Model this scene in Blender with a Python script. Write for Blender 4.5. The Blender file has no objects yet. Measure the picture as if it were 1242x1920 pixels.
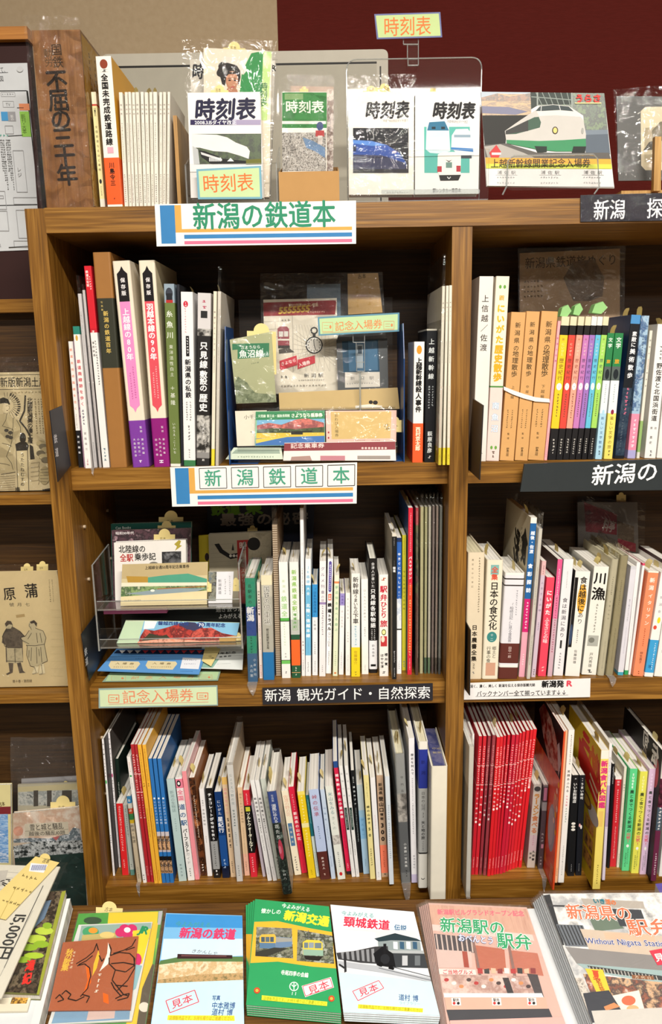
import bpy, math, random
from mathutils import Vector, Matrix
random.seed(7)
SC = bpy.context.scene
COL = SC.collection

# ------------------------------------------------------------------ camera
IMG_W, IMG_H, FPX = 1242, 1920, 1442.0
CAM = Vector((0.0, -1.32, 1.5))
PITCH, ROLL = math.radians(11.5), math.radians(1.02)
FWD = Vector((0, math.cos(PITCH), -math.sin(PITCH)))
_u0 = Vector((0, math.sin(PITCH), math.cos(PITCH)))
_r0 = Vector((1, 0, 0))
RGT = _r0 * math.cos(ROLL) - _u0 * math.sin(ROLL)
UPV = _u0 * math.cos(ROLL) + _r0 * math.sin(ROLL)
cam_data = bpy.data.cameras.new('camera')
cam_data.sensor_fit = 'VERTICAL'
cam_data.sensor_height = 36.0
cam_data.lens = 36.0 * FPX / IMG_H
cam_data.clip_start = 0.05
cam = bpy.data.objects.new('camera', cam_data)
COL.objects.link(cam)
_m = Matrix((RGT, UPV, -FWD)).transposed().to_4x4()
_m.translation = CAM
cam.matrix_world = _m
SC.camera = cam

# ------------------------------------------------------------------ world, lights, exposure
SC.view_settings.view_transform = 'Standard'
SC.view_settings.look = 'None'
SC.view_settings.gamma = 1.0
SC.view_settings.use_curve_mapping = False
SC.view_settings.exposure = 0.0
SC.cycles.transparent_max_bounces = 24
SC.cycles.max_bounces = 8
world = bpy.data.worlds.new('world')
SC.world = world
world.use_nodes = True
world.node_tree.nodes['Background'].inputs[0].default_value = (1.0, 0.94, 0.86, 1)
world.node_tree.nodes['Background'].inputs[1].default_value = 0.06

def strip_light(name, loc, aim, sx, sy, watts, col):
    d = bpy.data.lights.new(name, 'AREA')
    d.shape = 'RECTANGLE'; d.size = sx; d.size_y = sy
    d.energy = watts; d.color = col
    o = bpy.data.objects.new(name, d)
    COL.objects.link(o)
    o.location = loc
    o.rotation_euler = (Vector(aim) - Vector(loc)).to_track_quat('-Z', 'Y').to_euler()
    return o
WARM = (1.0, 0.95, 0.87)
strip_light('ceiling_strip_or_fill', (0.50, -2.10, 3.20), (0.50, -2.0999, 0.0), 2.1, 0.12, 192, WARM)
strip_light('ceiling_strip_or_fill', (0.50, -4.20, 3.20), (0.50, -4.1999, 0.0), 2.1, 0.4, 104, WARM)  # added fill, not a known fixture; lifts frontal light on the lower rows

# ------------------------------------------------------------------ pixel rays onto real planes
def ray(px, py):
    return FWD + RGT * ((px - 621.0) / FPX) - UPV * ((py - 960.0) / FPX)
def at_y(px, py, Y):
    d = ray(px, py)
    return CAM + d * ((Y - CAM.y) / d.y)
def at_z(px, py, z):
    d = ray(px, py)
    return CAM + d * ((z - CAM.z) / d.z)
def on_plane(px, py, pl):
    p0, n = pl
    d = ray(px, py)
    return CAM + d * ((p0 - CAM).dot(n) / d.dot(n))
def upright(Y, tilt=0.0, z0=0.0):            # a plane facing the room; tilt leans its top away
    a = math.radians(tilt)
    return (Vector((0, Y, z0)), Vector((0, -math.cos(a), math.sin(a))))
def level(z):
    return (Vector((0, 0, z)), Vector((0, 0, 1)))
class Crop:
    def __init__(s, x0, y0, k): s.x0, s.y0, s.k = x0, y0, k
    def __call__(s, x, y): return (s.x0 + x / s.k, s.y0 + y / s.k)
FULL = Crop(0, 0, 1.0)

# ------------------------------------------------------------------ materials
def lin(c):
    return tuple(((v / 12.92) if v <= 0.04045 else ((v + 0.055) / 1.055) ** 2.4) for v in c)
def rgb(h):
    if len(h) == 3: h = ''.join(c * 2 for c in h)
    return lin(tuple(int(h[i:i + 2], 16) / 255 for i in (0, 2, 4))) + (1.0,)
_mats = {}
def new_mat(key):
    m = bpy.data.materials.new(key)
    m.use_nodes = True
    nt = m.node_tree
    return m, nt, nt.nodes['Principled BSDF'], nt.nodes, nt.links
def paper(hexc, rough=0.42, spec=0.35):
    key = 'paper_%s_%d' % (hexc, int(rough * 100))
    if key in _mats: return _mats[key]
    m, nt, b, N, L = new_mat(key)
    c = rgb(hexc)
    tc = N.new('ShaderNodeTexCoord')
    nz = N.new('ShaderNodeTexNoise'); nz.inputs['Scale'].default_value = 45.0; nz.inputs['Detail'].default_value = 2.0
    L.new(tc.outputs['Object'], nz.inputs['Vector'])
    mix = N.new('ShaderNodeMix'); mix.data_type = 'RGBA'
    mix.inputs['A'].default_value = tuple(v * 0.93 for v in c[:3]) + (1,)
    mix.inputs['B'].default_value = tuple(min(1, v * 1.05) for v in c[:3]) + (1,)
    L.new(nz.outputs['Fac'], mix.inputs['Factor'])
    L.new(mix.outputs['Result'], b.inputs['Base Color'])
    b.inputs['Roughness'].default_value = rough
    b.inputs['Specular IOR Level'].default_value = spec
    _mats[key] = m
    return m
def ink(hexc): return paper(hexc, 0.5, 0.2)
def pages(hexc='e9e5dc'):
    key = 'pages_' + hexc
    if key in _mats: return _mats[key]
    m, nt, b, N, L = new_mat(key)
    c = rgb(hexc)
    tc = N.new('ShaderNodeTexCoord')
    mp = N.new('ShaderNodeMapping'); mp.inputs['Scale'].default_value = (900, 3, 3)
    nz = N.new('ShaderNodeTexNoise'); nz.inputs['Scale'].default_value = 1.0; nz.inputs['Detail'].default_value = 3.0
    L.new(tc.outputs['Object'], mp.inputs['Vector']); L.new(mp.outputs['Vector'], nz.inputs['Vector'])
    cr = N.new('ShaderNodeValToRGB')
    cr.color_ramp.elements[0].position = 0.3; cr.color_ramp.elements[1].position = 0.62
    cr.color_ramp.elements[0].color = tuple(v * 0.62 for v in c[:3]) + (1,)
    cr.color_ramp.elements[1].color = c
    L.new(nz.outputs['Fac'], cr.inputs['Fac'])
    L.new(cr.outputs['Color'], b.inputs['Base Color'])
    b.inputs['Roughness'].default_value = 0.85
    b.inputs['Specular IOR Level'].default_value = 0.1
    _mats[key] = m
    return m
def photo(key, cols, scale=60.0, stretch=(1, 1, 1), detail=5.0, lo=0.3, hi=0.7, rough=0.35):
    """printed picture texture: noise through a ramp of the picture's own colours"""
    if key in _mats: return _mats[key]
    m, nt, b, N, L = new_mat('print_' + key)
    tc = N.new('ShaderNodeTexCoord')
    mp = N.new('ShaderNodeMapping'); mp.inputs['Scale'].default_value = stretch
    nz = N.new('ShaderNodeTexNoise'); nz.inputs['Scale'].default_value = scale; nz.inputs['Detail'].default_value = detail
    nz.inputs['Roughness'].default_value = 0.65
    L.new(tc.outputs['Object'], mp.inputs['Vector']); L.new(mp.outputs['Vector'], nz.inputs['Vector'])
    cr = N.new('ShaderNodeValToRGB')
    el = cr.color_ramp.elements
    n = len(cols)
    while len(el) < n: el.new(0.5)
    for i, h in enumerate(cols):
        el[i].position = lo + (hi - lo) * i / (n - 1)
        el[i].color = rgb(h)
    L.new(nz.outputs['Fac'], cr.inputs['Fac'])
    L.new(cr.outputs['Color'], b.inputs['Base Color'])
    b.inputs['Roughness'].default_value = rough
    _mats[key] = m
    return m
def wood(key, dark, mid, light, axis='x', rough=0.42, bump=0.08):
    if key in _mats: return _mats[key]
    m, nt, b, N, L = new_mat(key)
    tc = N.new('ShaderNodeTexCoord')
    mp = N.new('ShaderNodeMapping')
    s = {'x': (2.2, 60, 60), 'z': (60, 60, 2.2), 'y': (60, 2.2, 60)}[axis]
    mp.inputs['Scale'].default_value = s
    nz = N.new('ShaderNodeTexNoise'); nz.inputs['Scale'].default_value = 2.2; nz.inputs['Detail'].default_value = 7; nz.inputs['Distortion'].default_value = 1.1
    L.new(tc.outputs['Object'], mp.inputs['Vector']); L.new(mp.outputs['Vector'], nz.inputs['Vector'])
    mp2 = N.new('ShaderNodeMapping')
    mp2.inputs['Scale'].default_value = tuple(v * 4 if v > 5 else v * 2 for v in s)
    n2 = N.new('ShaderNodeTexNoise'); n2.inputs['Scale'].default_value = 2.0; n2.inputs['Detail'].default_value = 3
    L.new(tc.outputs['Object'], mp2.inputs['Vector']); L.new(mp2.outputs['Vector'], n2.inputs['Vector'])
    ad = N.new('ShaderNodeMath'); ad.operation = 'MULTIPLY_ADD'; ad.inputs[1].default_value = 0.45
    L.new(n2.outputs['Fac'], ad.inputs[0]); 
    sb = N.new('ShaderNodeMath'); sb.operation = 'SUBTRACT'; sb.inputs[1].default_value = 0.22
    L.new(nz.outputs['Fac'], sb.inputs[0]); L.new(sb.outputs[0], ad.inputs[2])
    cr = N.new('ShaderNodeValToRGB')
    el = cr.color_ramp.elements; el.new(0.5)
    for e, p, c in zip(el, (0.22, 0.5, 0.80), (dark, mid, light)):
        e.position = p; e.color = rgb(c)
    L.new(ad.outputs[0], cr.inputs['Fac'])
    L.new(cr.outputs['Color'], b.inputs['Base Color'])
    b.inputs['Roughness'].default_value = rough
    bp = N.new('ShaderNodeBump'); bp.inputs['Strength'].default_value = bump; bp.inputs['Distance'].default_value = 0.002
    L.new(ad.outputs[0], bp.inputs['Height']); L.new(bp.outputs['Normal'], b.inputs['Normal'])
    _mats[key] = m
    return m
def clear(key='clear_film', tint=(1, 1, 1), gloss=0.16, rough=0.07, bump=0.5, scale=14.0, haze=0.03):
    """thin clear plastic: straight-through with a glossy reflection from its wrinkles"""
    if key in _mats: return _mats[key]
    m = bpy.data.materials.new(key); m.use_nodes = True
    nt = m.node_tree; N = nt.nodes; L = nt.links
    N.remove(N['Principled BSDF'])
    out = N['Material Output']
    tr = N.new('ShaderNodeBsdfTransparent'); tr.inputs[0].default_value = tuple(tint) + (1,)
    gl = N.new('ShaderNodeBsdfGlossy'); gl.inputs['Roughness'].default_value = rough
    df = N.new('ShaderNodeBsdfDiffuse'); df.inputs[0].default_value = (0.9, 0.92, 0.92, 1)
    fr = N.new('ShaderNodeFresnel'); fr.inputs['IOR'].default_value = 1.5
    mu = N.new('ShaderNodeMath'); mu.operation = 'MULTIPLY_ADD'; mu.inputs[1].default_value = 0.45; mu.inputs[2].default_value = gloss * 0.35
    mu.use_clamp = True
    L.new(fr.outputs[0], mu.inputs[0])
    mx = N.new('ShaderNodeMixShader'); mh = N.new('ShaderNodeMixShader')
    mh.inputs[0].default_value = haze
    L.new(tr.outputs[0], mh.inputs[1]); L.new(df.outputs[0], mh.inputs[2])
    L.new(mu.outputs[0], mx.inputs[0]); L.new(mh.outputs[0], mx.inputs[1]); L.new(gl.outputs[0], mx.inputs[2])
    L.new(mx.outputs[0], out.inputs['Surface'])
    if bump:
        tc = N.new('ShaderNodeTexCoord')
        nz = N.new('ShaderNodeTexNoise'); nz.inputs['Scale'].default_value = scale; nz.inputs['Detail'].default_value = 3; nz.inputs['Distortion'].default_value = 1.5
        L.new(tc.outputs['Object'], nz.inputs['Vector'])
        bp = N.new('ShaderNodeBump'); bp.inputs['Strength'].default_value = bump; bp.inputs['Distance'].default_value = 0.02
        L.new(nz.outputs['Fac'], bp.inputs['Height'])
        L.new(bp.outputs['Normal'], gl.inputs['Normal'])
    _mats[key] = m
    return m
def film(): return clear('clear_film', gloss=0.05, rough=0.05, bump=0.5, scale=18, haze=0.006)
def crinkle(): return clear('crinkled_film', gloss=0.06, rough=0.045, bump=0.8, scale=38, haze=0.008)
def acrylic(): return clear('acrylic', gloss=0.05, rough=0.03, bump=0.0, haze=0.006)
def acrylic_edge(): return clear('acrylic_edge', tint=(0.86, 0.9, 0.88), gloss=0.6, rough=0.15, bump=0.0, haze=0.22)

# ------------------------------------------------------------------ mesh building
class MB:
    def __init__(s): s.v, s.f, s.mi, s.ms = [], [], [], []
    def m(s, mat):
        if mat not in s.ms: s.ms.append(mat)
        return s.ms.index(mat)
    def poly(s, pts, mat):
        i = len(s.v); s.v.extend(Vector(p) for p in pts)
        s.f.append(tuple(range(i, i + len(pts)))); s.mi.append(s.m(mat))
    def faces(s, pts, faces, mat):
        i = len(s.v); s.v.extend(Vector(p) for p in pts); k = s.m(mat)
        for f in faces:
            s.f.append(tuple(i + j for j in f)); s.mi.append(k)
    def box(s, p0, p1, mat):
        x0, y0, z0 = p0; x1, y1, z1 = p1
        s.slab([(x0, y0, z0), (x1, y0, z0), (x1, y0, z1), (x0, y0, z1)], Vector((0, y1 - y0, 0)), mat)
    def slab(s, quad, off, mat, back=None, side=None):
        """polygon extruded by off; polygon order counter-clockwise seen from the front"""
        q = [Vector(p) for p in quad]; n = len(q); o = Vector(off)
        s.poly(q, mat)
        s.poly([p + o for p in reversed(q)], back or mat)
        for i in range(n):
            a, b = q[i], q[(i + 1) % n]
            s.poly([a, a + o, b + o, b], side or mat)
    def tube(s, pts, r, mat, n=6, closed=False):
        pts = [Vector(p) for p in pts]; rings = []
        for i, p in enumerate(pts):
            a = pts[i - 1] if (i or closed) else pts[0]
            b = pts[(i + 1) % len(pts)] if (i + 1 < len(pts) or closed) else pts[-1]
            d = (b - a).normalized()
            u = d.cross(Vector((0, 0, 1)))
            if u.length < 0.05: u = d.cross(Vector((0, 1, 0)))
            u.normalize(); w = d.cross(u)
            rings.append([p + (u * math.cos(2 * math.pi * k / n) + w * math.sin(2 * math.pi * k / n)) * r for k in range(n)])
        V = [q for rg in rings for q in rg]; Fs = []
        R = len(rings)
        for i in range(R if closed else R - 1):
            j = (i + 1) % R
            for k in range(n):
                k2 = (k + 1) % n
                Fs.append((i * n + k, i * n + k2, j * n + k2, j * n + k))
        if not closed:
            Fs.append(tuple(range(n))[::-1]); Fs.append(tuple((R - 1) * n + k for k in range(n)))
        s.faces(V, Fs, mat)
    def build(s, name, parent=None, origin=None, bevel=0.0, smooth=False):
        me = bpy.data.meshes.new(name)
        o = Vector(origin) if origin is not None else (Vector(parent.location) if parent is not None and not parent.get('local') else Vector((0, 0, 0)))
        me.from_pydata([tuple(v - o) for v in s.v], [], s.f)
        for m in s.ms: me.materials.append(m)
        me.polygons.foreach_set('material_index', s.mi)
        if smooth: me.polygons.foreach_set('use_smooth', [True] * len(s.f))
        me.update()
        ob = bpy.data.objects.new(name, me)
        COL.objects.link(ob)
        if parent is not None: ob.parent = parent
        elif origin is not None: ob.location = o
        if bevel:
            md = ob.modifiers.new('bevel', 'BEVEL'); md.width = bevel; md.segments = 2; md.limit_method = 'ANGLE'
        return ob
def tag(o, label, cat, group=None, kind=None):
    o['label'] = label; o['category'] = cat
    if group: o['group'] = group
    if kind: o['kind'] = kind
    return o
def structure(o, label=None):
    o['kind'] = 'structure'
    if label: o['label'] = label
    return o
def thing(name, label, cat, loc, group=None, rot=None):
    o = bpy.data.objects.new(name, None); COL.objects.link(o)
    o.empty_display_size = 0.02
    o.location = loc
    if rot: o.rotation_euler = rot
    return tag(o, label, cat, group)

# ------------------------------------------------------------------ lettering
_gl = {}
def glyph(ch):
    if ch in _gl: return _gl[ch]
    c = bpy.data.curves.new('lettering', 'FONT'); c.body = ch; c.resolution_u = 2; c.size = 1.0
    o = bpy.data.objects.new('lettering', c); COL.objects.link(o)
    dg = bpy.context.evaluated_depsgraph_get()
    e = o.evaluated_get(dg); me = e.to_mesh()
    vs = [(v.co.x, v.co.y) for v in me.vertices]; fs = [tuple(p.vertices) for p in me.polygons]
    e.to_mesh_clear()
    bpy.data.objects.remove(o); bpy.data.curves.remove(c)
    if vs:
        x0 = min(v[0] for v in vs); x1 = max(v[0] for v in vs)
    else: x0, x1 = 0, 0.3
    cjk = ord(ch) > 0x2000
    adv = 1.0 if cjk else (x1 - x0 + 0.08)
    if not cjk: vs = [(x - x0 + 0.04, y) for x, y in vs]
    _gl[ch] = (vs, fs, adv)
    return _gl[ch]
EPS = 0.00004
def clip_convex(pts, clip):
    """keeps printed areas inside the sheet's own edges"""
    ar = sum(clip[i][0] * clip[(i + 1) % len(clip)][1] - clip[(i + 1) % len(clip)][0] * clip[i][1] for i in range(len(clip)))
    sg = 1 if ar > 0 else -1
    out = list(pts)
    for i in range(len(clip)):
        (ax, ay), (bx, by) = clip[i], clip[(i + 1) % len(clip)]
        side = lambda p: sg * ((bx - ax) * (p[1] - ay) - (by - ay) * (p[0] - ax))
        src, out = out, []
        for j in range(len(src)):
            p, q = src[j], src[(j + 1) % len(src)]
            sp, sq = side(p), side(q)
            if sp >= 0: out.append(p)
            if (sp >= 0) != (sq >= 0):
                t = sp / (sp - sq)
                out.append((p[0] + (q[0] - p[0]) * t, p[1] + (q[1] - p[1]) * t))
        if not out: return []
    return out
class Face:
    """a flat printed surface: x to the right, y down, in metres; each print lies a hair above the last"""
    def __init__(s, mb, O, ux, uy, n, k=1):
        s.mb, s.O, s.ux, s.uy, s.n, s.k = mb, Vector(O), Vector(ux).normalized(), Vector(uy).normalized(), Vector(n).normalized(), k
    def p(s, x, y, k=None): return s.O + s.ux * x + s.uy * y + s.n * (EPS * (s.k if k is None else k))
    clip = None
    def poly(s, pts, mat, up=True):
        if isinstance(mat, str): mat = ink(mat)
        if s.clip:
            pts = clip_convex(pts, s.clip)
            if len(pts) < 3: return
        q = [s.p(*a) for a in pts]
        ar = sum(pts[i][0] * pts[(i + 1) % len(pts)][1] - pts[(i + 1) % len(pts)][0] * pts[i][1] for i in range(len(pts)))
        if (ar > 0): q.reverse()
        s.mb.poly(q, mat)
        s.k += 1 if up else 0.06
    def rect(s, x0, y0, x1, y1, mat, up=True): s.poly([(x0, y0), (x1, y0), (x1, y1), (x0, y1)], mat, up)
    def ell(s, cx, cy, rx, ry, mat, n=20, up=True):
        s.poly([(cx + rx * math.cos(2 * math.pi * i / n), cy + ry * math.sin(2 * math.pi * i / n)) for i in range(n)], mat, up)
    def line(s, pts, w, mat, up=True):
        if isinstance(mat, str): mat = ink(mat)
        for (x0, y0), (x1, y1) in zip(pts, pts[1:]):
            d = math.hypot(x1 - x0, y1 - y0) or 1e-9
            nx, ny = -(y1 - y0) / d * w / 2, (x1 - x0) / d * w / 2
            s.poly([(x0 + nx, y0 + ny), (x1 + nx, y1 + ny), (x1 - nx, y1 - ny), (x0 - nx, y0 - ny)], mat, False)
        if up: s.k += 1
    def frame(s, x0, y0, x1, y1, w, mat): s.line([(x0, y0), (x1, y0), (x1, y1), (x0, y1), (x0, y0 - w / 2)], w, mat)
    def char(s, ch, cx, cy, sx, sy, mat, bold=0.0, rot=0.0, shear=0.0, dx=0, dy=0):
        vs, fs, adv = glyph(ch)
        if not vs: return
        c, sn = math.cos(rot), math.sin(rot)
        offs = [(0, 0)]
        if bold: offs = [(-bold, 0), (bold, 0), (0, -bold), (0, bold)]
        for ci, (ox, oy) in enumerate(offs):
            P = []; kk = s.k + 0.12 * ci
            for x, y in vs:
                X = (x - adv / 2) * sx + ox; Y = -(y - 0.38) * sy + oy
                X -= shear * Y
                P.append(s.p(cx + X * c - Y * sn, cy + X * sn + Y * c, kk))
            s.mb.faces(P, fs, mat)
    def text(s, st, x, y, size, mat, bold=0.0, squash=1.0, shear=0.0, gap=0.0, rot=0.0, center=False, up=True):
        """one line of lettering; x,y is the middle of its left end (or its middle)"""
        if isinstance(mat, str): mat = ink(mat)
        adv = [glyph(c)[2] * size * squash if c != ' ' else size * squash * 0.4 for c in st]
        tot = sum(adv) + gap * (len(st) - 1)
        cur = -tot / 2 if center else 0.0
        for c, a in zip(st, adv):
            if c != ' ':
                d = cur + a / 2
                s.char(c, x + d * math.cos(rot), y + d * math.sin(rot), size * squash, size, mat, bold * size, rot, shear)
            cur += a + gap
        if up: s.k += 1
    def vtext(s, st, cx, y0, y1, size, mat, bold=0.0, squash=1.0, slope=0.0):
        """lettering running down from y0 to y1"""
        if isinstance(mat, str): mat = ink(mat)
        n = len(st); step = (y1 - y0) / n; sy = min(size, step * 1.08)
        for i, c in enumerate(st):
            if c == ' ': continue
            rot = math.pi / 2 if c in 'ー/()〜-' else 0.0
            s.char(c, cx, y0 + (i + 0.5) * step, size * squash, sy, mat, bold * size, rot)
        s.k += 1
    def tiny(s, cx, y0, y1, size, mat, vertical=True):
        """print too small to read: broken strokes"""
        if isinstance(mat, str): mat = ink(mat)
        t = y0; rnd = random.Random(int(abs(cx * 1e5 + y0 * 1e4))); k0 = s.k
        while t < y1 - size * 0.4:
            L = size * rnd.uniform(0.5, 0.85); s.k = k0
            for j in range(2):
                a, b = rnd.uniform(-0.45, 0.0), rnd.uniform(0.1, 0.45)
                u0 = t + L * (0.05 + 0.5 * j); u1 = u0 + L * 0.22
                if vertical: s.rect(cx + a * size, u0, cx + b * size, u1, mat, False)
                else: s.rect(u0, cx + a * size, u1, cx + b * size, mat, False)
            if vertical: s.rect(cx - 0.08 * size, t, cx + 0.1 * size, t + L * 0.8, mat, False)
            else: s.rect(t, cx - 0.08 * size, t + L * 0.8, cx + 0.08 * size, mat, False)
            t += size * 1.05
        s.k = k0 + 1
    def tinyh(s, x0, x1, cy, size, mat): s.tiny(cy, x0, x1, size, mat, False)
class PFace(Face):
    """a Face whose drawings may be given where they are seen in the photograph"""
    def __init__(s, mb, pl, O, ux, uy, crop=FULL, k=1):
        super().__init__(mb, O, ux, uy, pl[1], k); s.pl, s.crop = pl, crop
    def xy(s, x, y):
        q = on_plane(*s.crop(x, y), s.pl) - s.O
        return (q.dot(s.ux), q.dot(s.uy))
    def ppoly(s, pts, mat, up=True): s.poly([s.xy(*a) for a in pts], mat, up)
    def prect(s, x0, y0, x1, y1, mat): s.ppoly([(x0, y0), (x1, y0), (x1, y1), (x0, y1)], mat)
    def pell(s, cx, cy, rx, ry, mat, n=20, up=True):
        s.ppoly([(cx + rx * math.cos(2 * math.pi * i / n), cy + ry * math.sin(2 * math.pi * i / n)) for i in range(n)], mat, up)
    def pline(s, pts, w, mat, up=True): s.line([s.xy(*a) for a in pts], s.len(w), mat, up)
    def len(s, w): return w / s.crop.k * s.mpp
    @property
    def mpp(s): return (s.O - CAM).length / FPX
    def ptext(s, st, x0, y0, x1, y1, size, mat, bold=0.0, shear=0.0, squash=None):
        """lettering from one photo point to another (middle line); size in crop pixels"""
        a = s.xy(x0, y0); b = s.xy(x1, y1)
        L = math.hypot(b[0] - a[0], b[1] - a[1]); rot = math.atan2(b[1] - a[1], b[0] - a[0])
        sz = s.len(size)
        nat = sum(glyph(c)[2] if c != ' ' else 0.4 for c in st)
        sq = squash or min(1.25, L / (nat * sz))
        gap = (L - nat * sz * sq) / max(1, len(st) - 1)
        s.text(st, a[0], a[1], sz, mat, bold, sq, shear, gap, rot)
    def pvtext(s, st, x0, y0, x1, y1, size, mat, bold=0.0):
        if isinstance(mat, str): mat = ink(mat)
        n = len(st); sz = s.len(size)
        a = s.xy(x0, y0); b = s.xy(x1, y1)
        rr = math.atan2(b[1] - a[1], b[0] - a[0]) - math.pi / 2
        for i, c in enumerate(st):
            if c == ' ': continue
            t = (i + 0.5) / n
            rot = rr + (math.pi / 2 if c in 'ー/()〜-' else 0.0)
            s.char(c, a[0] + (b[0] - a[0]) * t, a[1] + (b[1] - a[1]) * t, sz, sz, mat, bold * sz, rot)
        s.k += 1
    def ptiny(s, x0, y0, x1, y1, size, mat):
        a = s.xy(x0, y0); b = s.xy(x1, y1)
        if abs(b[0] - a[0]) > abs(b[1] - a[1]): s.tinyh(a[0], b[0], (a[1] + b[1]) / 2, s.len(size), mat)
        else: s.tiny((a[0] + b[0]) / 2, a[1], b[1], s.len(size), mat)
def sheet(mb, pl, quad, thick, mat, crop=FULL, back=None, side=None, dz=0.0):
    """a flat sheet or board lying on plane pl with the corners TL, TR, BR, BL seen in the photo; returns its printed face"""
    n = pl[1]
    q = [(p.copy() if isinstance(p, Vector) else on_plane(*crop(*p), pl)) + n * dz for p in quad]
    mb.slab([q[3], q[2], q[1], q[0]], -n * thick, mat, back, side)
    ux = (q[1] - q[0]).normalized()
    uy = -(n.cross(ux))
    if uy.dot(q[3] - q[0]) < 0: uy = -uy
    F = PFace(mb, (pl[0] + n * dz, n), q[0], ux, uy, crop)
    F.clip = [((p - q[0]).dot(ux), (p - q[0]).dot(uy)) for p in q]
    return F, q

# ------------------------------------------------------------------ large structure
W_LONG = wood('bookcase_wood_along', '51340e', '7d5318', 'a67832', 'x')
W_UP = wood('bookcase_wood_upright', '51340e', '7d5318', 'a67832', 'z')
W_DEEP = wood('bookcase_wood_deep', '51340e', '7d5318', 'a67832', 'y')
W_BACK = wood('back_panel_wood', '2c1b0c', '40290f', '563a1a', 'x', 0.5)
Z4, Z3, Z2 = 0.488, 0.903, 1.313           # tops of the boards the books stand on
ZT0, ZT1 = 1.703, 1.742                     # the top board
XL0, XL1, XD0, XD1, XE0, XE1 = -0.488, -0.455, 0.206, 0.239, 0.93, 0.963
YB = 0.275                                  # back of the book space
WALL_Y = 0.345

def plaster(key, hexc, hex2, scale, rough=0.85, stretch=(1, 1, 1), bump=0.25):
    m, nt, b, N, L = new_mat(key)
    tc = N.new('ShaderNodeTexCoord'); mp = N.new('ShaderNodeMapping'); mp.inputs['Scale'].default_value = stretch
    nz = N.new('ShaderNodeTexNoise'); nz.inputs['Scale'].default_value = scale; nz.inputs['Detail'].default_value = 5
    L.new(tc.outputs['Object'], mp.inputs['Vector']); L.new(mp.outputs['Vector'], nz.inputs['Vector'])
    mix = N.new('ShaderNodeMix'); mix.data_type = 'RGBA'
    mix.inputs['A'].default_value = rgb(hexc); mix.inputs['B'].default_value = rgb(hex2)
    L.new(nz.outputs['Fac'], mix.inputs['Factor']); L.new(mix.outputs['Result'], b.inputs['Base Color'])
    b.inputs['Roughness'].default_value = rough; b.inputs['Specular IOR Level'].default_value = 0.12
    bp = N.new('ShaderNodeBump'); bp.inputs['Strength'].default_value = bump; bp.inputs['Distance'].default_value = 0.002
    L.new(nz.outputs['Fac'], bp.inputs['Height']); L.new(bp.outputs['Normal'], b.inputs['Normal'])
    return m
xb = at_y(521, 60, WALL_Y).x
mb = MB(); mb.box((-2.2, WALL_Y, 0), (xb, WALL_Y + 0.1, 3.3), plaster('beige_wall_covering', 'a8957a', '988468', 90))
structure(mb.build('wall_back'))
mb = MB(); mb.box((xb, WALL_Y, 0), (2.4, WALL_Y + 0.1, 3.3), plaster('maroon_wall_covering', '541a15', '48150f', 60, 0.9, (1, 1, 6)))
structure(mb.build('wall_back'))
mb = MB(); mb.box((-2.2, -5.5, -0.05), (2.4, WALL_Y + 0.1, 0), plaster('shop_floor', 'a89880', '97876f', 6, 0.5))
structure(mb.build('floor'))
mb = MB(); mb.box((-2.2, -5.5, 3.30), (2.4, WALL_Y + 0.1, 3.35), plaster('shop_ceiling', 'd8d4cc', 'cfcabf', 8, 0.9))
structure(mb.build('ceiling'))

case = thing('bookcase', 'brown wood-grain bookcase with two bays of packed book rows', 'bookcase', (-0.12, 0.0, 0.0))
def plank(name, p0, p1, mat, bevel=0.0015):
    b = MB(); b.box(p0, p1, mat)
    return b.build(name, case, bevel=bevel)
plank('side_panel', (XL0, 0, 0), (XL1, YB + 0.02, ZT1 - 0.0005), W_UP)
plank('divider', (XD0, 0, 0), (XD1, YB, ZT0), W_UP)
plank('side_panel', (XE0, 0, 0), (XE1, YB + 0.02, ZT1 - 0.0005), W_UP)
plank('top_board', (XL1, -0.002, ZT0), (XE0, YB + 0.02, ZT1), W_LONG)
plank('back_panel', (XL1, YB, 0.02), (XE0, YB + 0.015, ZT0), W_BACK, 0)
for xa, xz in ((XL1, XD0), (XD1, XE0)):
    plank('shelf_board', (xa, 0.018, 1.275), (xz, YB, Z2), W_LONG)
    plank('shelf_board', (xa, 0.018, 0.860), (xz, YB, Z3), W_LONG)
    plank('shelf_board', (xa, 0.012, 0.448), (xz, YB, Z4), W_LONG)
    plank('plinth', (xa, 0.03, 0.0), (xz, 0.05, 0.448), W_LONG)
for zz in (1.20, 1.10, 0.78, 0.66):
    for yy in (0.06, 0.21):
        mb = MB(); mb.tube([(XL1, yy, zz), (XL1 + 0.004, yy, zz)], 0.003, paper('b9a58a', 0.3), 8)
        mb.build('shelf_pin', case)

# the rack on the left with face-out stock
rack = thing('display_rack', 'dark brown wooden display rack with ledges left of the bookcase', 'rack', (-0.95, 0.08, 0.0))
RY = 0.13
def zpx(x, y, Y): return at_y(x, y, Y).z
ZL1, ZL2, ZL0 = zpx(50, 926, 0.03), zpx(60, 1298, 0.03), zpx(20, 562, 0.10)
ZL3 = 0.405
def rplank(name, p0, p1, mat, bevel=0.0015):
    b = MB(); b.box(p0, p1, mat); return b.build(name, rack, bevel=bevel)
rplank('back_panel', (-1.5, RY, 0.0), (XL0 - 0.001, RY + 0.02, ZL0), W_BACK, 0)
rplank('top_rail', (-1.5, RY - 0.03, ZL0 - 0.022), (XL0 - 0.001, RY - 0.0005, ZL0 + 0.001), W_LONG)
for zl in (ZL1, ZL2, ZL3):
    rplank('ledge', (-1.5, 0.022, zl - 0.018), (XL0 - 0.001, RY - 0.0005, zl), W_LONG)

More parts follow.
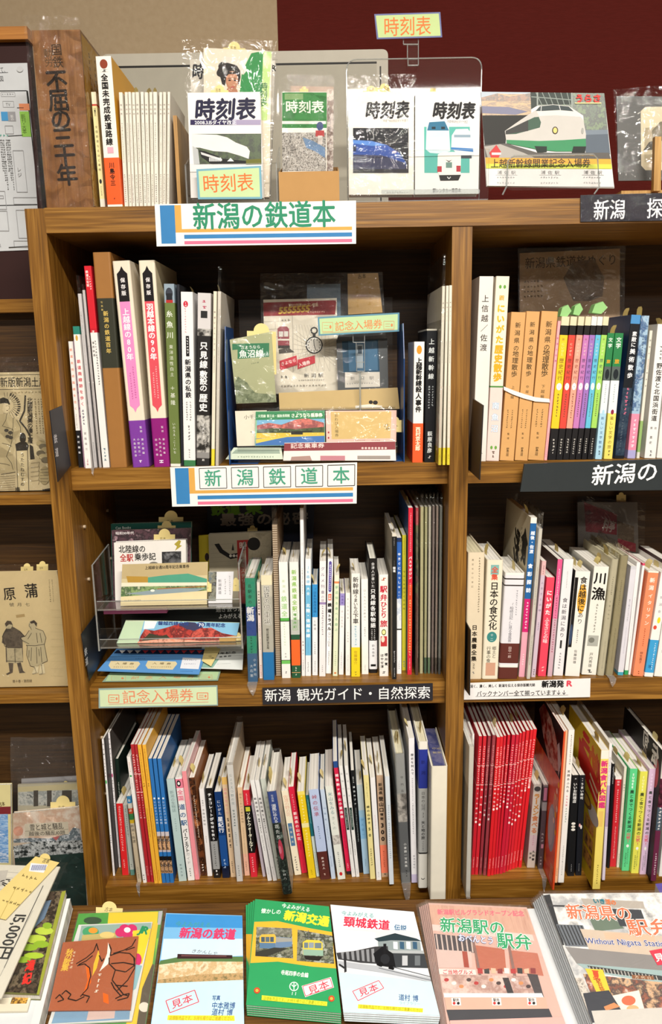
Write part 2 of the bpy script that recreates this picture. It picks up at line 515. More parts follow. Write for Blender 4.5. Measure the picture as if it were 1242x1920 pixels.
# sloping display table in front
TILT = math.radians(15)
TP = (Vector((0, -0.258, 0.552)), Vector((0, -math.sin(TILT), math.cos(TILT))))
table = thing('display_table', 'low sloping display table of dark wood in front of the bookcase', 'table', (0.1, -0.4, 0.0))
def tpt(x, s, h=0.0):                   # s runs up the slope from the middle of the booklets
    return Vector((x, -0.258, 0.552)) + Vector((0, math.cos(TILT), math.sin(TILT))) * s + TP[1] * h
mb = MB()
mb.slab([tpt(-1.3, -0.42), tpt(1.1, -0.42), tpt(1.1, 0.106), tpt(-1.3, 0.106)], -TP[1] * 0.018, wood('table_wood', '3e260c', '5a3a14', '75501f', 'x'))
mb.build('table_top', table)
mb = MB()
b0, b1 = tpt(-1.28, -0.40, -0.0185), tpt(1.08, 0.10, -0.0185)
mb.slab([(-1.28, b0.y, 0), (1.08, b0.y, 0), (1.08, b0.y, b0.z - 0.001), (-1.28, b0.y, b0.z - 0.001)], (0, 0.02, 0), W_LONG)
mb.slab([(-1.28, b1.y - 0.02, 0), (1.08, b1.y - 0.02, 0), (1.08, b1.y - 0.02, b1.z - 0.008), (-1.28, b1.y - 0.02, b1.z - 0.008)], (0, 0.02, 0), W_LONG)
mb.build('table_base', table)

# ------------------------------------------------------------------ books
def book_geometry(root, w, h, d, col, segs, kind, pg, side, txts, slips, sleeve, obi, drawfn=None, tail=None):
    """cover wrapped round a page block; spine faces the room at y = 0, x across, z up (root space)"""
    hard = kind == 'hard'
    t = 0.0022 if hard else 0.0006
    if kind == 'mag': t = 0.0004
    t = min(t, w * 0.2)
    r = min(w * 0.28, 0.0032 if hard else 0.0012)
    nseg = 3
    def prof(off):
        x0, x1 = -w / 2 + off, w / 2 - off
        rr = max(r - off, 0.0002); y0 = off
        P = [(x0, d)]
        P += [(x0 + rr - rr * math.cos(a), y0 + rr - rr * math.sin(a)) for a in [math.pi / 2 * i / nseg for i in range(nseg + 1)]]
        P += [(x1 - rr + rr * math.sin(a), y0 + rr - rr * math.cos(a)) for a in [math.pi / 2 * i / nseg for i in range(nseg + 1)]]
        P += [(x1, d)]
        return P
    out, inn = prof(0), prof(t)
    n = len(out)
    mb = MB(); root['local'] = 1
    base = paper(col); sidem = paper(side) if side else None
    cuts = sorted(set([0.0, 1.0] + [f for s in segs for f in (s[0], s[1])]))
    def colour(f):
        for s in segs:
            if s[0] - 1e-6 <= f <= s[1] + 1e-6: return s[2] if not isinstance(s[2], str) else paper(s[2])
        return base
    for f0, f1 in zip(cuts, cuts[1:]):
        m = colour((f0 + f1) / 2)
        z1, z0 = h * (1 - f0), h * (1 - f1)
        V = [(x, y, z0) for x, y in out] + [(x, y, z1) for x, y in out]
        spine = [(i, i + 1, n + i + 1, n + i) for i in range(1, n - 2)]
        boards = [(0, 1, n + 1, n), (n - 2, n - 1, 2 * n - 1, 2 * n - 2)]
        mb.faces(V, spine, m)
        mb.faces(V, boards, sidem or m)
    pm = paper('d8d4cb')
    V = [(x, y, z) for z in (0, h) for x, y in inn]
    mb.faces(V, [(i + 1, i, n + i, n + i + 1) for i in range(n - 1)], pm)
    rim = [(x, y, h) for x, y in out] + [(x, y, h) for x, y in inn]
    top = colour(0.0)
    mb.faces(rim, [(i, i + 1, n + i + 1, n + i) for i in range(n - 1)], (sidem or top))
    rim = [(x, y, 0) for x, y in out] + [(x, y, 0) for x, y in inn]
    mb.faces(rim, [(i + 1, i, n + i, n + i + 1) for i in range(n - 1)], base)
    for a, b_ in ((0, 0), (n - 1, n - 1)):
        mb.poly([(out[a][0], d, 0), (inn[a][0], d, 0), (inn[a][0], d, h), (out[a][0], d, h)], pm)
    F = Face(mb, (-w / 2, 0, h), (1, 0, 0), (0, 0, -1), (0, -1, 0), k=(8 if obi else 1))
    for tx in txts:
        st, f0, f1, xc, wf, c = tx[:6]
        bold = tx[6] if len(tx) > 6 else 0.0
        if st == '~': F.tiny(xc * w, f0 * h, f1 * h, wf * w, c)
        elif st == '#': F.rect(xc * w - wf * w / 2, f0 * h, xc * w + wf * w / 2, f1 * h, c if not isinstance(c, str) else ink(c))
        elif st == 'o': F.ell(xc * w, (f0 + f1) / 2 * h, wf * w / 2, (f1 - f0) / 2 * h, c if not isinstance(c, str) else ink(c))
        elif st == '[': F.frame(xc * w - wf * w / 2, f0 * h, xc * w + wf * w / 2, f1 * h, 0.0005, c)
        else: F.vtext(st, xc * w, f0 * h, f1 * h, wf * w, c, bold)
    if drawfn: drawfn(F, w, h, mb)
    mb.build('cover', root)
    if pg:
        pb = MB()
        i = 0.003 if hard else 0.0005
        pb.box((-w / 2 + t + 0.0002, t + 0.0004, i if hard else 0.0006), (w / 2 - t - 0.0002, d - (0.003 if hard else 0.0008), h - i), pages(pg))
        pb.build('page_block', root)
    for f0, f1, c in obi:
        ob = MB(); g = 0.0002
        z1, z0 = h * (1 - f0), h * (1 - f1)
        o2 = [(x * (1 + 2 * g / w), y - g) for x, y in out]
        V = [(x, y, z0) for x, y in o2] + [(x, y, z1) for x, y in o2]
        ob.faces(V, [(i, i + 1, n + i + 1, n + i) for i in range(n - 1)], paper(c))
        ob.build('paper_band', root)
    rnd = random.Random(int(w * 1e6) + int(h * 1e5))
    for k in range(slips):
        sb = MB(); yy = d * rnd.uniform(0.10, 0.4); xx = rnd.uniform(-0.25, 0.25) * w; ww = 0.011; hh = rnd.uniform(0.010, 0.016); lean = rnd.uniform(-0.006, 0.006)
        V = []; zz = h - 0.01
        for a in range(5):
            f = a / 4
            half = ww * (1.0 if f < 0.8 else 0.6)
            V += [(xx + lean * f * f, yy - half, zz + 0.01 + hh * f - (0.01 if a == 0 else 0)), (xx + lean * f * f, yy + half, zz + 0.01 + hh * f - (0.01 if a == 0 else 0))]
        fs = [(2 * a, 2 * a + 1, 2 * a + 3, 2 * a + 2) for a in range(4)]
        V2 = [(x + 0.0004, y, z) for x, y, z in V]
        m = paper(rnd.choice(['e3cf86', 'e6d69a', 'd9c27c']), 0.7)
        sb.faces(V, fs, m); sb.faces(V2, [f[::-1] for f in fs], m)
        sb.build('price_slip', root)
    if sleeve:
        s_ = MB(); g = 0.0007; e = sleeve
        x0, x1, y0, y1 = -w / 2 - g, w / 2 + g, -g - 0.0005, d + g
        V = [(x0, y0, 0.0003), (x1, y0, 0.0003), (x1, y1, 0.0003), (x0, y1, 0.0003), (x0 + 0.001, y0 + 0.001, h + e), (x1 - 0.001, y0 + 0.001, h + e), (x1 - 0.001, y1, h + e), (x0 + 0.001, y1, h + e)]
        s_.faces(V, [(0, 1, 5, 4), (1, 2, 6, 5), (3, 0, 4, 7), (2, 3, 7, 6)], film())
        if tail:
            x_, yt_ = w * .5, -(tail[0])
            P_ = [(-x_, -.0016, .0015), (x_, -.0016, .0015), (-x_, yt_, .0012), (x_, yt_, .0012), (-x_ * .5, yt_ - .001, -tail[1] * .55), (x_ * .7, yt_ - .002, -tail[1] * .5), (x_ * .15, yt_ - .001, -tail[1])]
            s_.faces(P_, [(0, 2, 3, 1), (2, 4, 5, 3), (4, 6, 5)], clear('tail_film', gloss=.3, rough=.12, bump=.9, scale=60, haze=.16))
        s_.build('clear_sleeve', root)

ROWS = {}
def B(row, crop, xbl, xbr, yb, xtl, xtr, yt, col, desc, segs=(), txt=(), kind='paper', d=None, Y=None, name='book',
      slip=0, sleeve=0, obi=(), pg='e9e5dc', side=None, label=None, draw=None, cat='book', group=None, free=False, tail=None):
    R = ROWS[row]
    z = R['z']
    if Y is None:
        q = at_z(*crop((xbl + xbr) / 2, yb), z)
        Y = min(max(q.y, R.get('ymin', -0.05)), R.get('ymax', 0.08))
    yb_ = crop(0, yb)[1]
    a, b = at_y(*crop(xbl, yb), Y), at_y(*crop(xbr, yb), Y)
    c, e = at_y(*crop(xtl, yt), Y), at_y(*crop(xtr, yt), Y)
    wd = ((b.x - a.x) + (e.x - c.x)) / 2
    xb_, xt_ = (a.x + b.x) / 2, (c.x + e.x) / 2
    zt = (c.z + e.z) / 2
    zb = (a.z + b.z) / 2
    slope = (xt_ - xb_) / max(0.05, zt - zb)
    xb_ += slope * (z - zb)
    lean = math.atan(slope)
    h = (zt - z) / math.cos(lean)
    wd = max(0.003, wd) * math.cos(lean)
    R['books'].append(dict(x=xb_, a=lean, w=wd, h=h, Y=Y, d=d or min(0.19, max(0.09, h * 0.7)), col=col, desc=desc, segs=segs, txt=txt,
                           kind=kind, name=name, slip=slip, sleeve=sleeve, obi=obi, pg=pg, side=side, label=label, draw=draw, cat=cat, group=group, free=free, tail=tail))
ORD = ['first', 'second', 'third', 'fourth', 'fifth', 'sixth', 'seventh', 'eighth', 'ninth', 'tenth', 'eleventh', 'twelfth', 'thirteenth',
       'fourteenth', 'fifteenth', 'sixteenth', 'seventeenth', 'eighteenth', 'nineteenth', 'twentieth'] 
def ordinal(i):
    if i < 20: return ORD[i]
    tens = {2: 'twenty', 3: 'thirty', 4: 'forty', 5: 'fifty'}[(i + 1) // 10]
    k = (i + 1) % 10
    if k == 0: return {'twenty': 'twentieth', 'thirty': 'thirtieth', 'forty': 'fortieth', 'fifty': 'fiftieth'}[tens]
    return tens + '-' + ORD[k - 1]
def finish_row(row):
    R = ROWS[row]; bs = R['books']; act = [b for b in bs if not b['free']]
    gap = 0.0006
    for b in act: b['w'] -= 0.0004
    for it in range(1500):
        worst = 0
        for p, q in zip(act, act[1:]):
            hm = min(p['h'] * math.cos(p['a']), q['h'] * math.cos(q['a']))
            gp = gap + (0.0009 if p['sleeve'] else 0) + (0.0009 if q['sleeve'] else 0)
            for zz in (0.0, hm):
                pr = p['x'] + p['w'] / 2 / math.cos(p['a']) + math.tan(p['a']) * zz
                ql = q['x'] - q['w'] / 2 / math.cos(q['a']) + math.tan(q['a']) * zz
                o = pr + gp - ql
                if o > 1e-5:
                    worst = max(worst, o)
                    if zz == 0:
                        p['x'] -= o * 0.3; q['x'] += o * 0.3
                        f = o * 0.2
                        if p['w'] > 0.0045: p['w'] -= f
                        if q['w'] > 0.0045: q['w'] -= f
                    else:
                        p['a'] -= o * 0.35 / hm; q['a'] += o * 0.35 / hm
                        p['x'] -= o * 0.1; q['x'] += o * 0.1
                        if p['w'] > 0.0045: p['w'] -= o * 0.1
                        if q['w'] > 0.0045: q['w'] -= o * 0.1
        for b, lim, sg in ((act[0], R.get('xmin'), -1), (act[-1], R.get('xmax'), 1)):
            if lim is None: continue
            for zz in (0, b['h'] * math.cos(b['a'])):
                e = b['x'] + sg * (b['w'] / 2 / math.cos(b['a']) + (0.0012 if b['sleeve'] else 0.0002)) + math.tan(b['a']) * zz
                o = (e - lim) * sg
                if o > 1e-5:
                    worst = max(worst, o)
                    if zz == 0: b['x'] -= sg * o
                    else: b['a'] -= sg * o / zz
        if worst < 5e-5: break
    if worst > 2e-4: print('ROW', row, 'residual', round(worst * 1000, 2), 'mm after', it)
    for i, b in enumerate(bs):
        lab = b['label'] or '%s, %s from left %s' % (b['desc'], ordinal(i), R['phrase'])
        if len(lab.split()) > 16: lab = '%s, %s' % (b['desc'], R['phrase'])
        zl = R['z'] + abs(math.sin(b['a'])) * b['w'] / 2 + 0.0001
        d = b['d']
        if b['Y'] + d > R['yback']: d = R['yback'] - b['Y']
        root = thing(b['name'], lab, b['cat'], (b['x'], b['Y'], zl), b['group'] or R['group'], (0, b['a'], 0))
        book_geometry(root, b['w'], b['h'], d, b['col'], list(b['segs']), b['kind'], b['pg'], b['side'], b['txt'], b['slip'], b['sleeve'], b['obi'], b['draw'], (max(.003, b['Y'] - R.get('edge', .016) + .004), b['tail']) if b['tail'] else None)
def row(key, **k):
    k['books'] = []; ROWS[key] = k

# ---- bottom row, main bay
row('r4', z=Z4, ymin=-0.045, ymax=0.10, yback=YB - 0.005, phrase='in main bay bottom row', group='books in the bottom row of the main bay', xmin=XL1 + 0.0055, xmax=XD0 - 0.002)
H1, H2, H3, H4 = Crop(160, 1330, 5.483), Crop(310, 1330, 5.483), Crop(450, 1330, 5.483), Crop(600, 1330, 4.777)
BW = photo('grey_landscape', ['2b2b2c', '8b8782', 'd8d2ca', '4a4744'], 40)
FLOW = photo('dark_flowers', ['15201c', '31453c', '0d1412', '52645b', '8c9a92'], 70)
BROWN = photo('bronze_ware', ['2a120a', '6b3a1e', '1a0c08', 'a4643a', 'd59a6a'], 30)
FOOD = photo('bread_close_up', ['5a2c12', 'e0b184', '2a1408', 'f0d8c0'], 90)
r = 'r4'
B(r, H1, 226, 286, 1712, 62, 118, 310, 'ece9ea', 'white magazine with bold slanted black title', [(0.3, 0.34, 'ece9ea')], [('ワンダー', 0.02, 0.16, .5, .8, '161616', .05), ('JAPAN', 0.16, 0.275, .5, .62, '161616', .05), ('o', .29, .32, .5, .62, '2fae4c'), ('~', .35, .68, .5, .5, 'b9d8b4'), ('新潟建築10', .69, .79, .5, .6, '3a3a3c'), ('~', .80, .90, .5, .4, '777777'), ('~', .92, .98, .5, .5, '777777')], 'mag', name='magazine', side='4a4645')
B(r, H1, 296, 342, 1625, 150, 205, 240, 'e9e4e6', 'white magazine with slanted title and magenta dot', [], [('ワンダー', 0.03, 0.17, .5, .8, '161616', .05), ('JAPAN', 0.17, 0.275, .5, .62, '161616', .05), ('o', .295, .325, .5, .62, 'b8286e'), ('新潟 長野 山々と建築スポット', .34, .62, .5, .6, '3a3a3c'), ('~', .64, .86, .5, .4, 'caa6bd'), ('~', .9, .98, .5, .5, '666666')], 'mag', name='magazine', side='58524e')
B(r, H1, 352, 420, 1590, 247, 312, 512, '14261f', 'dark green book set back behind the red one', [], [('~', .22, .40, .5, .35, 'd8d8d0')], 'hard', Y=0.085)
B(r, H1, 372, 446, 1705, 303, 376, 968, 'd8272b', 'bright red paperback with small white lettering', [], [('ぶらりたんまつりJAPANへりうぇん', .03, .66, .45, .42, 'f2e6e2'), ('~', .78, .9, .45, .3, 'f2d0c8')], d=0.11, slip=1, side='efe9e0')
B(r, H1, 460, 510, 1705, 385, 424, 985, 'b9c2bb', 'narrow sage grey paperback', [(0.92, 1, '5e8f86')], [('~', .05, .45, .5, .5, '4b5a55'), ('~', .84, .9, .5, .5, '4b5a55')], d=.12)
B(r, H1, 532, 580, 1778, 424, 466, 895, 'e2d2b4', 'cream guide with multicoloured block letters', [(0, .08, '3f8fc2'), (.08, .14, 'e0dccf'), (.14, .2, 'd9572f'), (.2, .27, '3c8a4c'), (.27, .31, 'e6c22c')], [('るるぶ', .02, .19, .5, .7, 'f6efe4', .04), ('新潟・佐渡', .32, .54, .5, .85, '3a332c'), ('~', .82, .97, .5, .45, '8b7a5e')], 'mag', name='guidebook', d=.16, sleeve=.004, tail=.025)
B(r, H1, 592, 632, 1785, 424, 462, 490, 'eeeae6', 'thin white booklet with green dots', [], [('~', .04, .12, .5, .5, 'c88'), ('o', .14, .155, .5, .6, '2f9a4a'), ('~', .17, .25, .5, .4, '999999'), ('~', .93, .98, .5, .7, '333333')], 'mag', name='booklet')
for j, (a, b_, c, e) in enumerate([(636, 672, 462, 500), (674, 708, 503, 531)]):
    B(r, H1, a, b_, 1778, c, e, 362, 'b0282f', ['crimson magazine with pink title', 'crimson magazine beside the yellow pair'][j], [(.205, .212, 'efb9b4'), (.335, .342, 'efb9b4')], [('~', .07, .2, .5, .75, 'efc9c4'), ('~', .215, .33, .5, .7, 'e6aaa4'), ('新潟ラーメン100選', .35, .53, .5, .55, 'f3dcd8'), ('~', .88, .95, .5, .45, 'e6aaa4')], 'mag', name='magazine')
for j, (a, b_, c, e) in enumerate([(710, 748, 533, 577), (750, 788, 580, 626)]):
    B(r, H1, a, b_, 1790, c, e, 365, 'eeb23a', ['amber magazine of the pair, nearer the red', 'amber magazine of the pair, nearer the blue'][j], [], [('~', .03, .26, .5, .36, '7a4f14'), ('~', .27, .30, .5, .6, '5a3a10'), ('~', .45, .66, .5, .36, '7a4f14'), ('~', .9, .98, .5, .3, '7a4f14')], 'mag', name='magazine')
for j, (a, b_, c, e) in enumerate([(790, 828, 642, 684), (830, 868, 688, 732), (872, 912, 736, 782)]):
    B(r, H1, a, b_, 1785, c, e, 508, '2d72b8', ['blue guide with bread pictures, nearest the amber pair', 'blue guide with bread pictures, middle of three', 'blue guide with bread pictures, outermost of three'][j], [(.58, .615, 'cfc4c6'), (.615, .73, FOOD), (.73, .745, 'b9b4c0'), (.78, .815, '1a1512'), (.815, .92, FOOD)], [('o', .305, .32, .5, .5, 'e9eef4'), ('にいがたパン時間', .33, .52, .5, .62, 'dfeaf5')], 'mag', name='guidebook', side='2a5f9a')
B(r, H2, 140, 220, 1768, 6, 96, 718, 'b9cfcd', 'pale blue-green paperback with grey title', [], [('新潟の生物誌', .11, .32, .5, .5, '74898a'), ('~', .38, .5, .5, .3, '93a8a8'), ('新潟大学', .82, .96, .5, .3, '5b7072')], slip=1, side='1e4a48')
B(r, H2, 232, 304, 1760, 98, 172, 705, 'f0edea', 'white road-stop guide with pink emblem', [(0, .012, 'eee'), (.012, .1, 'e57f95')], [('o', .025, .085, .45, .6, '181214'), ('o', .04, .07, .45, .34, 'f0edea'), ('全国', .11, .22, .5, .8, 'e48a9b', .05), ('[', .11, .22, .5, .85, 'e48a9b'), ('道の駅', .24, .47, .5, .95, '35618f', .02), ('パーフェクト', .49, .72, .5, .68, '252525', .03), ('ガイド', .72, .84, .5, .6, '9c9c9c'), ('~', .88, .96, .5, .35, '555555')], name='guidebook', slip=1)
B(r, H2, 308, 352, 1752, 168, 222, 638, 'f0939c', 'rose pink paperback beside the road-stop guide', [], [('~', .9, .96, .5, .3, 'f6dadc')], 'paper', side='f3c4c6')
B(r, H2, 366, 428, 1712, 236, 298, 705, BROWN and '7d4a2c', 'brown book with bronze photograph cover', [(0, 1, BROWN)], [('~', .18, .6, .5, .34, 'ecd9c2'), ('~', .88, .96, .5, .5, 'efe5d8')], slip=1, side='9c643c')
B(r, H2, 434, 484, 1715, 344, 400, 818, 'eeeaea', 'white book with slim black lettering', [], [('糸魚川', .12, .2, .5, .4, '444444'), ('手鞠花野帖', .22, .42, .5, .5, '444444'), ('~', .54, .62, .5, .3, '666666')], slip=1)
B(r, H2, 500, 570, 1735, 412, 486, 812, '1a1818', 'black paperback with tall white rounded title, grey band', [(.585, .9, '9b9c9c')], [('チョコレートが', .05, .36, .5, .56, 'f2f2f2', .035), ('地球を救う', .36, .58, .5, .46, 'e8e8e8', .03), ('~', .62, .88, .5, .36, '5a5a5a'), ('#', .91, .93, .5, .2, 'e9e9e9'), ('~', .95, .98, .5, .4, 'd9d9d9')], slip=1)
B(r, H2, 590, 664, 1735, 500, 578, 850, '1d4d8f', 'deep blue star-guide paperback with white title', [(0, .5, '12366c'), (.86, 1, '0e1a34')], [('にいがた', .09, .27, .5, .5, 'e9eef6'), ('星紀行', .28, .47, .5, .8, 'eef2f8', .02), ('~', .78, .9, .5, .5, 'a9c4e4')], slip=1)
B(r, H2, 674, 728, 1725, 574, 634, 700, 'dcbf9c', 'beige paperback with pink title', [(0, .07, 'e2b868')], [('四季の花めぐり', .1, .37, .5, .6, 'd8788a'), ('新潟 長野 群馬 福島 山形 富山', .4, .7, .5, .36, '2a2422', .03), ('~', .84, .97, .5, .36, '3a322c')], slip=1)
B(r, H2, 737, 803, 1780, 634, 704, 572, 'eceae6', 'tall white book with teal flower title', [], [('じょうえつ野の花', .07, .34, .5, .5, '8fa3a6'), ('~', .38, .53, .5, .5, '5f7478'), ('~', .57, .7, .5, .35, 'a9b8ba'), ('~', .86, .95, .5, .4, '999999')], Y=0.02, side='d8c6ac', sleeve=.012)
B(r, H2, 810, 872, 1710, 735, 788, 805, 'd9bb96', 'tan paperback with brown title', [(.75, 1, 'dfae96')], [('越後における薬用植物', .06, .4, .5, .5, '7d654a'), ('~', .45, .78, .5, .25, '8d755a'), ('~', .84, .94, .5, .4, '7d654a')], d=.16, slip=1)
B(r, H2, 878, 952, 1725, 802, 870, 832, '171515', 'black book with yellow-edged title, red cap and red foot', [(0, .175, 'd3293a'), (.72, 1, 'd3293a')], [('~', .04, .16, .5, .3, 'efc0c4'), ('#', .19, .24, .5, .66, 'c9c43a'), ('ソルトウォータールアー', .25, .7, .5, .62, 'f2f0d8', .03), ('~', .77, .95, .5, .36, 'efc0c4')], slip=1)
B(r, H3, 232, 268, 1722, 110, 142, 968, 'c9bfca', 'thin lavender grey booklet', [], [('~', .1, .4, .5, .4, '8d8592')], 'mag', name='booklet')
for j, (a, b_, c, e) in enumerate([(285, 332, 101, 148), (340, 385, 151, 196)]):
    B(r, H3, a, b_, 1765, c, e, 732, 'eceae8', ['slim white hot-spring guide, nearer the lavender booklet', 'slim white hot-spring guide, nearer the blue-banded book'][j], [], [('新潟日帰り', .16, .36, .5, .62, '262626', .02), ('温泉パラダイス', .37, .52, .5, .5, '262626', .02), ('~', .54, .69, .5, .3, '777777'), ('~', .86, .94, .5, .25, '777777')], 'mag', name='guidebook', slip=j)
B(r, H3, 390, 438, 1745, 202, 270, 718, 'c6ccc2', 'greenish white book with grey title', [], [('潟に咲く花', .16, .4, .55, .5, '8a9088'), ('~', .78, .98, .6, .6, '3a3e3a')], slip=1)
B(r, H3, 440, 550, 1900, 292, 382, 848, '35509a', 'dark flower photo book with blue top, overhanging the shelf edge', [(.3, 1, FLOW)], [('写真集', .03, .10, .5, .3, 'dfe3f0'), ('潟風にゆれる', .12, .3, .5, .5, 'eef0f6', .02), ('花たち', .31, .46, .5, .5, 'e6ebe6', .02), ('o', .46, .66, .55, .5, 'd2455e'), ('o', .52, .6, .45, .3, 'e58396'), ('小林八', .75, .86, .5, .36, 'dfe6e0')], 'hard', Y=-0.02, sleeve=.004, slip=2, side='cfcabf')
B(r, H3, 556, 632, 1705, 412, 488, 842, 'e9dfc6', 'cream flower paperback with blue author panel', [], [('佐渡の野の花', .05, .3, .5, .75, 'd8a48e'), ('#', .38, .65, .5, .62, '4d7399'), ('山本敏夫', .4, .63, .5, .4, 'e9dfc6'), ('~', .78, .95, .5, .4, '555')], slip=1)
B(r, H3, 640, 692, 1685, 492, 560, 800, 'cf2441', 'crimson paperback with white title', [], [('ナチュラリスト', .08, .27, .5, .36, 'f3d3d6'), ('新潟県の山の花', .28, .62, .5, .66, 'f6e2e2', .02), ('~', .64, .72, .5, .3, '7a1626'), ('~', .88, .97, .5, .2, '7a1626')], slip=2)
B(r, H3, 706, 786, 1738, 588, 664, 848, 'e9c822', 'bright yellow paperback', [(0, .04, 'efd96a'), (.36, .41, 'efe2a0')], [('~', .05, .35, .5, .45, 'f4e69a'), ('~', .44, .75, .5, .4, 'f4e69a'), ('~', .9, .97, .5, .3, '8f7a14')], slip=1)
B(r, H3, 790, 818, 1720, 672, 712, 884, 'cfdedd', 'narrow teal-topped book', [(0, .5, '23707c')], [('~', .05, .35, .5, .4, '9fd0d4'), ('~', .7, .95, .5, .4, '555')], side='1a555e')
B(r, H3, 824, 936, 1752, 708, 804, 828, 'b9c8e6', 'lavender-blue book with brown foot band', [], [('峠の伝承', .05, .3, .5, .52, 'b05668', .01), ('~', .4, .56, .5, .25, '7684a4'), ('鈴木正人', .74, .89, .5, .26, 'ead8ce', .02), ('~', .93, .97, .5, .35, 'c7a898')], obi=[(.685, 1, '5a2c26')])
B(r, H3, 940, 986, 1745, 822, 870, 828, 'c4d3e6', 'pale sky blue paperback', [], [('山樵紀', .17, .36, .5, .55, '6c7f9c'), ('~', .38, .56, .5, .4, '8e9fb8'), ('~', .74, .86, .5, .3, '6c7f9c')], slip=1)
B(r, H4, 154, 238, 1525, 52, 110, 692, 'e4e6dc', 'off-white book with calligraphy and grey landscape', [(.52, .62, BW)], [('米山をみる', .06, .3, .5, .6, '55808a'), ('きくの', .31, .47, .5, .5, '9aa39a'), ('~', .7, .88, .5, .28, '777'), ('o', .92, .96, .5, .4, 'cc2f36')])
B(r, H4, 240, 283, 1480, 117, 158, 468, 'd3234a', 'crimson tall book with navy blue top strip', [(0, .055, '244a8a'), (.97, 1, '2a1e28')], [('越後駒ヶ岳', .1, .3, .5, .72, 'f4dfe4', .03), ('山小屋通信', .31, .5, .5, .72, 'f4dfe4', .03), ('~', .56, .76, .5, .4, '8a1430'), ('~', .9, .94, .5, .3, 'f4dfe4')])
for j, (a, b_, c, e) in enumerate([(288, 319, 166, 206), (326, 354, 216, 256)]):
    B(r, H4, a, b_, 1502, c, e, 506, 'e9e8e6', ['slim white magazine with dark capsule, nearer the crimson book', 'slim white magazine with dark capsule, nearer the black spine'][j], [], [('新潟山歩き', .04, .36, .5, .62, '9a9a9a'), ('#', .37, .57, .5, .7, '243a34'), ('~', .39, .55, .5, .4, 'cfe0d4'), ('~', .66, .8, .5, .4, '888'), ('~', .92, .97, .5, .3, '999')], 'mag', name='magazine', slip=1)
B(r, H4, 358, 385, 1465, 272, 312, 548, '15171a', 'black spine with white title, sunk between pale books', [], [('~', .06, .12, .5, .5, 'd0d4d4'), ('漂泊のブナ', .14, .34, .5, .6, 'dfe4e4', .02), ('~', .36, .7, .5, .4, '9aa4a4')])
B(r, H4, 390, 446, 1475, 327, 384, 678, 'a3c3dc', 'sky blue gradient paperback', [(0, .28, 'b4c0c4'), (.28, .36, '8fb4cc'), (.36, .6, '7fb0d6')], [('伊久留一', .36, .58, .5, .5, '4f80ac'), ('~', .83, .92, .5, .2, '3f5f7c')], slip=1)
B(r, H4, 452, 498, 1520, 387, 440, 592, 'e6d996', 'pale yellow walking guide with black numerals', [], [('~', .07, .22, .5, .3, '7d7440'), ('緑の山歩き', .28, .47, .5, .55, '3a3a24', .03), ('50', .48, .6, .5, .8, '3f4a2c', .04), ('~', .7, .88, .5, .45, '6d6740')], name='guidebook', slip=1)
B(r, H4, 508, 552, 1530, 447, 498, 612, 'eceae9', 'plain white booklet with faint print', [], [('~', .36, .5, .5, .3, 'd3a8b4'), ('~', .92, .97, .5, .3, '999')], 'mag', name='booklet', slip=1)
B(r, H4, 556, 612, 1502, 503, 572, 592, 'bd9f83', 'tan trailhead guide with heavy black lettering', [(.68, .96, 'ee7f60')], [('新潟県', .07, .19, .5, .6, '33281e', .03), ('登山口', .2, .36, .5, .75, '2a2018', .04), ('情報', .36, .44, .5, .5, '2a2018', .03), ('300', .45, .65, .5, .95, '1e1712', .05), ('~', .74, .9, .5, .3, '8f3a24'), ('~', .965, .99, .5, .5, '33281e')], name='guidebook', slip=2)
B(r, H4, 624, 662, 1568, 578, 628, 602, 'd3dbe2', 'pale grey-blue booklet beside crumpled film', [], [('~', .26, .4, .5, .5, '9aa4b0'), ('~', .42, .76, .5, .5, '8c96a2')], 'mag', name='booklet')
B(r, H4, 742, 812, 1553, 664, 776, 402, '8a8c8c', 'grey photo book with old mountain print in crumpled film', [(0, .3, 'a7a9a8'), (.3, .52, BW), (.52, .92, '6f7274')], [('守門', .15, .26, .6, .3, '2e2e2e'), ('岳彩', .26, .34, .6, .3, '2e2e2e'), ('仏', .36, .45, .65, .36, '3a3a3a'), ('小倉勝一写真集', .68, .88, .6, .3, 'e6e6e4', .03), ('~', .9, .96, .6, .3, '444')], 'hard', sleeve=.01, slip=2, pg='e2dcc0', tail=.05)
B(r, H4, 816, 874, 1553, 790, 848, 258, 'e9e7ea', 'tall white book with black title, lilac foot', [(.94, 1, 'c6bcd8')], [('歴史を刻んで', .1, .25, .55, .5, '1f1f22', .02), ('~', .27, .43, .5, .32, '8a8a90'), ('~', .44, .66, .5, .32, '666'), ('新潟日報社', .8, .9, .55, .4, '77777c')], slip=1)
B(r, H4, 884, 964, 1600, 880, 974, 292, 'dedcd4', 'library hardcover with navy title panel', [(0, .05, 'e6e2d6'), (.05, .31, '24338f'), (.31, .75, 'a5a6a4'), (.75, .76, '2a2a2a')], [('新潟', .1, .24, .5, .5, '12184e'), ('日本の山河', .33, .46, .5, .42, '2a2a2a'), ('33', .47, .51, .5, .34, '333', 0), ('天と地の旅', .53, .66, .5, .42, '1f1f1f', .02), ('~', .67, .74, .5, .2, '555'), ('o', .92, .94, .5, .4, '2a2a2a'), ('o', .915, .935, .5, .36, 'dedcd4')], 'hard', slip=1, pg='e2dabc')
def slip_case_top(F, w, h, mb):
    m = photo('gilt_marbling', ['35386a', '4a4d78', '6c6a88', '3c3f70'], 55)
    F2 = Face(mb, (-w / 2, 0.0, h), (1, 0, 0), (0, 1, 0), (0, 0, 1), 3)
    F2.rect(0.004, 0.003, w - 0.004, 0.145, m)
    F2.text('新潟', w * .3, 0.05, 0.008, 'b9a877', rot=0.0)
    F2.text('山河', w * .32, 0.065, 0.008, 'b9a877', rot=0.0)
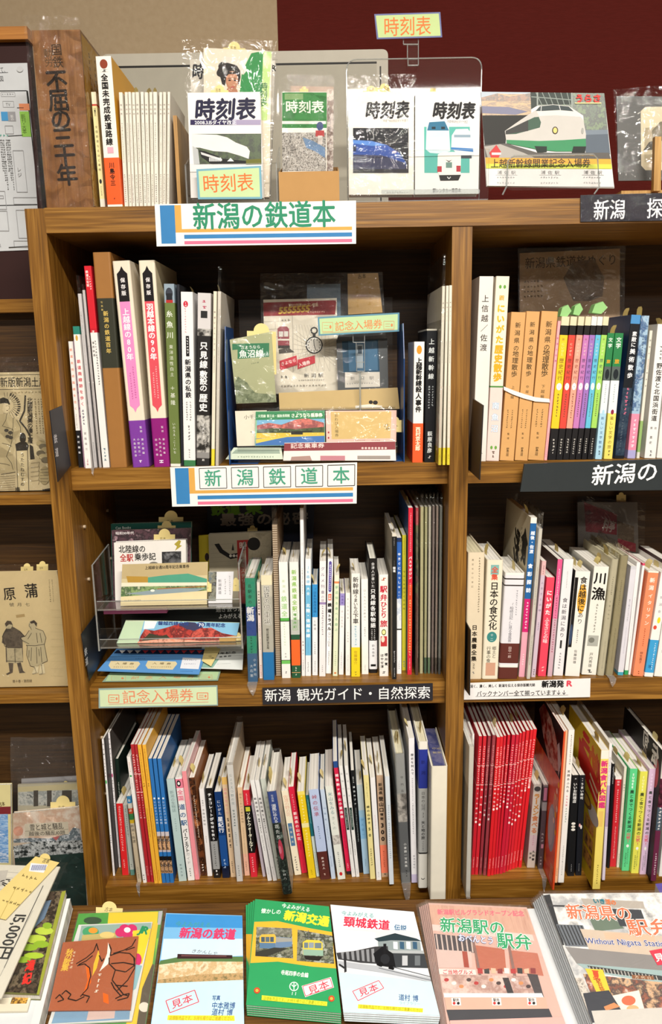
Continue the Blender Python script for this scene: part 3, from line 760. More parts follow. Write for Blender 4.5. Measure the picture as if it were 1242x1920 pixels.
B(r, H4, 995, 1142, 1712, 1025, 1170, 512, 'e2dccb', 'thick cream slipcase with marbled blue top, beside the divider', [], [], 'hard', name='slipcase', d=.15, pg='e2dccb', draw=slip_case_top, cat='slipcase')
finish_row('r4')

# ---- bottom row, right bay
row('r4b', z=Z4, ymin=-0.05, ymax=0.12, yback=YB - 0.005, phrase='in right bay bottom row', group='books in the bottom row of the right bay', xmin=XD1 + 0.003)
J1, J2 = Crop(850, 1330, 5.485), Crop(1000, 1300, 5.054)
r = 'r4b'
B(r, J1, 66, 112, 1822, 98, 150, 385, 'dedbd0', 'ivory magazine in clear film jutting past the shelf edge', [], [], 'mag', name='magazine', sleeve=.012, side='d6d2c2', Y=-0.035, tail=.02)
B(r, J1, 135, 162, 1690, 152, 186, 258, 'f1ece8', 'thin white magazine with pink tip', [(0, .02, 'efb4ac'), (.02, .16, 'f0d6d0')], [], 'mag', name='magazine')
B(r, J1, 166, 184, 1690, 196, 234, 256, 'efeeec', 'plain white magazine beside the red run', [], [], 'mag', name='magazine')
bx = [175, 220, 262, 300, 342, 385, 420, 447, 472, 508, 543, 572, 602, 635, 665, 710]
tx = [252, 305, 355, 400, 445, 486, 522, 556, 600, 648, 685, 715, 752, 795, 830, 864]
yb = [1702, 1702, 1702, 1708, 1718, 1708, 1700, 1695, 1692, 1680, 1668, 1655, 1642, 1632, 1628]
yt = [278, 276, 275, 268, 288, 282, 272, 264, 264, 262, 245, 230, 218, 212, 206]
tl = ['ローカル線の旅', '温泉特集号', 'ご当地鍋', 'ワインと米', '新潟の地酒', '祭りの夏', '城下町あるき', '潟の恵み', '棚田の四季', 'さかな図鑑', '雪国の手仕事', '佐渡の宝', '鉄道の記憶', '発酵の里', '越後の味']
for i in range(15):
    c = ['c4202e', 'c92531', 'b23a48', 'b04450', 'd8222a', 'd5232b', 'd01f30', 'cf2130', 'c41f36', 'c92338', 'd32430', 'd32632', 'd8262e', 'd9242c', 'dc232b'][i]
    j = [.60, .62, .55, .58, .5, .5, .49, .46, .50, .62, .64, .62, .6, .42, .4][i]
    B(r, J1, bx[i] + 2, bx[i + 1] - 1, yb[i], tx[i] + 1, tx[i + 1] - 1, yt[i], c, 'red back-number magazine' + (' dulled by clear film' if i in (2, 3) else ''),
      [(.205, .211, 'f0bcb8'), (.34, .346, 'f0bcb8')], [('~', .07, .2, .5, .72, 'f0b4b2'), ('~', .215, .335, .5, .66, 'f2c4c0'), (tl[i], .35, j, .5, .62, 'f7dedb', .02), ('o', j, j + .018, .5, .6, 'f7e6e2'), ('~', .87, .95, .5, .42, 'f2c4c0')],
      'mag', name='magazine', group='red back-number magazines', slip=1 if i in (4, 9, 11) else 0, sleeve=.004 if i in (2, 3) else 0)
MANGA = photo('comic_colour', ['d8cbb6', '7c5a48', 'e8dfd2', 'b0563c', '4c4644'], 110)
B(r, J1, 757, 848, 1630, 842, 924, 782, 'e2d6cc', 'thick comic with fat orange outlined lettering in film', [(0, .085, 'cfc7c0'), (.6, .8, 'e6cfd4')], [('o', .015, .075, .5, .8, '4a4648'), ('ラーメン', .1, .36, .5, .8, 'd8933c', .05), ('食べる', .36, .58, .5, .78, 'd88a5c', .05), ('~', .6, .72, .5, .3, 'd79ab0'), ('久保春', .78, .92, .68, .36, '2a2626', .03), ('河合', .8, .9, .3, .3, '2a2626', .03)], name='comic_book', sleeve=.006, slip=1, d=.12)
B(r, J1, 868, 930, 1640, 932, 985, 782, '5a4a52', 'plum comic with pink title panel in film', [(0, .02, '8d8288'), (.2, .3, 'a7a2a4')], [('[', .02, .19, .5, .8, '2a2228'), ('#', .03, .18, .5, .66, 'c77f9c'), ('れんげ', .56, .68, .5, .5, 'd8cfd2', .03), ('#', .7, .75, .6, .5, 'd79ab0'), ('久保春', .84, .96, .5, .4, 'cfc6c8', .02)], name='comic_book', sleeve=.006, d=.12, tail=.03)
ORANGE = photo('orange_food_cover', ['d9441c', 'e0541e', 'c8381a', 'ee8a2a'], 14)
def orange_side(F, w, h, mb):
    F2 = Face(mb, (-w / 2, 0.0, h), (0, 1, 0), (0, 0, -1), (-1, 0, 0), 3)
    F2.rect(0, 0.0, 0.19, h * .3, ink('1c1210'))
    F2.poly([(0.004, h * .25), (0.04, h * .1), (0.08, h * .04), (0.13, h * .02), (0.16, h * .1), (0.12, h * .22), (0.06, h * .34)], photo('red_broth', ['6a1c12', '8f2c1c', 'c8a090', '4a140e'], 40))
    F2.poly([(0.002, h * .2), (0.02, h * .1), (0.03, h * .13), (0.012, h * .3)], ink('b9b4b6'))
    F2.rect(0, h * .3, 0.19, h, ORANGE)
    F2.ell(0.03, h * .66, 0.022, h * .15, ink('9fb0bf'))
    F2.ell(0.035, h * .66, 0.017, h * .12, ink('b7c4ce'))
    for k in range(7): F2.ell(0.006 + 0.007 * (k % 3), h * (.34 + .05 * k), 0.004, 0.006, ink(['f4c22c', 'f7e7d2'][k % 2]))
    for k in range(6): F2.line([(0.004 + k * 0.004, h * .42), (0.008 + k * 0.004, h * .52)], 0.0016, 'f3dcc8', False)
    F2.k += 1
    for k in range(4): F2.line([(0.005 + k * 0.004, h * .86), (0.007 + k * 0.004, h * .97)], 0.0018, 'f1d4b4', False)
B(r, J2, 186, 206, 1745, 272, 296, 362, 'd24a22', 'orange ramen magazine showing its front cover', [], [], 'mag', name='magazine', Y=-0.02, draw=orange_side, side='d24a22', d=.19)
B(r, J2, 208, 240, 1705, 300, 330, 352, 'f0b78a', 'peach-spined magazine', [], [('~', .9, .96, .5, .5, '7a3a22')], 'mag', name='magazine', Y=0.0)
B(r, J2, 244, 296, 1730, 334, 400, 350, 'efece6', 'tall white book with coloured lettering', [], [('~', .03, .22, .55, .32, '55504a'), ('笑顔あふれる', .25, .4, .5, .5, '5a544e', .02), ('~', .42, .5, .5, .5, 'd77f8c'), ('~', .5, .6, .5, .45, '7f9a8c'), ('~', .75, .95, .5, .3, '8a8a8a')], slip=1, Y=0.0)
B(r, J2, 326, 392, 1732, 372, 438, 776, '17181a', 'black paperback with three pale round bowls on spine', [], [('~', .03, .06, .5, .35, 'cfcfcf'), ('いいお料理店', .07, .27, .5, .55, 'e9e9e6', .02), ('o', .46, .485, .5, .6, 'e6e2da'), ('o', .49, .515, .5, .6, 'd8d2c6'), ('o', .52, .545, .5, .6, 'e6e2da'), ('~', .88, .96, .5, .2, 'a9a9a9')], slip=1)
B(r, J2, 402, 462, 1726, 442, 498, 776, '1a1d24', 'black paperback with two pale slanted fish on spine', [], [('~', .03, .06, .5, .35, 'cfcfcf'), ('うまい寿司', .07, .24, .5, .55, 'e9e9e6', .02), ('o', .475, .51, .35, .3, 'e2a8a8'), ('o', .49, .53, .6, .3, 'ece8e2'), ('~', .88, .96, .5, .2, 'a9a9a9')], slip=1)
YEL = 'e9c63a'
def yellow_side(F, w, h, mb):
    F2 = Face(mb, (-w / 2, 0.0, h), (0, 1, 0), (0, 0, -1), (-1, 0, 0), 3)
    F2.rect(0, 0, .19, h * .995, ink('d8b428'))
    red = ink('cc2a22'); L = 0.1
    F2.char('ラ', L * .8, h * .14, .06, .075, red, .004); F2.char('め', L * .35, h * .16, .06, .075, ink('d9661f'), .004)
    F2.char('ん', L * .1, h * .19, .045, .07, red, .004); F2.k += 1
    F2.poly([(0, h * .24), (.12, h * .12), (.12, h * .3), (0, h * .42)], red)
    F2.line([(.004, h * .31), (.05, h * .26)], .006, 'e7c9a0'); F2.line([(.004, h * .37), (.05, h * .31)], .006, 'e7c9a0')
    F2.ell(.02, h * .5, .03, h * .06, ink('c9c6c2')); F2.ell(.06, h * .47, .03, h * .05, ink('8a5a34'))
    F2.ell(.06, h * .47, .02, h * .03, ink('d9a13a'))
    for k, c in enumerate(('b5482a', '5a3a3a', '4a3238')):
        F2.rect(.012, h * (.56 + .12 * k), .06, h * (.655 + .12 * k), photo('menu_shot%d' % k, [c, 'd99a4a', '3a2222'], 60))
        F2.k += 1
B(r, J2, 566, 648, 1745, 650, 722, 540, 'efd96e', 'thick yellow ramen guide with pink spine title', [(0, .06, 'efe9dc')], [('新潟食パ大図鑑', .07, .41, .5, .86, 'd63a78', .06), ('#', .43, .54, .45, .6, 'e9c46a'), ('~', .82, .96, .5, .3, '7d6a2c')], name='guidebook', slip=2, Y=-0.02, side=YEL, draw=yellow_side, d=.19)
B(r, J2, 656, 692, 1682, 726, 752, 475, 'd8cde0', 'white and violet glossy magazine', [(0, .3, 'ece9ea'), (.3, .6, 'b8a0c8')], [('~', .1, .3, .5, .5, '666'), ('~', .5, .62, .5, .4, '777')], 'mag', name='magazine', Y=0.005)
B(r, J2, 700, 730, 1640, 752, 778, 668, '15161a', 'narrow black magazine half hidden beside red book', [], [('~', .03, .2, .5, .55, 'dcdcdc')], 'mag', name='magazine', Y=0.04)
B(r, J2, 738, 788, 1642, 780, 858, 790, 'cc2a34', 'red paperback with pale lettering', [(0, .03, 'efe9e2')], [('越後', .04, .1, .5, .4, 'f3d8d6'), ('~', .14, .5, .5, .36, 'efc0bc'), ('~', .55, .9, .5, .28, 'efc0bc')], slip=1)
B(r, J2, 794, 828, 1650, 862, 905, 700, 'e2dccb', 'narrow ivory booklet with green lettering', [], [('新潟の', .16, .24, .5, .6, '55554a'), ('~', .3, .6, .5, .4, 'd39a7a'), ('~', .86, .97, .5, .4, '777')], 'mag', name='booklet', slip=1)
for i, (g, c) in enumerate([((836, 914, 1682, 908, 1004, 716), '5fd08c'), ((922, 1004, 1706, 1012, 1100, 742), 'e2e05a'), ((1012, 1084, 1716, 1106, 1190, 716), 'd9bcd8')]):
    B(r, J2, *g, c, ['mint green', 'lemon green', 'lilac'][i] + ' paperback of the farm-and-food trio', [], [('SUGEE', .04, .19, .5, .42, ['e9f6ec', 'f2f0b0', 'efdcf0'][i], .05), ('農と食で', .2, .37, .5, .55, '2a3a2a', .02), ('つくる新潟の', .37, .62, .5, .55, '26302a', .02), ('元気!', .62, .72, .5, .62, 'd9566a', .02), ('o', .735, .765, .5, .35, 'f2f2ee'), ('~', .78, .93, .6, .2, '4a5a4a'), ('~', .82, .96, .35, .25, '3a4a3a')], slip=1)
PLUM = photo('sake_bottle_print', ['5a1a34', '7a2a4a', '2a1418', '8f3c58'], 20)
def plum_side(F, w, h, mb):
    F2 = Face(mb, (-w / 2, 0.0, h), (0, 1, 0), (0, 0, -1), (-1, 0, 0), 3)
    F2.rect(0, 0, .18, h * .998, ink('1c1515'))
    F2.char('伝', .03, h * .08, .03, .045, ink('efe9e2'), .002); F2.char('旬', .075, h * .05, .028, .04, ink('efe9e2'), .001); F2.char('の', .075, h * .15, .02, .03, ink('b9aaa0'))
    F2.ell(.02, h * .2, .012, .03, ink('c45a5a'))
B(r, J2, 1094, 1176, 1722, 1206, 1262, 560, '6a2a46', 'plum-coloured food book with black front cover', [(0, .2, 'e0d6d0'), (.2, .42, PLUM), (.42, .6, '4c5a68')], [('~', .42, .6, .5, .6, 'e9e6e6'), ('~', .78, .96, .5, .4, 'e6cfd8')], 'hard', slip=1, side='1c1515', draw=plum_side, Y=0.0)
B(r, J2, 1188, 1256, 1735, 1300, 1350, 760, 'eeeae6', 'white book cut off by the picture edge', [], [('~', .1, .9, .5, .4, '777')])
finish_row('r4b')

# ---- third row, main bay
row('r3', z=Z3, ymin=0.022, ymax=0.09, yback=YB - 0.005, phrase='in main bay third row', group='upright books in the third row of the main bay', xmax=XD0 - 0.002)
E1, E2 = Crop(450, 930, 5.19), Crop(630, 900, 4.8)
r = 'r3'
B(r, E1, 78, 178, 1810, 50, 146, 800, '2e9c7c', 'green and blue book in clear film beside the ticket trays', [(.27, .4, '2a4f9c'), (.4, .55, '2a4f9c'), (.55, .72, '2e9c7c'), (.72, 1, '3a6a94')], [('名駅舎の', .05, .25, .45, .4, '1d5c4a', .02), ('新潟', .27, .41, .45, .78, 'f0f2f4', .05), ('~', .56, .72, .45, .3, '1d5c4a'), ('大石憲', .82, .96, .4, .34, 'dfe9ee'), ('小倉敦司', .76, .95, .75, .3, 'dfe9ee')], sleeve=.012, slip=1, d=.15, tail=.02)
B(r, E1, 192, 222, 1775, 156, 200, 842, 'e6d6cc', 'thin blush booklet', [], [('日本の鉄道全駅一覧', .08, .34, .5, .6, '3a2f2c', .02), ('~', .42, .7, .5, .45, '5a4a46'), ('~', .86, .98, .5, .5, 'c0404a')], 'mag', name='booklet', slip=1)
B(r, E1, 228, 340, 1790, 210, 318, 772, 'aaa79b', 'grey paperback with white outlined title, blue foot band', [(0, .09, 'e6d9b8'), (.09, .2, 'bdb8a8')], [('国鉄の', .1, .27, .5, .6, 'f4f2ea', .06), ('国鉄の', .1, .27, .5, .6, '5a5850', .01), ('停車場', .27, .47, .5, .7, 'f4f2ea', .05), ('停車場', .27, .47, .5, .7, '77746a', .01), ('朝日新聞新潟支局', .5, .7, .5, .26, '4a4840')], slip=1, obi=[(.73, 1, '1f6ea8')], d=.14)
RING = photo('ring_spine', ['c9b29a', 'd9c9b4', '9c8468'], 120)
def rings(F, w, h, mb):
    n = int(h / 0.0042)
    for i in range(n):
        y = (i + .5) * h / n
        F.rect(0.0004, y - .0011, w - .0004, y + .0011, ink('d8c6ae'), False)
        F.rect(0.0004, y + .0012, w - .0004, y + .0019, ink('5e4634'), False)
B(r, E1, 348, 402, 1752, 302, 356, 282, 'a58c70', 'tall ring-bound tan notebook in clear film', [], [], 'mag', name='notebook', sleeve=.035, draw=rings, pg='cbb79c')
B(r, E1, 410, 494, 1772, 374, 466, 642, 'eeece8', 'white station guide with bright green stripes', [(.475, .5, '58b04e'), (.5, .506, '141414'), (.845, .875, '6fc060'), (.84, .845, '141414')], [('新潟県', .14, .27, .5, .36, 'a9c890'), ('鉄道全', .28, .47, .5, .72, 'a3cf8e', .02), ('~', .52, .72, .45, .3, 'c2d8b8'), ('~', .78, .83, .5, .3, '999'), ('~', .94, .98, .5, .4, '777')], name='guidebook', slip=2)
B(r, E1, 506, 592, 1770, 478, 570, 642, 'e9eae4', 'white station guide with orange block and dark green foot', [(.49, .62, 'b9bdb6'), (.62, .665, '1f5138'), (.665, .89, 'e8662a'), (.89, .95, '23573a'), (.95, .955, 'd8a06a'), (.955, 1, '23573a')], [('新潟県鉄道全駅', .06, .42, .5, .56, '93c064', .03), ('[', .42, .58, .5, .5, '6fae4a'), ('増補改訂', .43, .57, .5, .38, '5a9c3c', .02), ('~', .905, .94, .5, .3, 'd8e2d4'), ('~', .965, .99, .5, .3, 'd8e2d4')], name='guidebook', slip=1)
B(r, E1, 606, 632, 1752, 578, 626, 118, 'eeecec', 'very tall thin white booklet rising above its neighbours', [], [('~', .18, .22, .5, .3, '777'), ('~', .35, .5, .5, .4, '666'), ('釜澤', .78, .82, .5, .5, '444'), ('克人', .83, .87, .5, .5, '444'), ('~', .9, .97, .5, .4, '777')], 'mag', name='booklet')
B(r, E1, 638, 692, 1752, 634, 694, 612, '6db6dc', 'white and sky blue line guide', [(0, .22, 'e9edf0'), (.82, 1, 'e9edf0')], [('JR路線', .05, .21, .5, .6, '7fb9da', .02), ('大全', .23, .31, .5, .6, 'eaf3f8', .02), ('北陸・信越本線', .37, .67, .5, .72, 'f0f6fa', .03), ('~', .7, .8, .5, .2, '4f9cc8'), ('~', .88, .97, .5, .3, '888')], name='guidebook', slip=1)
B(r, E1, 706, 757, 1746, 700, 760, 862, 'e8e9ec', 'white paperback with blue upper title panel', [(0, .355, '3590cf')], [('「日本列島改造論」', .04, .34, .5, .56, '1b4a7c'), ('と鉄道', .38, .5, .5, .5, '666'), ('~', .63, .78, .5, .4, '888'), ('~', .84, .97, .5, .3, '888')], slip=1, d=.11)
B(r, E1, 772, 834, 1756, 774, 842, 634, 'ebe8e9', 'white paperback with plum title', [(.35, .37, '9a86b4')], [('グルメ列車', .04, .29, .5, .6, '5c4a6a'), ('の旅', .29, .35, .5, .5, '8a7a94'), ('~', .38, .64, .5, .36, '77707c'), ('~', .9, .97, .5, .3, '999')], slip=1)
B(r, E1, 838, 888, 1728, 852, 912, 612, 'f0eeee', 'white travel guide with heavy black title, violet capsule', [], [('#', .035, .27, .5, .52, '5a4f9c'), ('o', .02, .05, .5, .52, '5a4f9c'), ('o', .255, .285, .5, .52, '5a4f9c'), ('~', .05, .27, .5, .36, 'e9e6f4'), ('#', .3, .355, .5, .56, 'd2502c'), ('全国', .305, .35, .5, .4, 'f6e9e0', .03), ('鉄道', .37, .47, .5, .76, '1c1a1c', .06), ('トラベル', .47, .62, .5, .7, '1c1a1c', .05), ('GUIDE', .63, .76, .5, .66, '8c8a8c'), ('~', .8, .93, .5, .3, '555')], name='guidebook', slip=1)
B(r, E1, 908, 948, 1752, 914, 974, 772, 'dfe6c8', 'pale green station-side food guide', [(0, .06, 'f1ead2'), (.06, .08, 'ef8a5a')], [('駅近知る食べる遊ぶ', .09, .56, .55, .62, '8db48a', .02), ('~', .75, .9, .5, .4, 'a9b98a'), ('o', .96, .98, .5, .5, 'd98a5a')], name='guidebook', slip=1)
B(r, E1, 962, 1010, 1740, 974, 1024, 950, 'eceaea', 'small white paperback with lilac top panel', [(0, .145, '9c8fcb')], [('特選版', .02, .13, .5, .5, '6a5aa0', .02), ('第一阿房列車', .2, .42, .5, .5, 'b4b0b0'), ('~', .72, .92, .5, .4, 'b4a8bc')], d=.1, slip=1)
B(r, E1, 1028, 1078, 1746, 1028, 1076, 945, 'ecebe8', 'small plain white paperback with grey title', [], [('第二阿房列車', .05, .32, .5, .42, '9c9a9a'), ('内田百閒', .46, .6, .5, .4, 'a8a6a6'), ('~', .75, .96, .5, .3, 'aaa')], d=.1, slip=1)
B(r, E2, 140, 218, 1770, 138, 220, 842, 'ece9e2', 'white paperback with yellow foot band and brush lettering', [(.5, .72, 'dfe6e8')], [('新幹線', .03, .2, .5, .68, '2c2a28', .01), ('うまいもの', .2, .38, .5, .5, '2c2a28', .01), ('下車', .38, .48, .5, .68, '2c2a28', .01), ('~', .5, .7, .5, .3, '8fb4c4'), ('佐藤隆介', .74, .88, .5, .4, 'b8902c'), ('~', .95, .99, .5, .3, '8a7a2c')], slip=1, obi=[(.71, 1, 'e6d024')], d=.11)
B(r, E2, 234, 294, 1748, 226, 292, 892, 'eceae6', 'white paperback with small grey title beside the black one', [], [('ローカルバスの', .1, .34, .5, .34, '6a6866'), ('終点へ', .34, .44, .5, .34, '6a6866'), ('~', .5, .6, .5, .3, '888'), ('~', .9, .97, .5, .2, '999')], d=.12)
B(r, E2, 300, 376, 1738, 294, 374, 708, '171516', 'black rounded book with white title, white lower band', [(.71, .965, 'e4e4e8')], [('会津人が書いた', .03, .25, .5, .4, 'e9e9ea'), ('只見線各駅物語', .255, .6, .5, .62, 'f2f2f2', .02), ('~', .61, .7, .35, .22, 'ccc'), ('~', .61, .7, .65, .22, 'ccc'), ('鈴木信幸', .74, .86, .5, .34, '55555c'), ('#', .92, .94, .5, .6, '222')], 'hard', d=.14, pg='e9e6da')
B(r, E2, 394, 474, 1766, 386, 474, 852, 'ece8e2', 'white comic with tall red title', [(0, .02, 'f4f0ea')], [('~', .03, .08, .5, .6, 'b0502c'), ('駅弁', .1, .26, .5, .82, 'c2263a', .03), ('ひとり', .26, .42, .5, .72, 'c2263a', .03), ('旅', .43, .52, .5, .82, 'c2263a', .03), ('o', .53, .59, .5, .5, '6a6a30'), ('o', .54, .58, .5, .36, 'f0e8a0'), ('#', .6, .7, .5, .7, 'c0383c'), ('o', .6, .66, .4, .4, 'f0d8c4'), ('櫻井寛', .76, .9, .75, .36, '222', .02), ('はやせ淳', .77, .92, .3, .36, '222', .02), ('~', .95, .98, .5, .4, '666')], name='comic_book', d=.12)
B(r, E2, 508, 547, 1758, 504, 548, 482, '1b1c1c', 'tall black-spined book with beige front cover', [(0, .02, 'd8d2c2')], [('~', .03, .08, .5, .3, '999'), ('国境', .22, .26, .5, .62, 'e6e6e6', .04), ('~', .18, .22, .5, .2, '777'), ('~', .8, .88, .5, .4, 'ccc'), ('~', .92, .98, .5, .3, 'ccc')], side='cfc7b4', slip=1, Y=0.03)
SNOW = photo('snow_train', ['dfe6ee', 'b9c6d8', 'f0f2f4', '8fa2b8'], 50)
B(r, E2, 549, 592, 1745, 549, 594, 520, '2a5fb0', 'blue picture book fading to snow white', [(0, .03, '1d2f55'), (.44, .6, SNOW), (.6, .66, 'dfe4e8'), (.66, .67, '222'), (.67, 1, 'eceef0')], [('ゆきぐにれっしゃ', .1, .37, .5, .66, 'e9eff6', .02), ('だいさくせん', .38, .52, .5, .5, 'dfe9f4'), ('~', .9, .97, .5, .4, '888')], 'mag', name='picture_book')
B(r, E2, 597, 632, 1712, 597, 638, 496, 'd8cf38', 'yellow picture book', [], [('~', .02, .15, .5, .4, 'a08a20'), ('でんしゃのつくりかた', .25, .55, .5, .6, '4a4a20', .02), ('~', .93, .98, .5, .6, '5a7a8a')], 'mag', name='picture_book')
B(r, E2, 642, 685, 1752, 652, 696, 250, 'd0263c', 'tall red bus magazine with white title', [(.45, .47, 'd84a24'), (.47, .85, 'd8442a')], [('~', .03, .26, .5, .4, 'e6a8ae'), ('バスマガジン', .28, .42, .5, .7, 'f4e6e6', .04), ('~', .44, .52, .5, .4, 'f2c4a8'), ('~', .54, .88, .5, .6, 'f0b87a'), ('~', .9, .97, .5, .3, 'f0d0c8')], 'mag', name='magazine', side='2d4f86', slip=1)
MAGA = photo('dark_magazine_spine', ['3a2a24', '6a6a3a', '2a3030', '8a4a44'], 30, (1, 1, .6))
B(r, E2, 716, 744, 1755, 720, 746, 250, 'a83a4a', 'dark mottled magazine beside the red one', [(0, .1, 'b8404c'), (.1, .5, MAGA), (.5, 1, '5a3c34')], [('~', .02, .3, .5, .4, 'e6cfc4'), ('~', .32, .9, .8, .3, 'd8c8bc')], 'mag', name='magazine', sleeve=.02)
for j, (g, c) in enumerate([((762, 796, 1742, 768, 806, 242), 'c9c49a'), ((800, 838, 1742, 810, 848, 242), 'b9b78c'), ((842, 866, 1742, 852, 888, 240), 'd3cfc0'), ((870, 893, 1742, 892, 912, 235), '8a7c78'), ((897, 926, 1745, 914, 944, 234), 'a89a90'), ((930, 958, 1748, 956, 985, 240), '8f9490')]):
    B(r, E2, *g, c, ['straw magazine, first of the crumpled film bundle', 'olive magazine with dotted print, crumpled film bundle', 'ivory magazine, third of the film bundle', 'thin mauve-grey magazine in the film bundle', 'taupe magazine with reddish print, film bundle', 'grey magazine against the divider, film bundle'][j], [(.9, 1, ['c9c49a', '4a6a50', '6a8a6a', '6a5a58', '5a5048', '5a6060'][j])], [('~', .03, .62, .75, .3, ['8a8a4a', 'e9e6d0', '55554a', 'c9bcb8', 'c98a7a', '4a6a6a'][j]), ('~', .66, .95, .6, .24, '77705c')], 'mag', name='magazine', sleeve=.025)
finish_row('r3')

# ---- third row, right bay
row('r3b', z=Z3, ymin=0.02, ymax=0.09, yback=YB - 0.005, phrase='in right bay third row', group='books in the third row of the right bay', xmin=XD1 + 0.006)
G = Crop(840, 880, 3.0896)
r = 'r3b'
B(r, G, 104, 186, 1215, 104, 222, 482, 'dccdb2', 'thick cream volume with brush-written set title', [], [('農家年中行事記', .04, .28, .3, .13, '6a5c48'), ('~', .04, .48, .7, .15, '6a5c48'), ('日本農書全集', .56, .86, .5, .34, '2c241c', .03), ('25', .87, .92, .5, .3, '3a3026'), ('~', .94, .97, .5, .2, '777')], 'hard', name='book', d=.15, pg='d9cfae')
B(r, G, 193, 295, 1215, 228, 322, 526, 'e4dcc6', 'cream volume with teal square and red-lettered title', [], [('#', .04, .12, .5, .5, '7fb0aa'), ('全集', .05, .17, .5, .42, 'd0503c', .03), ('日本の食文化', .18, .58, .52, .54, '26221e', .02), ('o', .595, .685, .5, .62, '3c8480'), ('十二', .605, .68, .5, .2, 'dfe9e6'), ('郷土と', .72, .82, .68, .28, '3a342c'), ('行事の食', .72, .86, .34, .28, '3a342c'), ('#', .86, .97, .5, .6, 'c99a80')], 'hard', d=.14, slip=1)
B(r, G, 292, 402, 1215, 328, 448, 602, 'dfdde2', 'white hardcover with brown base, double black rings', [(0, .02, 'e9e7e0'), (.05, .062, '2a2220'), (.11, .122, '2a2220'), (.66, .85, '5c2a24'), (.87, .89, 'e9e7e0'), (.89, 1, '5c2a24')], [('~', .16, .4, .68, .12, '8a8890'), ('「柏崎日記」に見る食風景', .28, .65, .45, .2, '55535c'), ('田中一郎', .69, .8, .5, .18, 'd9c0b8')], 'hard', d=.13, slip=1)
BRUSH = 'd9cdb0'
def brush_side(F, w, h, mb):
    F2 = Face(mb, (-w / 2, 0.0, h), (0, 1, 0), (0, 0, -1), (-1, 0, 0), 3)
    for cx, ch, yy in ((.03, '食', .2), (.085, '彩', .24), (.085, '探', .5)):
        F2.char(ch, cx, h * yy, .045, .07, ink('2a2620'), .003)
    F2.rect(.02, h * .48, .034, h * .54, ink('6a3440'))
    F2.tiny(.055, h * .1, h * .5, .008, '4a4438')
B(r, G, 412, 448, 1215, 482, 524, 280, '1f5f9c', 'tall blue and magenta book with calligraphy front cover', [(0, .035, 'e9e6dc'), (.5, .71, 'c8206c'), (.71, 1, 'e0a0b0')], [('越後・佐渡', .08, .22, .5, .66, 'e9f0f6', .03), ('食彩探訪', .27, .47, .5, .78, 'e9f0f6', .04), ('~', .52, .7, .5, .5, 'f2d0e0'), ('~', .85, .93, .5, .4, 'f0e0e2')], side=BRUSH, draw=brush_side, slip=1, Y=0.03, d=.19)
B(r, G, 453, 478, 1215, 526, 548, 345, 'e6e2d6', 'thin ivory magazine beside the blue and magenta book', [], [('~', .25, .5, .5, .36, '77705c'), ('~', .7, .9, .5, .36, '77705c')], 'mag', name='magazine', sleeve=.03)
B(r, G, 482, 511, 1205, 548, 572, 532, 'c9b6c4', 'lilac booklet with cursive grey lettering', [(0, .12, 'd8b0b0')], [('~', .04, .12, .5, .4, '7a4a54'), ('ふるさとの味', .16, .44, .5, .6, '6a5a7a'), ('~', .52, .6, .5, .4, '77708a'), ('~', .93, .99, .5, .5, '333')], 'mag', name='booklet')
B(r, G, 522, 570, 1200, 574, 622, 627, 'e2445c', 'coral red paperback with white brush title', [], [('にいがた', .12, .38, .5, .66, 'f6e6e6', .04), ('ふるさとの味', .4, .66, .5, .6, 'f3c8cc', .03), ('~', .9, .97, .5, .4, 'f0d0c8')])
B(r, G, 577, 606, 1200, 638, 668, 522, 'd88a9c', 'pink spined paperback with dark print', [(0, .3, 'e0568a'), (.3, .5, 'e07aa0'), (.5, 1, 'c9a8b4')], [('~', .08, .3, .5, .36, 'f2d8e2'), ('~', .32, .8, .5, .5, 'a03a5c')], 'paper', side='4a3a30')
B(r, G, 612, 668, 1196, 672, 732, 522, 'e4e2e4', 'white paperback with slim black vertical title', [], [('~', .1, .25, .5, .16, '888'), ('食は新潟にあり', .32, .67, .5, .52, '55525a', .01), ('#', .69, .76, .48, .2, '333'), ('~', .8, .95, .5, .3, '77757c')], slip=1)
B(r, G, 682, 762, 1200, 738, 832, 592, 'e9e5de', 'white paperback with yellow sun and black side', [(0, .02, 'e9e5de')], [('#', .06, .72, .12, .22, '1c1a1a'), ('o', .12, .4, .6, .6, 'e3a83c'), ('o', .5, .7, .1, .2, '3a4a66'), ('食は越後に', .05, .38, .6, .5, '2a2420', .02), ('あり', .38, .5, .62, .4, '3a342e'), ('~', .55, .68, .55, .14, '777'), ('佐藤国雄', .74, .88, .55, .22, '444')], slip=2, side='1c1a1a')
B(r, G, 778, 862, 1192, 848, 942, 566, 'e6e4da', 'white book with huge black two-character title', [], [('川', .05, .16, .5, .85, '1c1a18', .03), ('漁', .17, .32, .5, .95, '1c1a18', .03), ('~', .34, .62, .5, .2, '77756c'), ('#', .63, .73, .5, .72, 'a9aaa2'), ('o', .65, .7, .4, .4, '77786f'), ('戸内秀雄', .79, .93, .5, .26, '55534c'), ('~', .95, .98, .5, .4, '444')], slip=2)
B(r, G, 870, 908, 1196, 948, 998, 522, 'cfc8ac', 'beige volume in clear film with grey title', [], [('~', .15, .3, .5, .3, '8a846c'), ('うまいもの', .34, .52, .5, .3, '6a644c'), ('~', .7, .95, .5, .2, '9a947c')], 'hard', sleeve=.012, slip=1, pg='c9c2a0')
B(r, G, 912, 958, 1196, 1002, 1048, 502, 'a99f7c', 'olive-beige cloth volume in clear film', [], [('~', .2, .4, .5, .24, '6a6048'), ('~', .6, .9, .5, .2, '77704f')], 'hard', sleeve=.012, pg='c9c2a0', tail=.015)
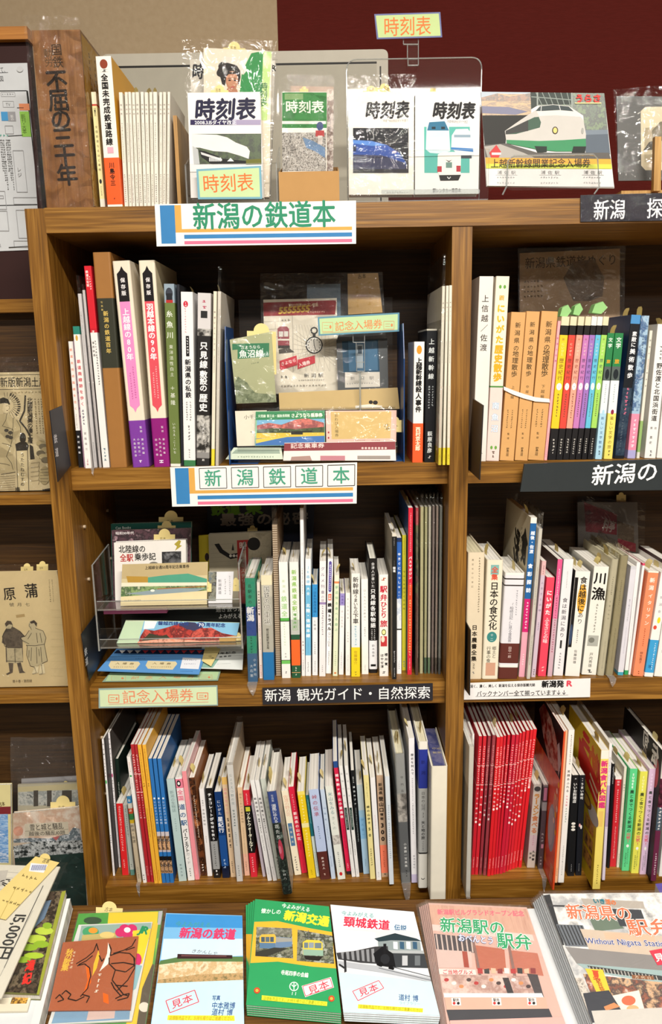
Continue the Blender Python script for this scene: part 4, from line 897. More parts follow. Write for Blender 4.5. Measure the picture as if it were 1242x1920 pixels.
B(r, G, 986, 1018, 1194, 1062, 1100, 562, 'd6d4dc', 'tall pale grey-white magazine with black head strip', [(0, .03, 'c9c9cf'), (.97, 1, '49a0b8')], [('~', .3, .5, .5, .3, '888892'), ('~', .55, .8, .5, .2, '99a')], 'mag', name='magazine')
B(r, G, 1024, 1050, 1190, 1096, 1122, 540, 'e9e7e6', 'slim white magazine with green foot', [(.96, 1, '2f9a5a')], [('~', .3, .7, .5, .3, 'aab')], 'mag', name='magazine')
B(r, G, 1053, 1063, 1190, 1126, 1158, 545, 'ece6e6', 'slim white magazine with pink top edge', [(0, .02, 'e0486c')], [('~', .3, .7, .5, .3, 'c88a9a')], 'mag', name='magazine')
B(r, G, 1068, 1130, 1200, 1152, 1228, 592, 'ec8a62', 'salmon orange paperback with white brush title', [(0, .015, 'efe6d8')], [('新潟', .05, .19, .5, .5, 'f6eadf', .02), ('イタリアン', .2, .52, .55, .44, 'f6e6d6', .02), ('~', .54, .72, .5, .2, 'a0482c'), ('柳生直子', .76, .88, .5, .3, '4a2a20'), ('~', .95, .98, .5, .2, '7a3a22')], slip=1)
B(r, G, 1136, 1188, 1204, 1232, 1290, 602, 'ece8e4', 'white paperback with bright blue foot band', [(.64, .96, '3c9cd2')], [('新潟食', .2, .4, .5, .36, '8a8890'), ('o', .42, .48, .6, .36, 'e6d02c'), ('o', .5, .54, .3, .4, 'd8503c'), ('~', .67, .93, .65, .24, 'dff0f8'), ('港', .86, .94, .4, .4, '1c4a7c')], slip=1)
B(r, G, 1194, 1256, 1208, 1296, 1360, 560, 'eae6e0', 'white book cut off by the picture edge', [(0, .03, '3a1a1c')], [('~', .3, .8, .5, .4, '888')])
finish_row('r3b')

# ---- second row, main bay
row('r2', z=Z2, ymin=0.02, ymax=0.09, yback=YB - 0.005, phrase='in main bay second row', group='upright books in the second row of the main bay', xmin=XL1 + 0.008, xmax=XD0 - 0.001)
A2, B2, C2 = Crop(80, 440, 3.268), Crop(400, 470, 2.5875), Crop(860, 420, 3.251)
r = 'r2'
B(r, A2, 162, 214, 1392, 100, 146, 655, 'e6e2de', 'white paperback with orange title, black lower band', [(.7, 1, '1a1a1e')], [('鉄道未完成路線を往く', .04, .55, .45, .62, 'd88a72', .02), ('~', .57, .68, .4, .3, '444'), ('草町義和', .73, .9, .5, .5, 'c9c9cc', .03)], Y=.035, d=.13)
B(r, A2, 218, 250, 1392, 152, 180, 650, 'b08fa8', 'thin violet paperback tucked behind', [(0, .4, 'a58aa4')], [('消えゆく鉄道の風景', .06, .62, .5, .9, '5a2a6a', .03), ('~', .66, .9, .5, .4, '4a2a44')], Y=.035, d=.13)
B(r, A2, 258, 302, 1415, 174, 228, 562, 'ebe7e4', 'white railway-walk paperback with teal top and red title', [(0, .055, '2a8070')], [('o', .06, .1, .5, .4, 'c9a24a'), ('鉄道廃線跡を歩く', .22, .56, .5, .62, 'c83a48', .02), ('~', .58, .7, .45, .5, '3a3a5a'), ('宮脇俊三', .73, .88, .5, .4, '444'), ('JTB', .93, .98, .5, .5, 'a02a44', 0)], Y=.025, d=.14)
B(r, A2, 306, 333, 1410, 196, 230, 362, 'd6d2d2', 'thin pale grey magazine in clear film', [], [('~', .1, .4, .5, .4, '8a8484'), ('~', .85, .97, .5, .4, '55606a')], 'mag', name='magazine', sleeve=.03, Y=.03, tail=.012)
B(r, A2, 337, 362, 1412, 234, 246, 340, 'cfc9c8', 'thin white magazine with dark photograph front', [], [('~', .3, .9, .5, .4, '77706c')], 'mag', name='magazine', sleeve=.01, Y=.03, side='6a605c')
B(r, A2, 368, 408, 1412, 250, 298, 192, 'e9e5e2', 'white magazine with vivid red upper spine', [(0, .3, 'd0202e'), (.3, .32, 'c01c2c')], [('鉄道文化財', .02, .1, .35, .4, 'f0dcd8', .03), ('~', .05, .12, .7, .3, 'f0dcd8'), ('~', .31, .34, .5, .6, 'f0dcd8'), ('~', .36, .58, .65, .36, '2a2a2e'), ('蒲原鉄道', .36, .44, .3, .36, '222'), ('~', .9, .98, .5, .5, '3a6a7c')], 'mag', name='magazine', Y=.03)
B(r, A2, 412, 514, 1400, 302, 415, 108, '9c6c38', 'tall brown card slipcase with dark green label', [(.205, .525, '34352a')], [('写真集', .215, .265, .3, .13, 'cdb46a'), ('新潟の鉄道百年', .26, .46, .48, .3, 'd0b25e', .02)], 'hard', name='slipcase', pg='9c6c38', cat='slipcase', Y=.028, d=.2)
def ornate(colhex, dark):
    def fn(F, w, h, mb):
        c = w / 2
        F.poly([(c - w * .3, h * .06), (c - w * .12, h * .045), (c, h * .025), (c + w * .12, h * .045), (c + w * .3, h * .06), (c + w * .3, h * .19), (c - w * .3, h * .19)], '1a1618')
        F.rect(c - w * .3, h * .19, c + w * .3, h * .69, ink(colhex))
        F.poly([(c - w * .3, h * .69), (c + w * .3, h * .69), (c + w * .1, h * .705), (c, h * .725), (c - w * .1, h * .705)], colhex)
        F.vtext('保存版', c, h * .075, h * .165, w * .28, 'efeaea', .02)
    return fn
def jline(t, n1, n2):
    return [('監修', .80, .87, .68, .16, 'efe6f2'), (n1, .86, .95, .75, .15, 'efe6f2', .02), (n2, .86, .95, .3, .15, 'efe6f2', .02), ('~', .965, .985, .5, .14, 'efe6f2')]
B(r, A2, 550, 652, 1400, 424, 534, 162, 'e3d8c4', 'white volume with pink ornate panel and violet foot band', [], [], 'hard', draw=lambda F, w, h, mb: (ornate('e48ac0', 0)(F, w, h, mb), F.vtext('上越線の80年', w / 2, h * .22, h * .47, w * .42, 'f6eef2', .02), F.tiny(w * .4, h * .53, h * .66, w * .14, 'b85a94'), F.tiny(w * .6, h * .5, h * .66, w * .14, 'b85a94'), F.vtext('小野坂庄一', w * .5, h * .85, h * .95, w * .15, 'efe6f2'), F.vtext('大島登志彦', w * .26, h * .85, h * .95, w * .15, 'efe6f2'), F.vtext('瀬古龍雄', w * .74, h * .85, h * .94, w * .15, 'efe6f2'), F.vtext('監修', w * .72, h * .79, h * .83, w * .15, 'efe6f2'), F.tiny(w * .5, h * .965, h * .985, w * .3, 'e6d8ee')), obi=[(.765, 1, '7a3a9c')], Y=.024, d=.19)
B(r, A2, 682, 776, 1396, 584, 688, 158, 'e3dac4', 'white volume with red ornate panel and purple foot band', [], [], 'hard', draw=lambda F, w, h, mb: (ornate('d8505c', 0)(F, w, h, mb), F.vtext('羽越本線の90年', w / 2, h * .2, h * .47, w * .44, 'f6eef0', .03), F.tiny(w * .4, h * .53, h * .66, w * .14, 'f0b8b8'), F.tiny(w * .6, h * .5, h * .66, w * .14, 'f0b8b8'), F.vtext('久保田久雄', w * .5, h * .85, h * .95, w * .15, 'f2e0ee'), F.vtext('田宮利雄', w * .26, h * .85, h * .95, w * .15, 'f2e0ee'), F.vtext('瀬古龍雄', w * .74, h * .85, h * .94, w * .15, 'f2e0ee'), F.vtext('監修', w * .72, h * .79, h * .83, w * .15, 'f2e0ee'), F.tiny(w * .5, h * .965, h * .985, w * .3, 'e6d8ee')), obi=[(.755, 1, '8a1a74')], side='d8cba8', Y=.024, d=.19)
B(r, A2, 782, 845, 1392, 742, 806, 302, '67773f', 'moss green paperback with a steam engine on top', [(0, .1, '8fa0ae'), (.985, 1, 'e9e6dc')], [('o', .02, .08, .5, .7, '3a3e48'), ('#', .05, .09, .5, .6, '22242a'), ('#', .085, .1, .5, .66, 'b0302c'), ('糸魚川', .13, .3, .45, .66, 'eceee2', .01), ('東洋活性白土', .32, .5, .5, .4, 'dfe3d0'), ('＋基隆', .54, .66, .5, .5, 'e6e9da'), ('いのうえ・こーいち', .75, .93, .5, .3, 'e6e9da')], Y=.026)
B(r, A2, 850, 862, 1384, 816, 842, 305, '22242c', 'thin dark spine squeezed between green and white books', [], [], 'mag', name='magazine', Y=.03)
B(r, A2, 868, 934, 1396, 842, 924, 352, 'e9e7e6', 'white paperback with red round numeral and bold title', [(.965, 1, '3c7a4c')], [('o', .05, .085, .4, .4, 'c83044'), ('14', .055, .082, .4, .3, 'f2e6e6'), ('~', .09, .23, .35, .2, 'd08a92'), ('#', .245, .36, .5, .28, '1c1c1e'), ('~', .255, .35, .5, .22, 'e0e0e0'), ('新潟県の私鉄', .375, .6, .5, .52, '26262a', .03), ('~', .62, .74, .65, .2, '666'), ('~', .62, .74, .35, .2, '666'), ('~', .76, .86, .5, .26, '444'), ('~', .9, .95, .5, .2, '888')], Y=.026, slip=1)
SNOWB = photo('snow_line_bw', ['1a1918', '2a2826', 'c9c6c0', '3a3836'], 45)
B(r, A2, 948, 1017, 1392, 944, 1038, 360, '201e1e', 'black and white photo book with bold white title', [(0, .2, 'd0cccc'), (.2, .24, SNOWB), (.7, .92, SNOWB), (.92, .955, '8a8886'), (.955, 1, '2a2828')], [('~', .04, .1, .5, .4, 'b0405a'), ('#', .1, .14, .5, .5, '2a2a2a'), ('只見線', .27, .43, .5, .62, 'f0eeec', .03), ('敷設の', .44, .56, .5, .6, 'f0eeec', .03), ('歴史', .57, .68, .5, .66, 'f0eeec', .03), ('~', .75, .85, .5, .3, 'd8d6d4'), ('~', .96, .985, .5, .3, 'd8d6d4')], Y=.026)
B(r, A2, 1032, 1055, 1388, 1047, 1069, 348, 'e4dcc8', 'thin cream railway magazine with yellow foot', [(.9, 1, 'e6d23a')], [('鉄道ピクトリアル', .1, .34, .5, .6, '3a3630'), ('~', .36, .46, .5, .4, '444'), ('~', .5, .75, .5, .3, 'd08a7a')], 'mag', name='magazine', slip=1, Y=.026)
B(r, A2, 1058, 1080, 1388, 1072, 1094, 348, 'dcd6ca', 'thin grey-white magazine in tall clear film', [], [('~', .1, .4, .5, .4, '77726a')], 'mag', name='magazine', sleeve=.04, Y=.026)
B(r, B2, 966, 1018, 1004, 976, 1026, 442, 'e9e6e2', 'small white detective paperback with vermilion foot band', [(0, .02, 'f2f0ea')], [('o', .03, .1, .5, .5, 'd8902c'), ('上越新幹線', .13, .36, .5, .6, '1c1c1c', .04), ('殺人事件', .36, .58, .5, .6, '1c1c1c', .04)], Y=.022, d=.1, obi=[(.67, 1, 'ee5a2c')], draw=lambda F, w, h, mb: F.vtext('西村京太郎', w / 2, h * .7, h * .9, w * .5, 'f6e6c8', .03))
B(r, B2, 1026, 1084, 1008, 1042, 1094, 380, '15171c', 'black paperback with white bold title', [(0, .012, 'c9c6b8')], [('上越新幹線', .06, .38, .5, .56, 'e6ecec', .02), ('~', .42, .6, .35, .24, 'b9c0c4'), ('~', .42, .58, .68, .24, 'b9c0c4'), ('萩原良彦', .76, .93, .5, .5, 'e6ecec', .02), ('~', .95, .98, .5, .4, 'ccc')], Y=.022, d=.13)
for j, (g) in enumerate([(1087, 1109, 1010, 1112, 1134, 172), (1114, 1136, 1010, 1140, 1162, 170), (1140, 1160, 1008, 1167, 1190, 168)]):
    B(r, B2, *g, 'dfd9c8', ['cream railway magazine in film, beside the black paperback', 'cream railway magazine in film, middle of three', 'cream railway magazine in film, against the divider'][j], [(.9, 1, 'e2cf3a')], [('鉄道ファン', .08, .2, .5, .5, '55524a'), ('~', .3, .42, .5, .4, '55524a'), ('~', .55, .85, .5, .3, 'd88a8a'), ('~', .94, .97, .5, .4, '77702c')], 'mag', name='magazine', sleeve=.05 if j == 0 else .0, Y=-.015)
finish_row('r2')

# ---- second row, right bay
row('r2b', z=Z2 + 0.0, ymin=0.02, ymax=0.09, yback=YB - 0.02, phrase='in right bay second row', group='books in the second row of the right bay', xmin=XD1 + 0.006)
r = 'r2b'
B(r, C2, 92, 164, 1418, 122, 224, 320, 'e6e0d8', 'tall white volume with black title by the divider', [], [('上信越／佐渡', .09, .4, .48, .52, '26221e', .01), ('~', .95, .98, .6, .3, '777')], Y=.024)
LEAF = '6aa04a'
B(r, C2, 169, 250, 1418, 230, 312, 320, 'e9dfcc', 'tall cream volume with yellow title and pink lower half', [(.583, .592, '4f8a44'), (.592, 1, 'ead0c8')], [('o', .045, .065, .35, .2, LEAF), ('o', .045, .065, .68, .2, LEAF), ('図説', .1, .125, .5, .4, 'e0a83a', .02), ('にいがた', .14, .36, .5, .62, 'e9b52c', .05), ('歴史散歩', .36, .56, .5, .66, 'e3a92a', .06), ('南魚沼', .66, .85, .5, .58, '8fb4cc', .05), ('南魚沼', .66, .85, .5, .56, 'f2f2f4', .01), ('o', .915, .935, .35, .2, LEAF), ('o', .915, .935, .68, .2, LEAF), ('~', .945, .985, .5, .3, '55483c')], Y=.024)
for j, (g, t) in enumerate([((252, 342, 1425, 324, 412, 540), '上越編'), ((346, 424, 1425, 414, 501, 535), '中越編'), ((428, 522, 1420, 504, 612, 535), '下越編')]):
    B(r, C2, *g, 'd3a166', ['ochre volume of the strapped three, nearest the divider', 'ochre volume of the strapped three, in the middle', 'ochre volume of the strapped three, beside pink spine'][j], [], [('新潟県の', .06, .26, .52, .4, '3a2c1a', .01), ('地理散歩', .25, .43, .52, .44, '3a2c1a', .01), (t, .48, .58, .52, .24, '4a3a24'), ('~', .65, .78, .3, .14, '4a3a24'), ('~', .65, .78, .62, .14, '4a3a24'), ('監修', .8, .86, .46, .16, '4a3a24'), ('野島出版', .91, .97, .5, .2, '4a3a24')], Y=.022, d=.14)
B(r, C2, 526, 545, 1405, 606, 627, 592, 'f0a8ac', 'thin pink booklet with magenta top lettering', [], [('新潟の名勝', .1, .3, .5, .7, 'a0508a', .01), ('~', .8, .98, .5, .4, 'b06a7a')], 'mag', name='booklet', Y=.022)
bb = [549, 600, 640, 679, 716, 754, 790, 829]
tt = [628, 682, 730, 774, 815, 851, 888, 930]
cc = ['e9c42a', 'd8483c', 'f0a08a', 'c078b4', '9a70b8', '62b8d4', '9fd060']
nm = ['yellow', 'tomato red', 'salmon', 'mauve', 'violet', 'sky blue', 'lime green']
nn = ['1', '3', '4', '5', '6', '11', '12']
for i in range(7):
    c = cc[i]
    B(r, C2, bb[i] + 1, bb[i + 1] - 1, 1405, tt[i] + 1, tt[i + 1] - 1, 566, c, nm[i] + ' volume of the black-banded history series', [(0, .06, 'dcd2b0' if i not in (4, 5) else 'e4e2dc'), (.06, .125, '1c1a18'), (.775, 1, '1c1a1c')], [('新', .14, .17, .5, .36, '8a6a3a'), ('にいがた', .175, .27, .5, .4, 'f0e0c0' if i else 'f6e6a0'), ('歴史紀行', .28, .44, .5, .62, '5a3a2a' if i < 3 else '3c3a5a'), ('o', .455, .505, .5, .66, 'f2efe8'), (nn[i][:2], .465, .495, .5, .34, '55483c'), ('~', .53, .7, .5, .36, '5a4a3a'), ('~', .85, .96, .5, .4, 'c9c4bc')], Y=.022, d=.12, group='volumes of the rainbow history series')
DARKIMG = photo('dark_shore', ['0c1420', '1c2c40', '384858', '0a0e16'], 40)
for i, (g, dsc) in enumerate([((833, 884, 1382, 907, 948, 666), 'small white and blue paperback with green top, nearer lime volume'), ((889, 944, 1386, 953, 1006, 666), 'small white and yellow paperback with green top panel')]):
    B(r, C2, *g, 'dfe3e6', dsc, [(0, .26, '2c7c48'), (.26, .37, '55605c'), (.63, 1, ['a9cfe2', 'ecd668'][i])], [('文学', .03, .12, .5, .62, 'e6f0e6', .02), ('旅', .18, .26, .5, .56, 'd8a02c', .03), ('o', .28, .36, .5, .6, '22282c'), ('~', .4, .55, .5, .26, '9aa'), (['新しい文学散歩', '楽しい文学の旅'][i], .65, .92, .5, .46, '3a5c8a' if i == 0 else '6a5a20'), ('o', .6, .64, .5, .36, ['a9cfe2', '8a2440'][i]), ('~', .93, .98, .5, .4, '333')], Y=.022, d=.11, slip=1)
B(r, C2, 952, 1022, 1390, 1062, 1110, 556, '17191f', 'large navy art-walk book with black spine', [(0, .06, '4a8ac0'), (.5, .98, DARKIMG)], [('素敵に', .11, .22, .55, .52, 'e9e9ec', .02), ('美術散歩', .22, .44, .55, .6, 'f0f0f2', .02), ('~', .5, .68, .5, .4, 'd06a86'), ('~', .72, .95, .4, .3, '55606c')], Y=.024, side='1c3a66', slip=1)
BLUEIMG = photo('blue_branches', ['5a86b4', 'a9c4d8', '3a5a86', 'd0d8dc'], 60)
B(r, C2, 1031, 1086, 1390, 1118, 1164, 560, '9cb8d0', 'pale blue patterned book with pink foot panel', [(0, .1, BLUEIMG), (.1, .66, BLUEIMG), (.68, .94, 'e88aa4'), (.94, 1, 'a9a4d0')], [('~', .14, .3, .5, .3, '2c3a4a'), ('~', .72, .92, .5, .5, 'f6dce4')], Y=.024, slip=1)
B(r, C2, 1090, 1112, 1384, 1168, 1186, 650, 'd9d6c8', 'thin ivory booklet with red print', [(.7, .95, '8fb06a')], [('越後の', .05, .2, .5, .6, '44424a'), ('~', .22, .3, .5, .4, 'c05a5a'), ('奈良紀', .3, .45, .5, .5, '44424a')], 'mag', name='booklet', Y=.024, slip=1)
B(r, C2, 1140, 1206, 1386, 1214, 1290, 612, 'e9e6e2', 'white paperback with bold black travel title', [], [('~', .16, .27, .5, .3, '444'), ('野佐渡と', .28, .47, .5, .52, '1f1d1d', .02), ('北国浜街道', .47, .72, .5, .52, '1f1d1d', .02), ('池', .75, .79, .7, .24, '333'), ('原', .75, .79, .35, .24, '333'), ('直史', .82, .9, .4, .26, '333'), ('~', .94, .98, .5, .3, '666')], Y=.022, slip=1)
B(r, C2, 1214, 1262, 1380, 1296, 1346, 640, 'e6e2dc', 'white paperback cut off by the picture edge', [], [('~', .2, .6, .5, .4, '888')], Y=.022)
finish_row('r2b')

# ---- top row, upright things standing on the bookcase
row('rt', z=ZT1, ymin=0.0, ymax=0.2, yback=YB + 0.03, phrase='on top of the bookcase', group='upright books on top of the bookcase', xmin=-0.49)
K = Crop(0, 0, 2.957)
r = 'rt'
B(r, K, 556, 581, 1134, 501, 534, 510, 'e9dfa4', 'slim yellow paperback pressed against the wooden-look carton', [(0, .1, 'ece4c8'), (.1, .115, 'c03a2c'), (.9, 1, 'e6e2d2')], [('川島令三', .13, .2, .5, .5, '2a2a22', .02), ('全国鉄道なるほど事情', .27, .67, .52, .5, '3a3420'), ('o', .73, .77, .5, .5, '333'), ('~', .79, .87, .5, .3, '555')], Y=.03, d=.12, label='slim yellow paperback squeezed beside the big wood-patterned carton on the bookcase top')
B(r, K, 588, 684, 1122, 534, 610, 312, 'ece8e0', 'white paperback with orange band and yellow covers', [], [('o', .02, .08, .5, .5, '8a3a20'), ('[', .085, .1, .5, .5, 'ece8e0'), ('~', .085, .105, .5, .3, '333'), ('全国未完成鉄道路線', .11, .58, .48, .46, '1c1a1a', .03), ('#', .59, .63, .5, .4, 'e9a8b8')], Y=.012, d=.15, side='e2a82a', obi=[(.66, .975, 'ee5a1e')], draw=lambda F, w, h, mb: (F.vtext('川島令三', w / 2, h * .69, h * .85, w * .36, '2a1c14', .02), F.tiny(w / 2, h * .93, h * .955, w * .2, '7a2a14')), label='white paperback with orange band and yellow cover on the bookcase top', slip=1)
tx = [656, 684, 710, 727, 748, 774, 798, 824, 846, 876, 902, 924, 946]
bx2 = [690, 712, 731, 751, 772, 794, 815, 836, 858, 882, 900, 922, 938]
for i in range(12):
    B(r, K, bx2[i] + 1, bx2[i + 1] - 1, 1122, tx[i] + 1, tx[i + 1] - 1, 512 - (i % 3), ['e2ddd0', 'dfd9cb', 'e4dfd3'][i % 3], 'slim white timetable booklet, %s of twelve on the bookcase top' % ordinal(i), [], [('時刻表', .09, .2, .5, .6, '5a5650'), ('~', .26, .6, .5, .42, ['77726a', '6a6a78', '8a8478'][i % 3]), ('~', .7, .95, .5, .5, '66615a')], 'mag', name='timetable', Y=.02 + .004 * (i % 2), d=.13, slip=1 if i in (3, 5, 7, 9) else 0, label='slim white timetable booklet, %s of twelve beside the orange-banded paperback' % ordinal(i), cat='timetable', group='slim white timetables on the bookcase top')
finish_row('rt')

# ------------------------------------------------------------------ flat, face-out things
def wrinkle_sheet(mb, q, n, mat, nx, nz, amp, seed=1):
    """loose film: a grid between four corners TL TR BR BL, pushed outward at random"""
    rr = random.Random(seed); V = []
    for j in range(nz + 1):
        for i in range(nx + 1):
            u, v = i / nx, j / nz
            jit = lambda: rr.uniform(-.3, .3)
            uu = min(1, max(0, u + (jit() / nx if 0 < i < nx else 0))); vv = min(1, max(0, v + (jit() / nz if 0 < j < nz else 0)))
            p = (q[0] * (1 - uu) + q[1] * uu) * (1 - vv) + (q[3] * (1 - uu) + q[2] * uu) * vv
            V.append(p + n * (rr.random() ** 2 * amp))
    F_ = []
    for j in range(nz):
        for i in range(nx):
            a = j * (nx + 1) + i; b = a + 1; c = a + nx + 1; d = c + 1
            if rr.random() < .5: F_ += [(c, d, b), (c, b, a)]
            else: F_ += [(c, d, a), (d, b, a)]
    mb.faces(V, F_, mat)
def card(name, label, cat, pl, crop, quad, thick, hexc, draw=None, group=None, dz=0.0, side=None, sleeve=None, back=None, slips=(), mat=None, bevel=0):
    mb = MB()
    F, q = sheet(mb, pl, quad, 0.0006 if side else thick, mat or paper(hexc), crop, back, None, dz)
    if draw: draw(F)
    o = mb.build(name, origin=(q[2] + q[3]) / 2)
    tag(o, label, cat, group)
    if side:
        n = pl[1]; m0 = (q[0] + q[1] + q[2] + q[3]) / 4
        inner = [p + (m0 - p).normalized() * 0.001 for p in q]
        pm = MB(); pm.slab([p - n * 0.0007 for p in (inner[3], inner[2], inner[1], inner[0])], -n * (thick - 0.0015), side); pm.build('page_block', o)
        bm = MB(); bm.slab([p - n * (thick - 0.0006) for p in (q[3], q[2], q[1], q[0])], -n * 0.0006, mat or paper(hexc)); bm.build('back_cover', o)
    if sleeve:
        sb = MB(); n = pl[1]; g = 0.0012
        s = [(p.copy() if isinstance(p, Vector) else on_plane(*crop(*p), pl)) + n * (dz + g) for p in sleeve[:4]]
        sm = sleeve[4] if len(sleeve) > 4 else film()
        if sm.name.startswith(('crinkled', 'bag')): wrinkle_sheet(sb, s, n, sm, 9, 11, 0.0035, seed=len(label))
        else: sb.poly([s[3], s[2], s[1], s[0]], sm)
        sb.build('clear_sleeve', o)
    for k, sq in enumerate(slips):                     # pale price slips tucked behind
        sb = MB(); n = pl[1]
        G_, qq = sheet(sb, pl, sq[:4], 0.0004, paper('e3cf8c', 0.6), crop, dz=dz - thick - 0.0006 if len(sq) < 5 else dz + 0.0008)
        a, b = qq[0], qq[1]; c = (a + b) / 2; u = (b - a) * 0.27; up = (qq[0] - qq[3]).normalized() * u.length
        arc = [c + u * math.cos(t) + up * math.sin(t) for t in [math.pi * i / 10 for i in range(11)]]
        sb.slab(arc, -n * 0.0004, paper('e3cf8c', 0.6))
        G_.ptext('古本', (sq[3][0] + sq[0][0]) / 2 + abs(sq[1][0] - sq[0][0]) * .35, (sq[0][1] + sq[3][1]) / 2, (sq[3][0] + sq[0][0]) / 2 + abs(sq[1][0] - sq[0][0]) * .65, (sq[1][1] + sq[2][1]) / 2, min(abs(sq[1][0] - sq[0][0]) * .2, abs(sq[3][1] - sq[0][1]) * .5), '4a4230')
        sb.build('price_slip', o)
    return o
def rnd_quad(a, b, c, d, r, n=6):
    """corner points TL, TR, BR, BL with round corners, in order BL..TL for slab"""
    P = [d, c, b, a]; out = []
    for i in range(4):
        p, q, s = Vector(P[i - 1]), Vector(P[i]), Vector(P[(i + 1) % 4])
        u = (p - q).normalized() * r; v = (s - q).normalized() * r
        for k in range(n + 1):
            t = k / n
            out.append(q + u * (1 - t) ** 2 + v * t ** 2)
    return out
K2, K3, K4 = Crop(320, 0, 3.105), Crop(620, 0, 3.105), Crop(880, 100, 3.431)

# ---- on top of the bookcase
pl = upright(0.012)
q = [on_plane(*K(*p), pl) for p in ((165, 172), (435, 160), (545, 1128), (248, 1135))]
x0, x1 = (q[0].x + q[3].x) / 2, (q[1].x + q[2].x) / 2
zt = (q[0].z + q[1].z) / 2
CARTON = wood('carton_wood_print', '6a431c', '85572a', '9a6c3c', 'z', 0.35, 0.02)
t = thing('carton', 'tall wood-patterned carton with big brush lettering in crinkled film', 'carton', ((x0 + x1) / 2, 0.10, ZT1))
ca = math.atan2((q[0].x + q[1].x) / 2 - (q[2].x + q[3].x) / 2, zt - ZT1)
mb = MB(); mb.box((x0 + .003, 0.012, ZT1 + .0005), (x1 - .003, 0.20, zt), CARTON)
Fc = PFace(mb, pl, Vector((x0 + .003, .012, zt)), Vector((1, 0, 0)), Vector((0, 0, -1)), K)
Fs = Face(mb, Vector((x1 - .003, .012, zt)), Vector((0, 1, 0)), Vector((0, 0, -1)), Vector((1, 0, 0)))
Fs.rect(.004, .004, .18, zt - ZT1 - .006, ink('c9a04a')); Fs.rect(.02, .12, .08, .2, ink('8a6a3a')); Fs.tiny(.04, .02, .1, .01, '5a4420'); Fs.tiny(.07, .02, .1, .01, '5a4420')
Fc.pvtext('国鉄', 310, 240, 325, 380, 50, '3a2a18', .01); Fc.pvtext('動労', 262, 270, 275, 370, 40, '4a3a24')
Fc.pvtext('不屈の三十年', 308, 395, 378, 1020, 100, '221810', .028)
mb.build('box', t)
mb = MB()
wrinkle_sheet(mb, [Vector((x0 - .006, .0105, zt + .02)), Vector((x1 - .0015, .0105, zt + .016)), Vector((x1 - .0015, .0105, ZT1 + .001)), Vector((x0 - .006, .0105, ZT1 + .001))], Vector((0, -1, 0)), crinkle(), 7, 18, .008, 5)
mb.poly([(x1 - .001, .006, ZT1 + .001), (x1 - .001, .2, ZT1 + .001), (x1 - .001, .2, zt + .012), (x1 - .001, .006, zt + .018)], film())
mb.build('clear_sleeve', t)

# grey-white panel at the back
pl = upright(0.318)
tr = on_plane(728, 92, pl); tl_ = on_plane(190, 97, pl)
mb = MB()
pts = rnd_quad((tl_.x, .318, tr.z), (tr.x, .318, tr.z), (tr.x, .318, ZT1 + .001), (tl_.x, .318, ZT1 + .001), .012)
mb.slab(pts, (0, .012, 0), paper('b7b0a0', .5))
Fp = Face(mb, (tl_.x, .318, tr.z), (1, 0, 0), (0, 0, -1), (0, -1, 0))
W_ = tr.x - tl_.x
Fp.rect(.02, .0215, W_ - .022, .0255, '1c1a18'); Fp.rect(W_ - .0165, .03, W_ - .0135, .29, '2a2826')
Fp.rect(.02, .0262, W_ - .022, .30, 'a9a393')
tag(mb.build('panel', origin=((tl_.x + tr.x) / 2, .318, ZT1)), 'large grey-white panel with rounded corner and black line standing behind the timetables', 'panel')
for k, (px_, s) in enumerate([((328, 190), 28), ((318, 165), 24)]): pass

def acr_poly(mb, pts, off): mb.slab(pts, off, acrylic(), side=acrylic_edge())
# left acrylic holder with its three timetables
t = thing('leaflet_holder', 'clear acrylic holder with a pale green price card on its pocket', 'holder', (at_y(*K2(350, 1168), .0).x, 0.04, ZT1))
a = at_y(*K2(92, 1168), 0.0); b = at_y(*K2(626, 1168), 0.0); zp = at_y(*K2(350, 953), 0.0).z; zb = at_y(*K2(350, 345), .1).z
mb = MB(); acr_poly(mb, [(a.x, 0.0, ZT1 + .001), (b.x, 0.0, ZT1 + .001), (b.x, 0.0, zp), (a.x, 0.0, zp)], (0, .002, 0)); mb.build('front_panel', t)
mb = MB(); acr_poly(mb, [(a.x, .105, ZT1 + .001), (b.x, .105, ZT1 + .001), (b.x, .105, zb), (a.x, .105, zb)], (0, .002, 0)); mb.build('back_panel', t)
for xx in (a.x, b.x - .002):
    mb = MB(); acr_poly(mb, [(xx, .0025, ZT1 + .001), (xx, .1045, ZT1 + .001), (xx, .1045, zp + .05), (xx, .0025, zp)], (.002, 0, 0)); mb.build('side_panel', t)
mb = MB(); acr_poly(mb, [(a.x + .0025, .0025, ZT1 + .0005), (b.x - .0025, .0025, ZT1 + .0005), (b.x - .0025, .1045, ZT1 + .0005), (a.x + .0025, .1045, ZT1 + .0005)], (0, 0, .002)); mb.build('floor_plate', t)

